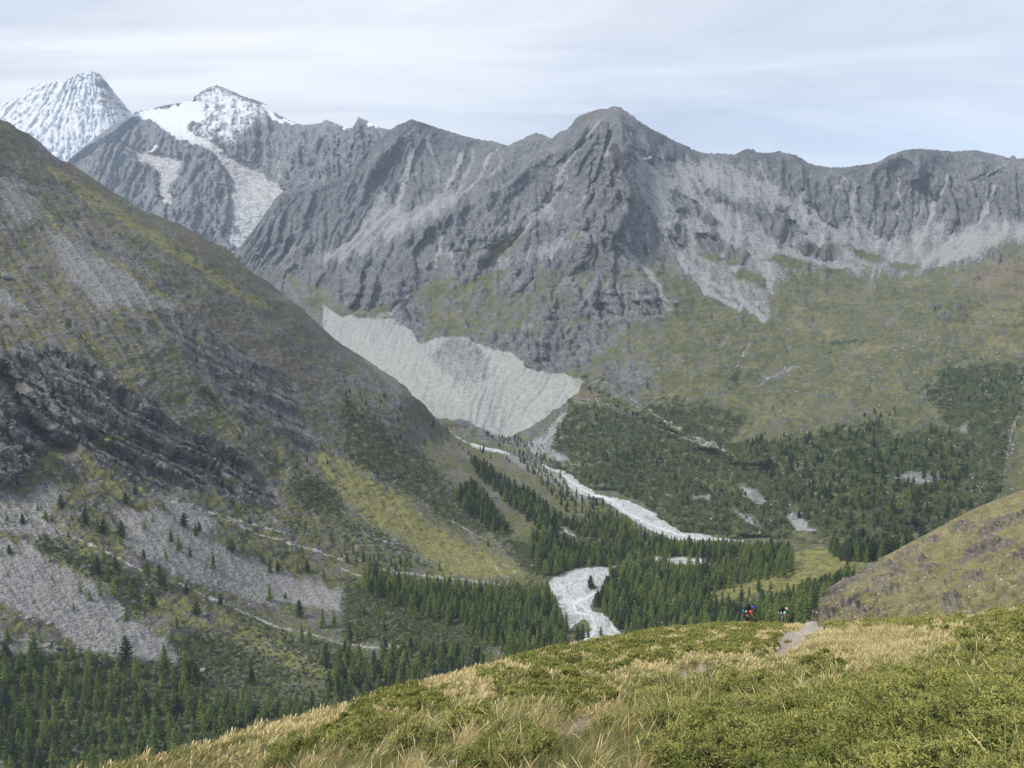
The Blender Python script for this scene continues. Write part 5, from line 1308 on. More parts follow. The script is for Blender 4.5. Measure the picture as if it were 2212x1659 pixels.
def scatter(name, pos, rot, scl, pid, meshes, label, cat, kind='stuff'):
    coll = proto_collection(name + '_source', meshes)
    me = bpy.data.meshes.new(name)
    me.vertices.add(len(pos)); me.vertices.foreach_set('co', np.ascontiguousarray(pos, np.float32).ravel())
    add_attr(me, 'rot', np.asarray(rot, np.float32), 'FLOAT_VECTOR')
    add_attr(me, 'scl', np.asarray(scl, np.float32), 'FLOAT_VECTOR')
    add_attr(me, 'pid', np.asarray(pid, np.int32), 'INT')
    o = link(bpy.data.objects.new(name, me))
    ng = bpy.data.node_groups.new(name + '_scatter', 'GeometryNodeTree')
    ng.interface.new_socket('Geometry', in_out='INPUT', socket_type='NodeSocketGeometry')
    ng.interface.new_socket('Geometry', in_out='OUTPUT', socket_type='NodeSocketGeometry')
    gi, go = ng.nodes.new('NodeGroupInput'), ng.nodes.new('NodeGroupOutput')
    ci = ng.nodes.new('GeometryNodeCollectionInfo')
    ci.inputs['Collection'].default_value = coll
    ci.inputs['Separate Children'].default_value = True
    ci.inputs['Reset Children'].default_value = True
    ip = ng.nodes.new('GeometryNodeInstanceOnPoints')
    ip.inputs['Pick Instance'].default_value = True
    def at_(nm, ty):
        a = ng.nodes.new('GeometryNodeInputNamedAttribute'); a.data_type = ty; a.inputs['Name'].default_value = nm
        return a.outputs['Attribute']
    ng.links.new(gi.outputs[0], ip.inputs['Points'])
    ng.links.new(ci.outputs[0], ip.inputs['Instance'])
    ng.links.new(at_('pid', 'INT'), ip.inputs['Instance Index'])
    e2r = ng.nodes.new('FunctionNodeEulerToRotation')
    ng.links.new(at_('rot', 'FLOAT_VECTOR'), e2r.inputs[0])
    ng.links.new(e2r.outputs[0], ip.inputs['Rotation'])
    ng.links.new(at_('scl', 'FLOAT_VECTOR'), ip.inputs['Scale'])
    ng.links.new(ip.outputs[0], go.inputs[0])
    md = o.modifiers.new('scatter', 'NODES'); md.node_group = ng
    tag(o, label, cat, kind=kind)
    return o

def cell_area(ly):
    P = ly.P
    a = P[:-1, 1:] - P[:-1, :-1]; b = P[1:, :-1] - P[:-1, :-1]
    return np.linalg.norm(np.cross(a, b), axis=-1)

def sample(ly, weight, n, seed, frame=40):
    """n points on the layer, chance = ground area x weight; returns positions and their survey pixels"""
    r = np.random.default_rng(seed)
    w = np.clip((weight[:-1, :-1] + weight[1:, 1:]) * 0.5, 0, None)
    u, v = ly.U[:-1, :-1], ly.V[:-1, :-1]
    w = w * cell_area(ly) * ((u > -frame) & (u < 2212 + frame) & (v < 1659 + 2.5 * frame) & (v > -frame))
    p = w.ravel().astype(float); p /= p.sum()
    k = r.choice(len(p), n, p=p)
    ri, ci = np.unravel_index(k, w.shape)
    fu, fv = r.uniform(size=(n, 1)), r.uniform(size=(n, 1))
    P = ly.P
    q = (P[ri, ci] * (1 - fu) + P[ri, ci + 1] * fu) * (1 - fv) + (P[ri + 1, ci] * (1 - fu) + P[ri + 1, ci + 1] * fu) * fv
    return q, u[ri, ci], v[ri, ci], (ri, ci)

def thin(P, spacing):
    """drop points closer than spacing (per point) to one already kept"""
    keep = []; grid = {}
    cell = float(np.max(spacing))
    for i, p in enumerate(P):
        s = spacing[i]
        kx, ky = int(p[0] // cell), int(p[1] // cell)
        ok = True
        for a in (-1, 0, 1):
            for b in (-1, 0, 1):
                for j in grid.get((kx + a, ky + b), ()):
                    if (P[j][0] - p[0]) ** 2 + (P[j][1] - p[1]) ** 2 < s * s: ok = False; break
                if not ok: break
            if not ok: break
        if ok:
            grid.setdefault((kx, ky), []).append(i); keep.append(i)
    return np.array(keep, int)
# ================================================================== trees
trees = []      # x, y, z, height, variety, stand
def stand(ly, pts, n, spacing, hmin, hmax, name, seed, pine=0.1, soft=3, extra=None, avoid=None):
    w = area(ly.U, ly.V, pts, soft)
    if extra is not None: w = w * extra
    if avoid is not None: w = w * (1 - np.clip(avoid, 0, 1))
    q, u, v, _ = sample(ly, w, n, seed)
    r = np.random.default_rng(seed + 1)
    k = thin(q, np.full(len(q), spacing) * r.uniform(0.75, 1.3, len(q)))
    hh = r.uniform(hmin, hmax, len(k)) * r.uniform(0.75, 1.1, len(k))
    # the outline was drawn round the visible crowns: stand the foot half a tree lower
    dd = project(q[k])[2]
    q[k] = ly.at(u[k], v[k] + 0.5 * hh * F / dd)
    if ly is L:
        ok = L.pick(L.cover['river'], u[k], v[k] + 0.5 * hh * F / dd) < 0.4
        k, hh = k[ok], hh[ok]
    for i, h in zip(k, hh):
        var = int(r.integers(7, 10)) if r.uniform() < pine else int(r.integers(0, 7))
        trees.append((q[i][0], q[i][1], q[i][2] - 0.25, h, var, name))
rv = L.cover['river']; pl = L.cover['pale']
stand(L, c8([(165, 375), (165, 470), (400, 570), (600, 640), (780, 660), (880, 750), (980, 800), (1050, 870), (1200, 900), (1400, 870), (1460, 850), (1450, 700), (1400, 600), (1380, 560), (1330, 490), (1200, 490), (800, 470), (500, 430), (300, 400)]), 5200, 6.4, 15, 26, 'west', 11, 0.1, avoid=rv)
stand(L, c8([(1000, 480), (1330, 480), (1400, 560), (1390, 640), (1200, 520)]), 300, 8, 4, 9, 'west', 12, avoid=rv)
stand(L, c8([(1740, 400), (1850, 330), (2000, 310), (2212, 340), (2400, 330), (2600, 290), (2850, 280), (2910, 280), (2910, 360), (2760, 380), (2560, 410), (2350, 490), (2340, 560), (2212, 620), (2212, 760), (1950, 790), (1800, 790), (1740, 700), (1690, 650), (1615, 610), (1640, 540), (1700, 490)]), 6000, 6.8, 15, 27, 'east', 13, 0.15, avoid=rv)
stand(L, c8([(1240, 150), (1340, 120), (1500, 190), (1580, 210), (1800, 210), (2212, 200), (2420, 220), (2420, 270), (2212, 270), (2000, 280), (1850, 300), (1750, 350), (1600, 355), (1500, 365), (1380, 380), (1300, 340), (1240, 240)]), 4200, 6.5, 16, 25, 'upstream', 14, 0.2, avoid=rv)
stand(L, c8([(1380, 20), (1500, 50), (1700, 10), (1830, 30), (1940, 110), (2100, 170), (2300, 195), (2560, 200), (2900, 220), (2910, 265), (2420, 250), (2212, 260), (1900, 200), (1700, 170), (1540, 120), (1420, 70)]), 4200, 6.5, 12, 19, 'upstream', 15, 0.2, avoid=rv)
stand(L, c5([(730, 1370), (850, 1300), (920, 1370), (1000, 1450), (1070, 1560), (1060, 1620), (950, 1570), (880, 1510), (800, 1450)]), 500, 6.5, 16, 25, 'slope_clump', 16, 0.6)
stand(L, c5([(850, 1140), (950, 1200), (1050, 1270), (1130, 1330), (1260, 1380), (1330, 1440), (1390, 1520), (1390, 1600), (1300, 1570), (1180, 1490), (1100, 1410), (1000, 1320), (900, 1240)]), 900, 7.0, 15, 24, 'slope_clump', 17, 0.6)
stand(L, c5([(1250, 1080), (1400, 1180), (1560, 1300), (1640, 1400), (1830, 1500), (1900, 1600), (1700, 1640), (1500, 1500), (1300, 1300), (1150, 1130)]), 700, 11, 8, 18, 'upstream', 18, 0.3, avoid=np.maximum(rv, pl))
stand(L, c7([(-60, 1020), (200, 960), (450, 960), (600, 1020), (1000, 1120), (1200, 1140), (1500, 1170), (1800, 1210), (2212, 1230), (2300, 1300), (1700, 1460), (1300, 1600), (900, 1720), (600, 1800), (-60, 1800)]), 5200, 9.3, 13, 27, 'lower_west', 19, 0.05)
stand(L, c7([(-60, 880), (300, 860), (500, 880), (800, 960), (1100, 1000), (1300, 1060), (1200, 1140), (600, 1020), (200, 960), (-60, 1000)]), 260, 11, 12, 22, 'lower_west', 20, 0.15)
stand(L, c8([(0, 860), (60, 880), (200, 880), (250, 870), (430, 830), (540, 830), (640, 870), (840, 840), (870, 900), (980, 930), (900, 990), (700, 1050), (500, 1140), (250, 1240), (50, 1230), (-100, 1200)]), 900, 8.0, 15, 25, 'stream_side', 21, 0.3)
stand(L, c9([(0, 640), (150, 590), (400, 600), (560, 570), (700, 520), (880, 450), (1000, 400), (1110, 385), (950, 500), (940, 580), (830, 670), (780, 730), (400, 730), (0, 750)]), 2400, 6.2, 16, 24, 'under_meadow', 22, 0.2)
stand(L, c9([(960, 215), (1040, 215), (1200, 225), (1350, 200), (1500, 180), (1420, 215), (1300, 250), (1150, 265), (1060, 255)]), 500, 6.5, 18, 27, 'meadow_edge', 23, 0.5)
stand(L, c9([(130, 470), (340, 420), (480, 440), (560, 420), (590, 500), (530, 545), (420, 560), (150, 580)]), 60, 14, 10, 17, 'meadow_trees', 24, 0.4)
stand(L, c4([(100, 1300), (300, 1200), (600, 1180), (900, 1300), (1100, 1440), (1300, 1600), (1000, 1658), (600, 1600), (300, 1658), (60, 1500)]), 90, 20, 8, 16, 'fan_trees', 25, 0.2)
stand(L, c4([(1000, 600), (1400, 780), (1700, 900), (2000, 1000), (2212, 1100), (2212, 1300), (1900, 1250), (1500, 1000), (1100, 760)]), 60, 26, 6, 12, 'high_slope', 26, 0.5)
stand(L, c8([(0, 200), (300, 300), (500, 330), (300, 370), (0, 290)]), 160, 9, 9, 16, 'fan_trees', 27, 0.3)
stand(L, c8([(0, 440), (160, 480), (400, 580), (700, 680), (900, 790), (700, 800), (400, 760), (0, 700)]), 60, 22, 8, 15, 'fan_trees', 28, 0.3)
stand(L, c5([(0, 600), (600, 900), (1000, 1080), (1150, 1200), (900, 1130), (600, 1050), (300, 1000), (0, 900)]), 130, 22, 8, 16, 'high_slope', 29, 0.6)
tops7 = [(65, 280, 20), (60, 830, 30), (230, 930, 50), (560, 85, 32), (635, 130, 30), (670, 140, 28), (790, 160, 32), (775, 210, 20), (1160, 250, 28), (1235, 290, 24), (1270, 160, 22), (1195, 100, 28), (1290, 130, 18), (1385, 370, 34), (1475, 240, 24), (1505, 262, 26), (1570, 262, 22), (935, 310, 22), (1075, 320, 26),
         (960, 400, 30), (1045, 465, 40), (1080, 455, 30), (600, 325, 30), (680, 320, 32), (640, 390, 34), (700, 445, 32), (755, 370, 28), (810, 445, 28), (520, 525, 24), (585, 575, 24), (645, 545, 30), (740, 545, 34), (850, 545, 34), (1000, 612, 32), (1280, 665, 28), (1205, 540, 22), (1430, 600, 22), (1750, 578, 36), (1750, 395, 26),
         (1800, 395, 24), (1960, 300, 26), (1930, 395, 24), (1990, 385, 22), (2100, 445, 28), (1940, 680, 34), (2090, 745, 38), (2165, 745, 30), (1955, 842, 36), (2005, 862, 36), (1140, 775, 26), (1070, 1042, 70), (1110, 855, 26), (820, 962, 50), (1210, 1085, 56), (1255, 1105, 46), (1630, 1112, 38), (2115, 1015, 52), (820, 695, 24), (340, 445, 14),
         (45, 60, 16), (300, 50, 20), (340, 60, 18), (1420, 470, 14), (1600, 150, 16), (1620, 80, 14), (1730, 245, 14), (1890, 270, 16), (480, 640, 16), (1850, 560, 12), (1700, 330, 16)]
lone = []
for a, b, hp in tops7:
    (pu, pv), = c7([(a, b)])
    lone.append((pu, pv, hp))
for a, b, hp in ((1615, 490, 30), (1605, 480, 20), (60, 840, 42), (240, 690, 20), (480, 700, 34), (560, 670, 30), (375, 745, 16), (280, 765, 18), (100, 800, 28), (165, 810, 26), (635, 380, 24), (950, 225, 18), (1560, 850, 44), (1530, 840, 36), (1600, 820, 34), (1680, 790, 22)):
    (pu, pv), = c8([(a, b)]); lone.append((pu, pv, hp * 0.85))
lp = np.array(lone); pos = L.at(lp[:, 0], lp[:, 1])
dist = project(pos)[2]
for i in range(len(lone)):
    h = lone[i][2] / F * dist[i] * 1.18
    trees.append((pos[i][0], pos[i][1], pos[i][2] - 0.2, float(np.clip(h, 5, 28)), int(rng.integers(0, 10)), 'lone'))
# far side of the valley
shC, paC = C.cover['shrub'], np.maximum(C.cover['pale'], C.cover['scree'])
stand(C, c6([(450, 1060), (850, 1000), (1000, 960), (1270, 940), (1200, 1040), (1450, 1060), (1460, 990), (1700, 960), (1750, 1080), (1830, 1250), (1900, 1390), (2000, 1480), (1700, 1660), (1000, 1660), (850, 1560), (700, 1420), (600, 1270), (450, 1160)]), 1500, 8, 9, 18, 'far_slope', 41, 0.55, soft=12, avoid=paC, extra=0.06 + smooth(-0.05, 0.35, fbm(C.U / 22, C.V / 22, octaves=3)))
stand(C, c6([(-400, 1100), (0, 1060), (350, 1120), (600, 1260), (720, 1500), (700, 1620), (300, 1560), (0, 1480), (-300, 1400), (-700, 1250)]), 700, 9, 6, 13, 'far_slope', 42, 0.4, soft=12, avoid=paC, extra=0.06 + smooth(0.0, 0.35, fbm(C.U / 18 + 5, C.V / 18, octaves=3)))
stand(C, c5([(1380, 960), (1480, 800), (1700, 830), (2000, 950), (2212, 1030), (2212, 1300), (1900, 1200), (1600, 1150), (1400, 1060)]), 900, 12, 6, 13, 'far_slope', 43, 0.5, avoid=paC)
stand(C, c5([(1580, 670), (1700, 710), (1800, 770), (1900, 840), (2100, 930), (2050, 940), (1850, 860), (1700, 770), (1600, 700)]), 160, 9, 6, 11, 'far_slope', 44, 0.5)
stand(C, c6([(1700, 560), (1900, 560), (2212, 560), (2212, 840), (1950, 850), (1750, 760)]), 260, 12, 6, 14, 'far_slope', 45, 0.6)
stand(C, c6([(1100, 900), (1300, 830), (1420, 830), (1400, 930), (1200, 960)]), 40, 14, 8, 13, 'far_slope', 46, 0.6)
stand(C, c5([(900, 1000), (1100, 1000), (1350, 1090), (1400, 1180), (1200, 1160), (1000, 1060)]), 160, 9, 6, 12, 'far_slope', 47, 0.5)

T = np.array([t[:4] for t in trees])
tu, tv_, td = project(T[:, :3])
topu, topv, _ = project(T[:, :3] + np.stack([0 * T[:, 3], 0 * T[:, 3], T[:, 3]], 1))
hp = tv_ - topv
skyG = np.interp(topu, G.xs, G.yt) - 14
skyR = np.where(topu > 1740, np.interp(topu, Rr.xs, Rr.yt), 1e9)
vis = (topu > 4) & (topu < 2208) & (topv + hp * 0.25 < skyG) & (topv + hp * 0.25 < skyR) & (topv < 1650)
# how much of it rises clear of the trees in front counts too
order = np.argsort(-np.where(vis, hp, 0))
near_set = set(int(i) for i in order[:300])
for i, t in enumerate(trees):
    if t[5] == 'lone' and vis[i] and i not in near_set:
        near_set.discard(min(near_set, key=lambda j: hp[j] if trees[j][5] != 'lone' else 1e9)); near_set.add(i)
STAND = {
 'west': ('larch in the dense forest left of the riverbed', 'larches of the forest left of the river'),
 'east': ('larch in the dense forest right of the riverbed', 'larches of the forest right of the river'),
 'upstream': ('larch in the forest strip upstream of the river bend', 'larches of the strip above the river bend'),
 'slope_clump': ('dark conifer in a clump on the green slope above the river', 'conifers clumped on the green slope'),
 'lower_west': ('bright green larch in the lower left stand', 'larches of the open stand at the lower left'),
 'stream_side': ('dark larch beside the small stream', 'larches beside the small stream'),
 'under_meadow': ('larch in the forest belt just below the yellow meadow', 'larches of the belt below the meadow'),
 'meadow_edge': ('conifer in the grove above the meadow', 'conifers at the top edge of the meadow'),
 'meadow_trees': ('conifer standing loose on the yellow meadow', 'conifers loose on the meadow'),
 'fan_trees': ('larch on the shrubby fan below the cliffs', 'larches scattered below the cliffs'),
 'high_slope': ('dark conifer standing alone high on the left mountainside', 'conifers alone on the mountainside'),
 'far_slope': ('dark conifer on the wooded slope across the valley', 'conifers across the valley'),
}
lone_no = 0
def lone_label(u, v, h, var):
    size = 'tall' if h > 34 else ('middle-sized' if h > 23 else 'small')
    kind = 'dark pine' if var >= 7 else 'green larch'
    zone = ('grey scree fan' if (u > 230 and v < 1270) else ('bouldery scree' if (u < 230 and v < 1330) else 'shrubby fan')) if u < 737 else 'slope beside the forest'
    where = ('left' if u < 180 else ('left middle' if u < 370 else ('middle' if u < 560 else 'right'))) if u < 737 else ('near the stream' if u < 1000 else 'by the riverbed')
    hgt = 'upper' if v < 1230 else ('central' if v < 1330 else 'lower')
    return '%s %s on the %s, %s %s' % (size, kind, zone, hgt, where)
qs, xs3 = {}, {}
for st in STAND:
    ii = [i for i in near_set if trees[i][5] == st]
    if ii:
        qs[st] = np.percentile(hp[ii], [33, 67]); xs3[st] = np.percentile(tu[ii], [33, 67])
SIDES = {k: ('left part', 'middle part', 'right part') for k in STAND}
rest = []
for i, t in enumerate(trees):
    if i not in near_set:
        rest.append(i); continue
    x, y, z, h, var, st = t
    e = bpy.data.objects.new('pine_tree' if var >= 7 else 'larch_tree', None)
    e.empty_display_size = 0.5
    link(e)
    e.location = (x, y, z); e.rotation_euler = (0, 0, rng.uniform(0, 6.28))
    wx = rng.uniform(0.78, 1.3)
    e.scale = (h * wx, h * wx, h)
    if st == 'lone':
        u, v = tu[i], tv_[i]
        base = lone_label(u, v, hp[i], var)
        tag(e, base, 'tree', 'lone trees: ' + base)
    else:
        size = 'tall ' if hp[i] > qs[st][1] else ('short ' if hp[i] < qs[st][0] else 'middling ')
        shape = 'slim ' if wx < 0.97 else ('broad ' if wx > 1.08 else '')
        third = SIDES[st][0 if tu[i] < xs3[st][0] else (1 if tu[i] < xs3[st][1] else 2)]
        base = size + shape + STAND[st][0] + ', ' + third
        tag(e, base, 'tree', STAND[st][1] + ': ' + size + shape + third)
    for k, nm in ((0, 'trunk'), (1, 'crown')):
        o = bpy.data.objects.new(nm, TREE[var][k]); link(o, e)
rest = np.array(rest, int)
rr_ = np.random.default_rng(77)
# the remaining forest reads as one mass
wx = rr_.uniform(0.75, 1.35, len(rest))
scatter('forest', T[rest, :3], np.stack([0 * wx, 0 * wx, rr_.uniform(0, 6.28, len(rest))], 1), np.stack([T[rest, 3] * wx, T[rest, 3] * wx, T[rest, 3]], 1), np.array([trees[i][4] for i in rest]),
        [t[2] for t in TREE], 'dark green conifer forest covering the valley floor and far slope', 'forest')
print('TREES', len(trees), 'individual', len(near_set))

# ------------------------------------------------------------------ bushes on the slopes
def scatter_on(ly, name, weight, n, seed, smin, smax, meshes, label, cat, flat=(0.7, 1.1), frame=40, sink=0.1, tilt=0.25):
    q, u, v, (ri, ci) = sample(ly, weight, n, seed, frame)
    r = np.random.default_rng(seed + 5)
    s = smin * (smax / smin) ** (r.uniform(size=n) ** 1.6)
    q = q.copy(); q[:, 2] -= s * sink
    rot = np.stack([r.normal(0, tilt, n), r.normal(0, tilt, n), r.uniform(0, 6.28, n)], 1)
    scl = np.stack([s * r.uniform(0.85, 1.25, n), s * r.uniform(0.85, 1.25, n), s * r.uniform(*flat, n)], 1)
    return scatter(name, q, rot, scl, r.integers(0, len(meshes), n), meshes, label, cat)
bushes = [bush_mesh(s, 60, 0.6, M_bush, 0.20, M_heath) for s in (1, 2, 3)] + [bush_mesh(s, 60, 0.6, M_bush, 0.20) for s in (4, 5)]
wL = np.clip(L.cover['shrub'] - 0.30, 0, 1) * (1 - np.clip(L.cover['pale'] * 1.4, 0, 1)) * (1 - 0.8 * np.clip(L.cover['scree'], 0, 1)) + 0.03 * (L.cover['shrub'] > 0.05)
scatter_on(L, 'shrubs', wL * (1 - L.cover['river']), 42000, 51, 0.8, 2.4, bushes, 'low grey-green shrubs mottling the left mountainside and fans', 'shrubs')
wC = np.clip(C.cover['shrub'] - 0.40, 0, 1) * (1 - np.clip(paC * 1.3, 0, 1))
scatter_on(C, 'thicket', wC, 34000, 52, 1.3, 3.6, bushes, 'dark green thicket covering the lower slope across the valley', 'thicket')
# ------------------------------------------------------------------ loose stones
rocks = [rock_mesh(s, M_stone, 1, (1, 0.8, 0.62)) for s in range(1, 6)]
wS = np.clip(L.cover['scree'] - 0.2, 0, 1) + 0.10 * (1 - L.cover['river']) * smooth(1250, 1100, L.U) * smooth(-0.1, 0.4, fbm(L.U / 36 + 1, L.V / 26, octaves=3))
scatter_on(L, 'scree_stones', wS * (1 - 0.9 * L.cover['river']), 60000, 61, 0.35, 1.9, rocks, 'grey stones of the scree fans on the left mountainside', 'scree', (0.8, 1.2), tilt=0.5, sink=0.2)
wB = smooth(560, 640, C.V) * smooth(1420, 1500, C.U) * (0.05 + smooth(0.05, 0.5, fbm(C.U / 40 + 3, C.V / 24, octaves=3))) * (1 - np.clip(C.cover['shrub'] * 1.3, 0, 1)) + 0.25 * np.clip(C.cover['scree'], 0, 1) * (C.V > 520)
for q in (c6([(1060, 600), (1150, 540), (1300, 560), (1320, 640), (1200, 680), (1090, 650)]), c6([(1560, 640), (1640, 620), (1760, 760), (1780, 800), (1680, 750)]), c6([(1350, 270), (1600, 330), (1700, 450), (1400, 450)])):
    wB = wB + 2.2 * area(C.U, C.V, q, 14)
scatter_on(C, 'alp_boulders', wB, 4500, 62, 0.7, 2.6, rocks, 'pale boulders strewn over the alp across the valley', 'boulders', (0.8, 1.2), tilt=0.5, sink=0.1)
wV = L.cover['river']
scatter_on(L, 'river_stones', wV, 5000, 63, 0.3, 1.0, rocks, 'pale cobbles and boulders lying on the riverbed', 'cobbles', (0.6, 1.0), tilt=0.5, sink=0.2)
wRk = 0.3 + np.clip(screeR, 0, 1)
scatter_on(Rr, 'hillside_stones', wRk, 2600, 64, 0.04, 0.22, [rock_mesh(s, M_slab, 1, (1, 0.8, 0.5)) for s in (11, 12)], 'small pale stones strewn on the rocky hillside', 'stones', (0.7, 1.1), tilt=0.5, sink=0.2)
# ================================================================== near plants
def juniper_mesh(seed, ntw=46, leaf=0.014, rad=0.30, hgt=0.22, nleaf=11, slim=0.5):
    r = np.random.default_rng(seed)
    cen, ax, ay, mi = [], [], [], []
    for i in range(ntw):
        th = r.uniform(0, 6.28); rr = rad * math.sqrt(r.uniform())
        base = np.array([math.cos(th) * rr * 0.75, math.sin(th) * rr * 0.75, 0.0])
        top = hgt * (1 - 0.55 * (rr / rad) ** 2) * r.uniform(0.75, 1.15)
        lean = np.array([math.cos(th) * 0.75 + r.normal(0, .3), math.sin(th) * 0.75 + r.normal(0, .3), r.uniform(0.35, 0.9)])
        lean /= np.linalg.norm(lean)
        ln = r.uniform(0.10, 0.17)
        p0 = base + np.array([0, 0, top]) - lean * ln
        nl = nleaf
        for j in range(nl):
            s = (j + r.uniform(0, 1)) / nl
            p = p0 + lean * ln * s + r.normal(0, 0.010, 3)
            d = lean * 0.7 + r.normal(0, 0.65, 3); d /= np.linalg.norm(d)
            up = np.cross(d, r.normal(size=3)); up /= np.linalg.norm(up) + 1e-9
            sz = leaf * r.uniform(0.75, 1.35)
            cen.append(p); ax.append(d * sz * 1.25); ay.append(up * sz * slim)
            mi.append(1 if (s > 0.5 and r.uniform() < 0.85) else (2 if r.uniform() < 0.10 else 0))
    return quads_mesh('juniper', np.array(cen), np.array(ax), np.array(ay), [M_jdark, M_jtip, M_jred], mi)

def grass_mesh(seed, nb=26, ln=(0.22, 0.48), w=0.0045, spread=0.10, lean=0.35, heads=0.0, mats=None, wind=(0.35, 0.1), green=0.0, reach=0.0):
    r = np.random.default_rng(seed)
    V_, F_, mi = [], [], []
    for i in range(nb):
        th = r.uniform(0, 6.28)
        b = np.array([math.cos(th), math.sin(th), 0]) * spread * math.sqrt(r.uniform())
        L_ = r.uniform(*ln)
        d = np.array([r.normal(0, lean) + wind[0], r.normal(0, lean) + wind[1], 1.0]); d /= np.linalg.norm(d)
        side = np.cross(d, [math.cos(th * 3), math.sin(th * 3), 0.2]); side /= np.linalg.norm(side) + 1e-9
        bend = np.array([d[0], d[1], -0.55]) * r.uniform(0.2, 0.85)
        n = 4; o = len(V_)
        m = 1 if r.uniform() < green else 0
        hd = r.uniform() < heads
        for k in range(n + 1):
            s = k / n
            p = b + d * L_ * s + bend * L_ * s * s * 0.55
            ww = w * (1 - 0.75 * s)
            if hd and k >= n - 1: ww = w * (2.2 if k == n - 1 else 0.8)
            V_ += [p - side * ww, p + side * ww]
        for k in range(n):
            F_.append((o + 2 * k, o + 2 * k + 1, o + 2 * k + 3, o + 2 * k + 2)); mi.append(m)
    return quick_mesh('grass', np.array(V_), np.array(F_), mats or [M_straw, M_gblade], False, mi)

Gy = np.linalg.norm(G.P, axis=-1)
front = smooth(1.2, 2.0, Gy) * (G.P[..., 1] > 0.6)
wj = np.clip(jun, 0, 1) ** 1.2 * front
def fore_scatter(name, w, n, seed, s0, s1, meshes, label, cat, tilt=0.12, follow=0.6, sink=0.02, flat=(0.8, 1.2), spin=math.pi):
    n = int(n * float((cell_area(G) * (w[:-1, :-1] + w[1:, 1:]) * 0.5 * ((G.U[:-1, :-1] > -160) & (G.U[:-1, :-1] < 2372) & (G.V[:-1, :-1] < 2059))).sum()))
    print('SCATTER', name, n)
    q, u, v, (ri, ci) = sample(G, w, n, seed, 160)
    r = np.random.default_rng(seed)
    s = r.uniform(s0, s1, n)
    q = q.copy(); q[:, 2] -= sink * s
    rot = np.stack([r.normal(0, tilt, n) - 0.25 * follow, r.normal(0, tilt, n), r.uniform(-spin, spin, n)], 1)
    if spin < 1: rot[:, 0] += 0
    else: rot[:, 0] = r.normal(0, tilt, n)
    scl = np.stack([s, s, s * r.uniform(*flat, n)], 1)
    return scatter(name, q, rot, scl, r.integers(0, len(meshes), n), meshes, label, cat)
nearw = smooth(16, 9, Gy)
jn_near = [juniper_mesh(s, 70, 0.0095, nleaf=14, slim=0.30) for s in (1, 2, 3, 4)]
jn_far = [juniper_mesh(s, 44, 0.020, nleaf=11, slim=0.36) for s in (5, 6, 7)]
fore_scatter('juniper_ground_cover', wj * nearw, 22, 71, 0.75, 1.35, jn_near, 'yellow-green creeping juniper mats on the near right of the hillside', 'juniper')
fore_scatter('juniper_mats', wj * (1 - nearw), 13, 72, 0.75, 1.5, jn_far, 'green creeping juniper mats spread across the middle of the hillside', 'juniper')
wg = np.clip(1 - 1.1 * jun - 1.2 * path, 0, 1) * front
gn = fbm(G.P[..., 0] / 2.2, G.P[..., 1] / 2.2, octaves=3)
wgd = wg * (0.35 + smooth(-0.3, 0.3, gn)) + 0.02 * wj
straw_near = [grass_mesh(s, 42, (0.16, 0.38), 0.0019, 0.10, 0.33, 0.35, green=0.18) for s in (1, 2, 3)]
straw_far = [grass_mesh(s, 24, (0.12, 0.30), 0.0075, 0.13, 0.33, 0.3, green=0.14) for s in (4, 5, 6)]
green_near = [grass_mesh(s, 34, (0.08, 0.20), 0.0021, 0.10, 0.35, 0, green=0.85) for s in (7, 8)]
green_far = [grass_mesh(s, 26, (0.08, 0.20), 0.008, 0.13, 0.35, 0, green=0.8) for s in (9, 10)]
fore_scatter('dry_grass', wgd * nearw, 9, 73, 0.7, 1.25, straw_near, 'long straw-coloured grass tufts on the near hillside', 'grass', spin=0.6)
fore_scatter('dry_grass_sward', wgd * (1 - nearw) * (0.45 + 0.55 * smooth(0.90, 0.985, G.T)), 11, 74, 0.7, 1.25, straw_far, 'golden dry grass along the crest of the near hill', 'grass', spin=0.6)
wgg = wg * (0.30 + smooth(0.25, -0.3, gn)) + 0.05 * wj
fore_scatter('green_grass', wgg * nearw, 26, 75, 0.7, 1.2, green_near, 'short green grass between the junipers nearby', 'grass', spin=0.6)
fore_scatter('green_grass_sward', wgg * (1 - nearw), 20, 76, 0.7, 1.2, green_far, 'short green grass between the junipers further down', 'grass', spin=0.6)
# tall flowering stalks standing above the junipers
tall = [grass_mesh(s, 12, (0.35, 0.70), 0.0015, 0.16, 0.30, 0.8, wind=(-0.25, 0.1)) for s in (21, 22, 23)]
wt = np.zeros_like(U)
for q in (c9([(760, 860), (1100, 800), (1500, 820), (1600, 960), (1560, 1040), (1300, 1050), (1000, 960), (800, 960)]), c8([(1650, 1480), (1800, 1350), (2212, 1300), (2300, 1400), (2212, 1658), (1600, 1658)]), c8([(2080, 1170), (2300, 1130), (2300, 1230), (2100, 1280)]), c9([(60, 1150), (200, 1140), (200, 1400), (60, 1400)]), c9([(1350, 590), (1500, 620), (1500, 700), (1350, 700)]), c9([(2060, 530), (2140, 520), (2140, 620), (2080, 620)]), c8([(980, 1180), (1180, 1150), (1100, 1290), (1000, 1280)])):
    wt = np.maximum(wt, area(G.U, G.V, q, 10))
fore_scatter('tall_grass_stalks', (wt + 0.02 * (jun > 0.2)) * front, 3.0, 77, 0.7, 1.15, tall, 'tall pale flowering grass stalks standing above the junipers', 'grass', spin=0.9)
wgr = path * front
fore_scatter('path_gravel', wgr, 60, 78, 0.02, 0.07, [rock_mesh(s, M_slab, 1, (1, 0.8, 0.45)) for s in (31, 32)], 'small pale stones on the bare footpath patches', 'gravel', tilt=0.5)

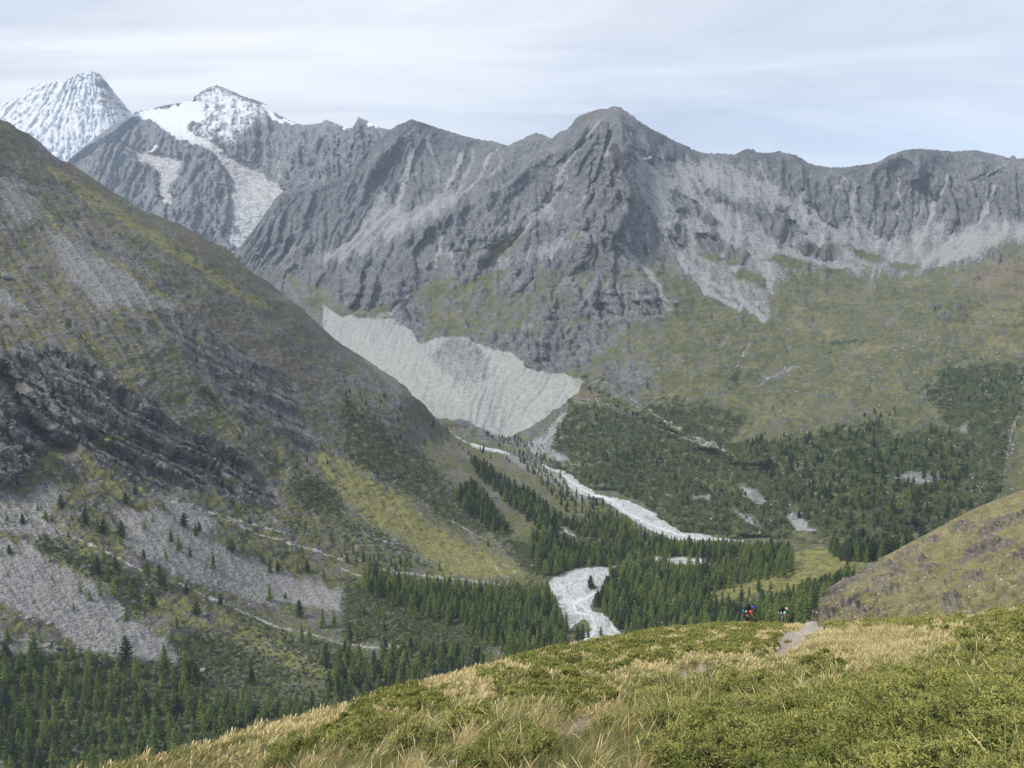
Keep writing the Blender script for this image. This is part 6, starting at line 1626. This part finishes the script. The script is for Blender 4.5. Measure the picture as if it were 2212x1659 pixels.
# ------------------------------------------------------------------ single stones and slabs by the path
def stone(name, u, v, wpx, sq, seed, label, rot=(0, 0, 0), sink=0.3, cat='rock'):
    p = G_at(u, v)[0]
    d = float(project(p)[2])
    s = wpx / F * d * 0.5
    o = bpy.data.objects.new(name, rock_mesh(seed, M_slab, 2, sq, 0.5))
    o.location = (p[0], p[1], p[2] + s * sq[2] * (1 - 2 * sink) + 0.02); o.scale = (s, s, s); o.rotation_euler = rot
    tag(link(o), label, cat)
    return o
stone('path_slab', 1755, 1354, 44, (1, 0.7, 0.22), 41, 'long pale flat slab at the top of the footpath', (0.1, 0.0, 0.2), 0.0)
stone('path_slab', 1760, 1365, 34, (1, 0.5, 0.2), 42, 'tilted pale slab just below the topmost slab of the path', (0.2, 0.35, -0.4), 0.1)
stone('path_slab', 1778, 1362, 18, (1, 0.6, 0.3), 43, 'small broken slab at the right end of the path slabs', (0.3, -0.3, 0.7), 0.1)
stone('rock', 1722, 1406, 24, (1, 0.8, 0.45), 44, 'rounded beige stone half sunk in grass below the footpath', (0, 0.1, 0.3), 0.25)
stone('rock', 1680, 1396, 13, (1, 0.8, 0.6), 45, 'dark small stone in the middle of the footpath', (0, 0, 1.3), 0.25)
stone('rock', 1660, 1380, 14, (1, 0.6, 0.3), 46, 'small white stone at the left edge of the footpath', (0, 0, 0.3), 0.2)
stone('rock', 1758, 1378, 14, (1, 0.7, 0.5), 47, 'low rounded stone on the grassy side right of the path', (0, 0, 0.8), 0.25)
stone('rock', 1199, 1571, 13, (1, 0.7, 0.6), 48, 'pale cobble lying on the brown bare patch', (0, 0.1, 0.2), 0.25)
stone('rock', 980, 1644, 36, (1, 0.6, 0.5), 49, 'largest white stone at the bottom edge of the hillside', (0.1, 0.1, 0.1), 0.1)
stone('rock', 955, 1657, 22, (1, 0.6, 0.4), 50, 'smaller white stone touching the largest one at the bottom edge', (0.0, 0.1, 0.5), 0.15)
stone('rock', 918, 1654, 30, (1, 0.5, 0.25), 51, 'flat long white stone at the bottom edge in straw grass', (0.0, 0.05, 0.1), 0.15)
stone('rock', 1272, 1384, 30, (1, 0.5, 0.25), 52, 'white flat stone on the crest in front of the riverbed', (0, 0, 0.1), -0.3)
stone('rock', 486, 1596, 18, (1, 0.5, 0.35), 53, 'pale stone on the crest among straw at the lower left', (0, -0.2, 0.2), -0.3)
stone('rock', 425, 1612, 22, (1, 0.5, 0.25), 54, 'long flat stone on the crest beside the lower left forest', (0, -0.25, 0.2), -0.3)

# ------------------------------------------------------------------ larger boulders on the slopes
def boulder(u, v, wpx, seed, label, ly=L):
    p = ly.at(np.array([u]), np.array([v]))[0]; d = float(project(p)[2]); s = wpx / F * d * 0.5
    o = bpy.data.objects.new('boulder', rock_mesh(seed, M_stone, 2, (1, 0.8, 0.7), 0.5))
    o.location = (p[0], p[1], p[2] + s * 0.25); o.scale = (s, s, s); o.rotation_euler = (0.2, 0.1, seed)
    tag(link(o), label, 'boulder')
for i, (q, w, lab) in enumerate((((305, 870), 17, 'big pale boulder just above the lower left larches'), ((370, 885), 14, 'pale boulder right of the biggest one above the larches'), ((635, 1010), 14, 'white boulder among the trees at the lower left'),
                                 ((195, 690), 16, 'long light boulder on the lower scree fan'), ((320, 725), 14, 'flat light boulder low on the scree fan'), ((730, 910), 13, 'boulder at the toe of the scree fan'), ((860, 578), 14, 'white boulder in shrubs between the two scree fans'),
                                 ((1310, 1030), 15, 'whitish boulder in the shrubs above the dense larches'), ((85, 92), 10, 'white boulder on the upper scree near the cliff foot'), ((0, 840), 18, 'boulder cut by the lower left picture edge'))):
    (u, v), = c7([q]); boulder(u, v, w, 70 + i, lab)
for i, (q, w, lab) in enumerate((((285, 205), 15, 'large grey boulder on the shrubby slope above the dense forest'), ((920, 950), 3, ''), ((1235, 352), 8, 'pale boulder at the foot of the green slope by the river'))):
    if lab:
        (u, v), = c8([q]); boulder(u, v, w, 90 + i, lab)
for i, (q, w, lab) in enumerate((((1380, 488), 9, 'large pale boulder on the alp above the boulder field'), ((1435, 466), 9, 'white boulder uppermost on the alp right of its neighbour'), ((1210, 500), 9, 'broad boulder at the left end of the alp boulder field'))):
    (u, v), = c6([q]); boulder(u, v, w, 100 + i, lab, C)
(u, v), = c1([(40, 1480)]); boulder(u, v, 26, 120, 'long pale boulder at the left edge halfway up the mountainside')
(u, v), = c4([(390, 260)]); boulder(u, v, 14, 121, 'pale boulder on the turf above the dark cliffs')
# ================================================================== people
def plain(name, c, rough=0.85, c2=None, sc=20):
    t = NT(name); t.b.inputs['Roughness'].default_value = rough
    n = t.noise(t.coord(), sc, 3, 0.6)
    t.l.new(t.mix(n, c, c2 or tuple(v * 0.75 for v in c)), t.b.inputs['Base Color'])
    return t.m
def skinned(name, chains, mat, sub=2):
    """continuous surface grown round chains of (point, radius); chains share points by position; the first point is the root"""
    pts, rad, edges, key = [], [], [], {}
    def vid(p, r_):
        k = tuple(round(c, 4) for c in p)
        if k not in key:
            key[k] = len(pts); pts.append(p); rad.append(r_)
        return key[k]
    for ch in chains:
        ids = [vid(p, r_) for p, r_ in ch]
        edges += list(zip(ids[:-1], ids[1:]))
    me = bpy.data.meshes.new(name + '_cage'); me.from_pydata(pts, edges, [])
    o = bpy.data.objects.new(name + '_cage', me); COL.objects.link(o)
    o.modifiers.new('skin', 'SKIN')
    sv = me.skin_vertices[0].data
    for i, r_ in enumerate(rad):
        sv[i].radius = (r_, r_) if not isinstance(r_, tuple) else r_
        sv[i].use_root = (i == 0)
    md = o.modifiers.new('sub', 'SUBSURF'); md.levels = sub; md.render_levels = sub
    dg = bpy.context.evaluated_depsgraph_get()
    res = bpy.data.meshes.new_from_object(o.evaluated_get(dg))
    res.name = name
    bpy.data.objects.remove(o)
    res.materials.clear(); res.materials.append(mat)
    res.polygons.foreach_set('use_smooth', np.ones(len(res.polygons), bool))
    return res
def blob(name, mat, centre, radii, rot=(0, 0, 0), seg=(16, 10), shape=None):
    bm = bmesh.new(); bmesh.ops.create_uvsphere(bm, u_segments=seg[0], v_segments=seg[1], radius=1.0)
    for v in bm.verts:
        c = Vector((v.co.x * radii[0], v.co.y * radii[1], v.co.z * radii[2]))
        if shape: c = Vector(shape(c))
        v.co = Euler(rot).to_matrix() @ c + Vector(centre)
    for f in bm.faces: f.smooth = True
    me = bpy.data.meshes.new(name); bm.to_mesh(me); bm.free(); me.materials.append(mat)
    return me
def rod(name, mat, pts, radii, sides=8):
    v, f = tube(pts, radii, sides)
    return quick_mesh(name, v, f, [mat], True)
M_skin = plain('skin', (0.50, 0.27, 0.18), 0.6)
M_dkhair = plain('hair', (0.16, 0.09, 0.05)); M_black = plain('black_cloth', (0.022, 0.022, 0.028))
M_eye = plain('eye_dark', (0.02, 0.02, 0.02), 0.3); M_lip = plain('lips', (0.36, 0.12, 0.10), 0.5)
def fingers(wrist, d, side, up):
    """five finger chains from the palm; d forward, side across the knuckles, up the back of the hand"""
    d, side, up = (Vector(x).normalized() for x in (d, side, up))
    w = Vector(wrist); palm = w + d * 0.06; out = [[(tuple(w), 0.026), (tuple(palm), 0.034)]]
    for k, (off, ln) in enumerate(((-0.030, 0.068), (-0.010, 0.078), (0.010, 0.074), (0.029, 0.058))):
        b = palm + d * 0.035 + side * off
        m = b + d * ln * 0.5 - up * 0.012; e = m + d * ln * 0.30 - up * 0.035
        out.append([(tuple(palm), 0.034), (tuple(b), 0.0105), (tuple(m), 0.009), (tuple(e), 0.0075)])
    b = w + d * 0.035 - side * 0.036 - up * 0.01; m = b + d * 0.035 - side * 0.018 - up * 0.02; e = m + d * 0.026 - up * 0.018
    out.append([(tuple(palm), 0.034), (tuple(b), 0.012), (tuple(m), 0.0105), (tuple(e), 0.009)])
    return out
def hiker(J, loc, rz, shirt, trousers, cap, hairm, label):
    root = bpy.data.objects.new('person', None); link(root)
    root.empty_display_size = 0.3
    root.location = loc; root.rotation_euler = (0, 0, rz)
    tag(root, label, 'person')
    def part(nm, me, par=root): return link(bpy.data.objects.new(nm, me), par)
    g = lambda k: J[k]
    pel, sp, ch, nk, hd, cr = (g(k) for k in ('pelvis', 'spine', 'chest', 'neck', 'head', 'crown'))
    hv = (Vector(cr) - Vector(hd)).normalized(); fw = Vector(J['face']).normalized(); lt = hv.cross(fw).normalized()
    H = Vector(hd)
    chains = [[(pel, 0.125), (sp, 0.115), (ch, 0.135), (nk, 0.060), (tuple(H - hv * 0.07), 0.060), (hd, 0.086), (tuple(H + hv * 0.06), 0.080), (cr, 0.045)],
              [(hd, 0.086), (tuple(H + fw * 0.085 - hv * 0.015), 0.020), (tuple(H + fw * 0.108 - hv * 0.03), 0.012)],
              [(tuple(H - hv * 0.07), 0.060), (tuple(H - hv * 0.085 + fw * 0.06), 0.030)],
              [(hd, 0.086), (tuple(H + lt * 0.088 - hv * 0.01), 0.018)], [(hd, 0.086), (tuple(H - lt * 0.088 - hv * 0.01), 0.018)]]
    for s in ('l', 'r'):
        sh, el, wr = g('sh' + s), g('el' + s), g('wr' + s)
        chains.append([(ch, 0.135), (sh, 0.062), (tuple((Vector(sh) + Vector(el)) / 2), 0.050), (el, 0.041), (tuple((Vector(el) * 0.6 + Vector(wr) * 0.4)), 0.039), (wr, 0.026)])
        d = (Vector(wr) - Vector(el)).normalized()
        upv = Vector((0, -1 if s == 'r' else 1, 0.25)); sd = d.cross(upv)
        chains += fingers(wr, d, sd, upv)
        hp_, kn, an, to = g('hp' + s), g('kn' + s), g('an' + s), g('to' + s)
        chains.append([(pel, 0.125), (hp_, 0.092), (kn, 0.060), (tuple(Vector(kn) * 0.6 + Vector(an) * 0.4), 0.054), (an, 0.036), (tuple(Vector(an) * 0.5 + Vector(to) * 0.5 - Vector((0, 0, 0.02))), 0.036), (to, 0.030)])
    part('body', skinned('body', chains, M_skin))
    ms = shirt
    shc = [[(tuple(Vector(pel) * 0.8 + Vector(sp) * 0.2), 0.150), (sp, 0.138), (ch, 0.158), (tuple(Vector(ch) * 0.35 + Vector(nk) * 0.65), 0.085)]]
    for s in ('l', 'r'):
        shc.append([(ch, 0.158), (g('sh' + s), 0.078), (tuple(Vector(g('sh' + s)) * 0.35 + Vector(g('el' + s)) * 0.65), 0.064)])
    part('shirt', skinned('shirt', shc, ms))
    trc = [[(pel, 0.142), (tuple(Vector(pel) * 0.6 + Vector(sp) * 0.4), 0.130)]]
    for s in ('l', 'r'):
        trc.append([(pel, 0.142), (g('hp' + s), 0.108), (g('kn' + s), 0.076), (tuple(Vector(g('kn' + s)) * 0.2 + Vector(g('an' + s)) * 0.8), 0.058)])
        an, to = Vector(g('an' + s)), Vector(g('to' + s))
        part('boot', skinned('boot', [[(tuple(an + Vector((0, 0, 0.06))), 0.050), (tuple(an - Vector((0, 0, 0.02))), 0.052), (tuple(an * 0.4 + to * 0.6), 0.048), (tuple(to + (to - an) * 0.1), 0.036)]], M_black))
    part('trousers', skinned('trousers', trc, trousers))
    R3 = Matrix((fw.cross(hv.cross(fw)).normalized(), lt, hv)).transposed() if False else Matrix((fw, lt, hv)).transposed()
    eu = R3.to_euler()
    hr = part('hair', blob('hair', hairm, tuple(H + hv * 0.015 - fw * 0.028), (0.088, 0.094, 0.10), eu))
    cp = part('cap', blob('cap', cap, tuple(H + hv * 0.045), (0.112, 0.104, 0.085), eu, shape=lambda c: (c.x, c.y, max(c.z, -0.012))))
    br = blob('brim', cap, tuple(H + hv * 0.04 + fw * 0.13), (0.085, 0.085, 0.010), eu, shape=lambda c: (c.x, c.y, c.z - 2.2 * c.x * c.x * (c.x > 0) - 1.2 * c.y * c.y))
    part('brim', br, cp)
    for sgn in (-1, 1):
        part('eye', blob('eye', M_eye, tuple(H + fw * 0.079 + lt * 0.031 * sgn + hv * 0.004), (0.010, 0.013, 0.008), eu, (8, 6)))
    part('mouth', blob('mouth', M_lip, tuple(H + fw * 0.083 - hv * 0.058), (0.012, 0.024, 0.007), eu, (8, 6)))
    return root
def crest(u, back, down):
    c = G_at(u, np.interp(u, G.xs, G.yt))[0]
    d = c[:2] / np.linalg.norm(c[:2])
    return (c[0] + d[0] * back, c[1] + d[1] * back, c[2] - down)
base = dict(pelvis=(0, 0, 0.92), hpl=(0.0, 0.10, 0.86), hpr=(0.0, -0.10, 0.86), knl=(0.16, 0.11, 0.50), knr=(0.02, -0.11, 0.48), anl=(0.10, 0.11, 0.10), anr=(-0.16, -0.11, 0.10), tol=(0.27, 0.12, 0.035), tor=(0.01, -0.12, 0.035))
J1 = dict(base, spine=(0.07, 0, 1.07), chest=(0.18, 0, 1.24), neck=(0.265, 0, 1.385), head=(0.36, 0, 1.475), crown=(0.395, 0, 1.60), face=(0.95, 0.0, -0.32),
          shl=(0.22, 0.185, 1.33), shr=(0.22, -0.185, 1.33), ell=(0.36, 0.25, 1.09), elr=(0.30, -0.25, 1.05), wrl=(0.56, 0.20, 0.99), wrr=(0.44, -0.22, 0.84))
J2 = dict(base, spine=(0.04, 0, 1.08), chest=(0.12, 0, 1.26), neck=(0.20, 0, 1.41), head=(0.30, 0, 1.495), crown=(0.345, 0, 1.615), face=(0.90, 0.0, -0.48),
          shl=(0.16, 0.185, 1.35), shr=(0.16, -0.185, 1.35), ell=(0.16, 0.25, 1.10), elr=(0.13, -0.25, 1.08), wrl=(0.40, 0.12, 1.16), wrr=(0.38, -0.15, 1.07))
P1, P2 = crest(1612, 1.0, 0.62), crest(1688, 1.0, 0.58)
M_red = plain('coral_shirt', (0.62, 0.12, 0.10)); M_aqua = plain('aqua_shirt', (0.32, 0.62, 0.64)); M_bluecap = plain('blue_cap', (0.06, 0.12, 0.60)); M_white = plain('white_cap', (0.72, 0.72, 0.70))
M_trs1 = plain('dark_red_trousers', (0.08, 0.03, 0.035)); M_trs2 = plain('grey_trousers', (0.17, 0.18, 0.19))
hiker(J1, P1, -0.12, M_red, M_trs1, M_bluecap, M_dkhair, 'hiker in coral red shirt and blue cap bending forward on the crest')
hiker(J2, P2, -0.10, M_aqua, M_trs2, M_white, M_dkhair, 'hiker in pale aqua shirt and white cap looking down at the hands')
def pack(name, loc, rz, J, body, lower, trim, label):
    root = bpy.data.objects.new(name, None); link(root); root.empty_display_size = 0.2
    root.location = loc; root.rotation_euler = (0, 0, rz); tag(root, label, 'backpack')
    sp, ch, nk = Vector(J['spine']), Vector(J['chest']), Vector(J['neck'])
    ax = (nk - sp).normalized(); bk = Vector((-ax.z, 0, ax.x)).normalized()
    ang = math.atan2(ax.x, ax.z)
    c = (sp + nk) / 2 + bk * 0.245 + ax * 0.02
    sq = lambda c_: (math.copysign(abs(c_.x / 0.14) ** 0.55 * 0.14, c_.x), math.copysign(abs(c_.y / 0.17) ** 0.55 * 0.17, c_.y), math.copysign(abs(c_.z / 0.29) ** 0.6 * 0.29, c_.z))
    def part(nm, me): return link(bpy.data.objects.new(nm, me), root)
    part('main_sack', blob('main_sack', body, c, (0.14, 0.17, 0.29), (0, ang, 0), (20, 14), sq))
    part('top_lid', blob('top_lid', trim, c + ax * 0.27, (0.13, 0.16, 0.07), (0, ang, 0)))
    part('lower_pocket', blob('lower_pocket', lower, c - ax * 0.20 + bk * 0.03, (0.135, 0.165, 0.12), (0, ang, 0), (16, 10)))
    part('front_pocket', blob('front_pocket', trim, c + bk * 0.13 - ax * 0.02, (0.055, 0.12, 0.17), (0, ang, 0)))
    for s in (-1, 1):
        y = 0.10 * s
        v = [c + ax * 0.24 - bk * 0.12 + Vector((0, y, 0)), nk - ax * 0.02 + Vector((0, y * 1.1, 0.03)), ch - bk * 0.165 + Vector((0, y * 1.15, 0.0)), sp - bk * 0.10 + Vector((0, y * 1.7, 0.0)), c - ax * 0.2 - bk * 0.12 + Vector((0, y * 1.5, 0))]
        part('shoulder_strap', rod('shoulder_strap', trim, [tuple(p) for p in v], [0.02] * 5, 6))
        part('bottle' if s < 0 else 'side_pouch', blob('side', lower if s > 0 else M_white, c - ax * 0.12 + Vector((0, 0.185 * s, 0)), (0.04, 0.035, 0.11), (0, ang, 0), (12, 8)))
pack('backpack', P1, -0.12, J1, plain('navy_cloth', (0.02, 0.028, 0.07)), plain('teal_cloth', (0.03, 0.20, 0.32)), plain('black_trim', (0.02, 0.02, 0.03)), 'navy and teal backpack on the back of the red-shirted hiker')
pack('backpack', P2, -0.10, J2, M_black, plain('grey_cloth', (0.25, 0.26, 0.28)), plain('dark_trim', (0.035, 0.035, 0.04)), 'black and grey backpack worn by the white-capped hiker')
def pole(loc, rz, top, tip, label):
    root = bpy.data.objects.new('trekking_pole', None); link(root); root.location = loc; root.rotation_euler = (0, 0, rz); tag(root, label, 'trekking pole')
    a, b = Vector(top), Vector(tip); d = (b - a).normalized()
    for nm, m, s0, s1, r0 in (('grip', M_black, -0.02, 0.13, 0.016), ('shaft', plain('pole_metal', (0.25, 0.25, 0.27), 0.4), 0.12, (b - a).length, 0.008), ('basket', M_black, (b - a).length - 0.09, (b - a).length - 0.08, 0.035)):
        link(bpy.data.objects.new(nm, rod(nm, m, [tuple(a + d * s0), tuple(a + d * (s0 + s1) / 2 - d * s0 / 2), tuple(a + d * s1)], [r0] * 3, 8)), root)
pole(P1, -0.12, (0.60, 0.20, 1.06), (0.72, 0.22, 0.0), 'dark trekking pole in the far hand of the red-shirted hiker')
pole(P2, -0.10, (0.47, 0.12, 1.22), (0.78, 0.14, 0.0), 'dark trekking pole in front of the white-capped hiker')
# ================================================================== air
bm = bmesh.new()
bmesh.ops.create_cube(bm, size=1.0)
lo, hi = Vector((-12000, -3000, -900)), Vector((12000, 14000, 2400))
for v in bm.verts:
    v.co = Vector(((lo[i] + hi[i]) / 2 + v.co[i] * (hi[i] - lo[i]) for i in range(3)))
hz = bpy.data.meshes.new('haze'); bm.to_mesh(hz); bm.free()
hm = bpy.data.materials.new('haze_air'); hm.use_nodes = True
hn, hl = hm.node_tree.nodes, hm.node_tree.links
hn.clear()
ho = hn.new('ShaderNodeOutputMaterial'); pv = hn.new('ShaderNodeVolumePrincipled')
pv.inputs['Color'].default_value = (0.62, 0.77, 1.0, 1)
pv.inputs['Density'].default_value = HAZE_DENSITY
pv.inputs['Anisotropy'].default_value = 0.0
hl.new(pv.outputs[0], ho.inputs['Volume'])
hz.materials.append(hm)
o = link(bpy.data.objects.new('haze', hz))
tag(o, 'thin bluish mountain air that veils the far ridges', 'haze', kind='stuff')
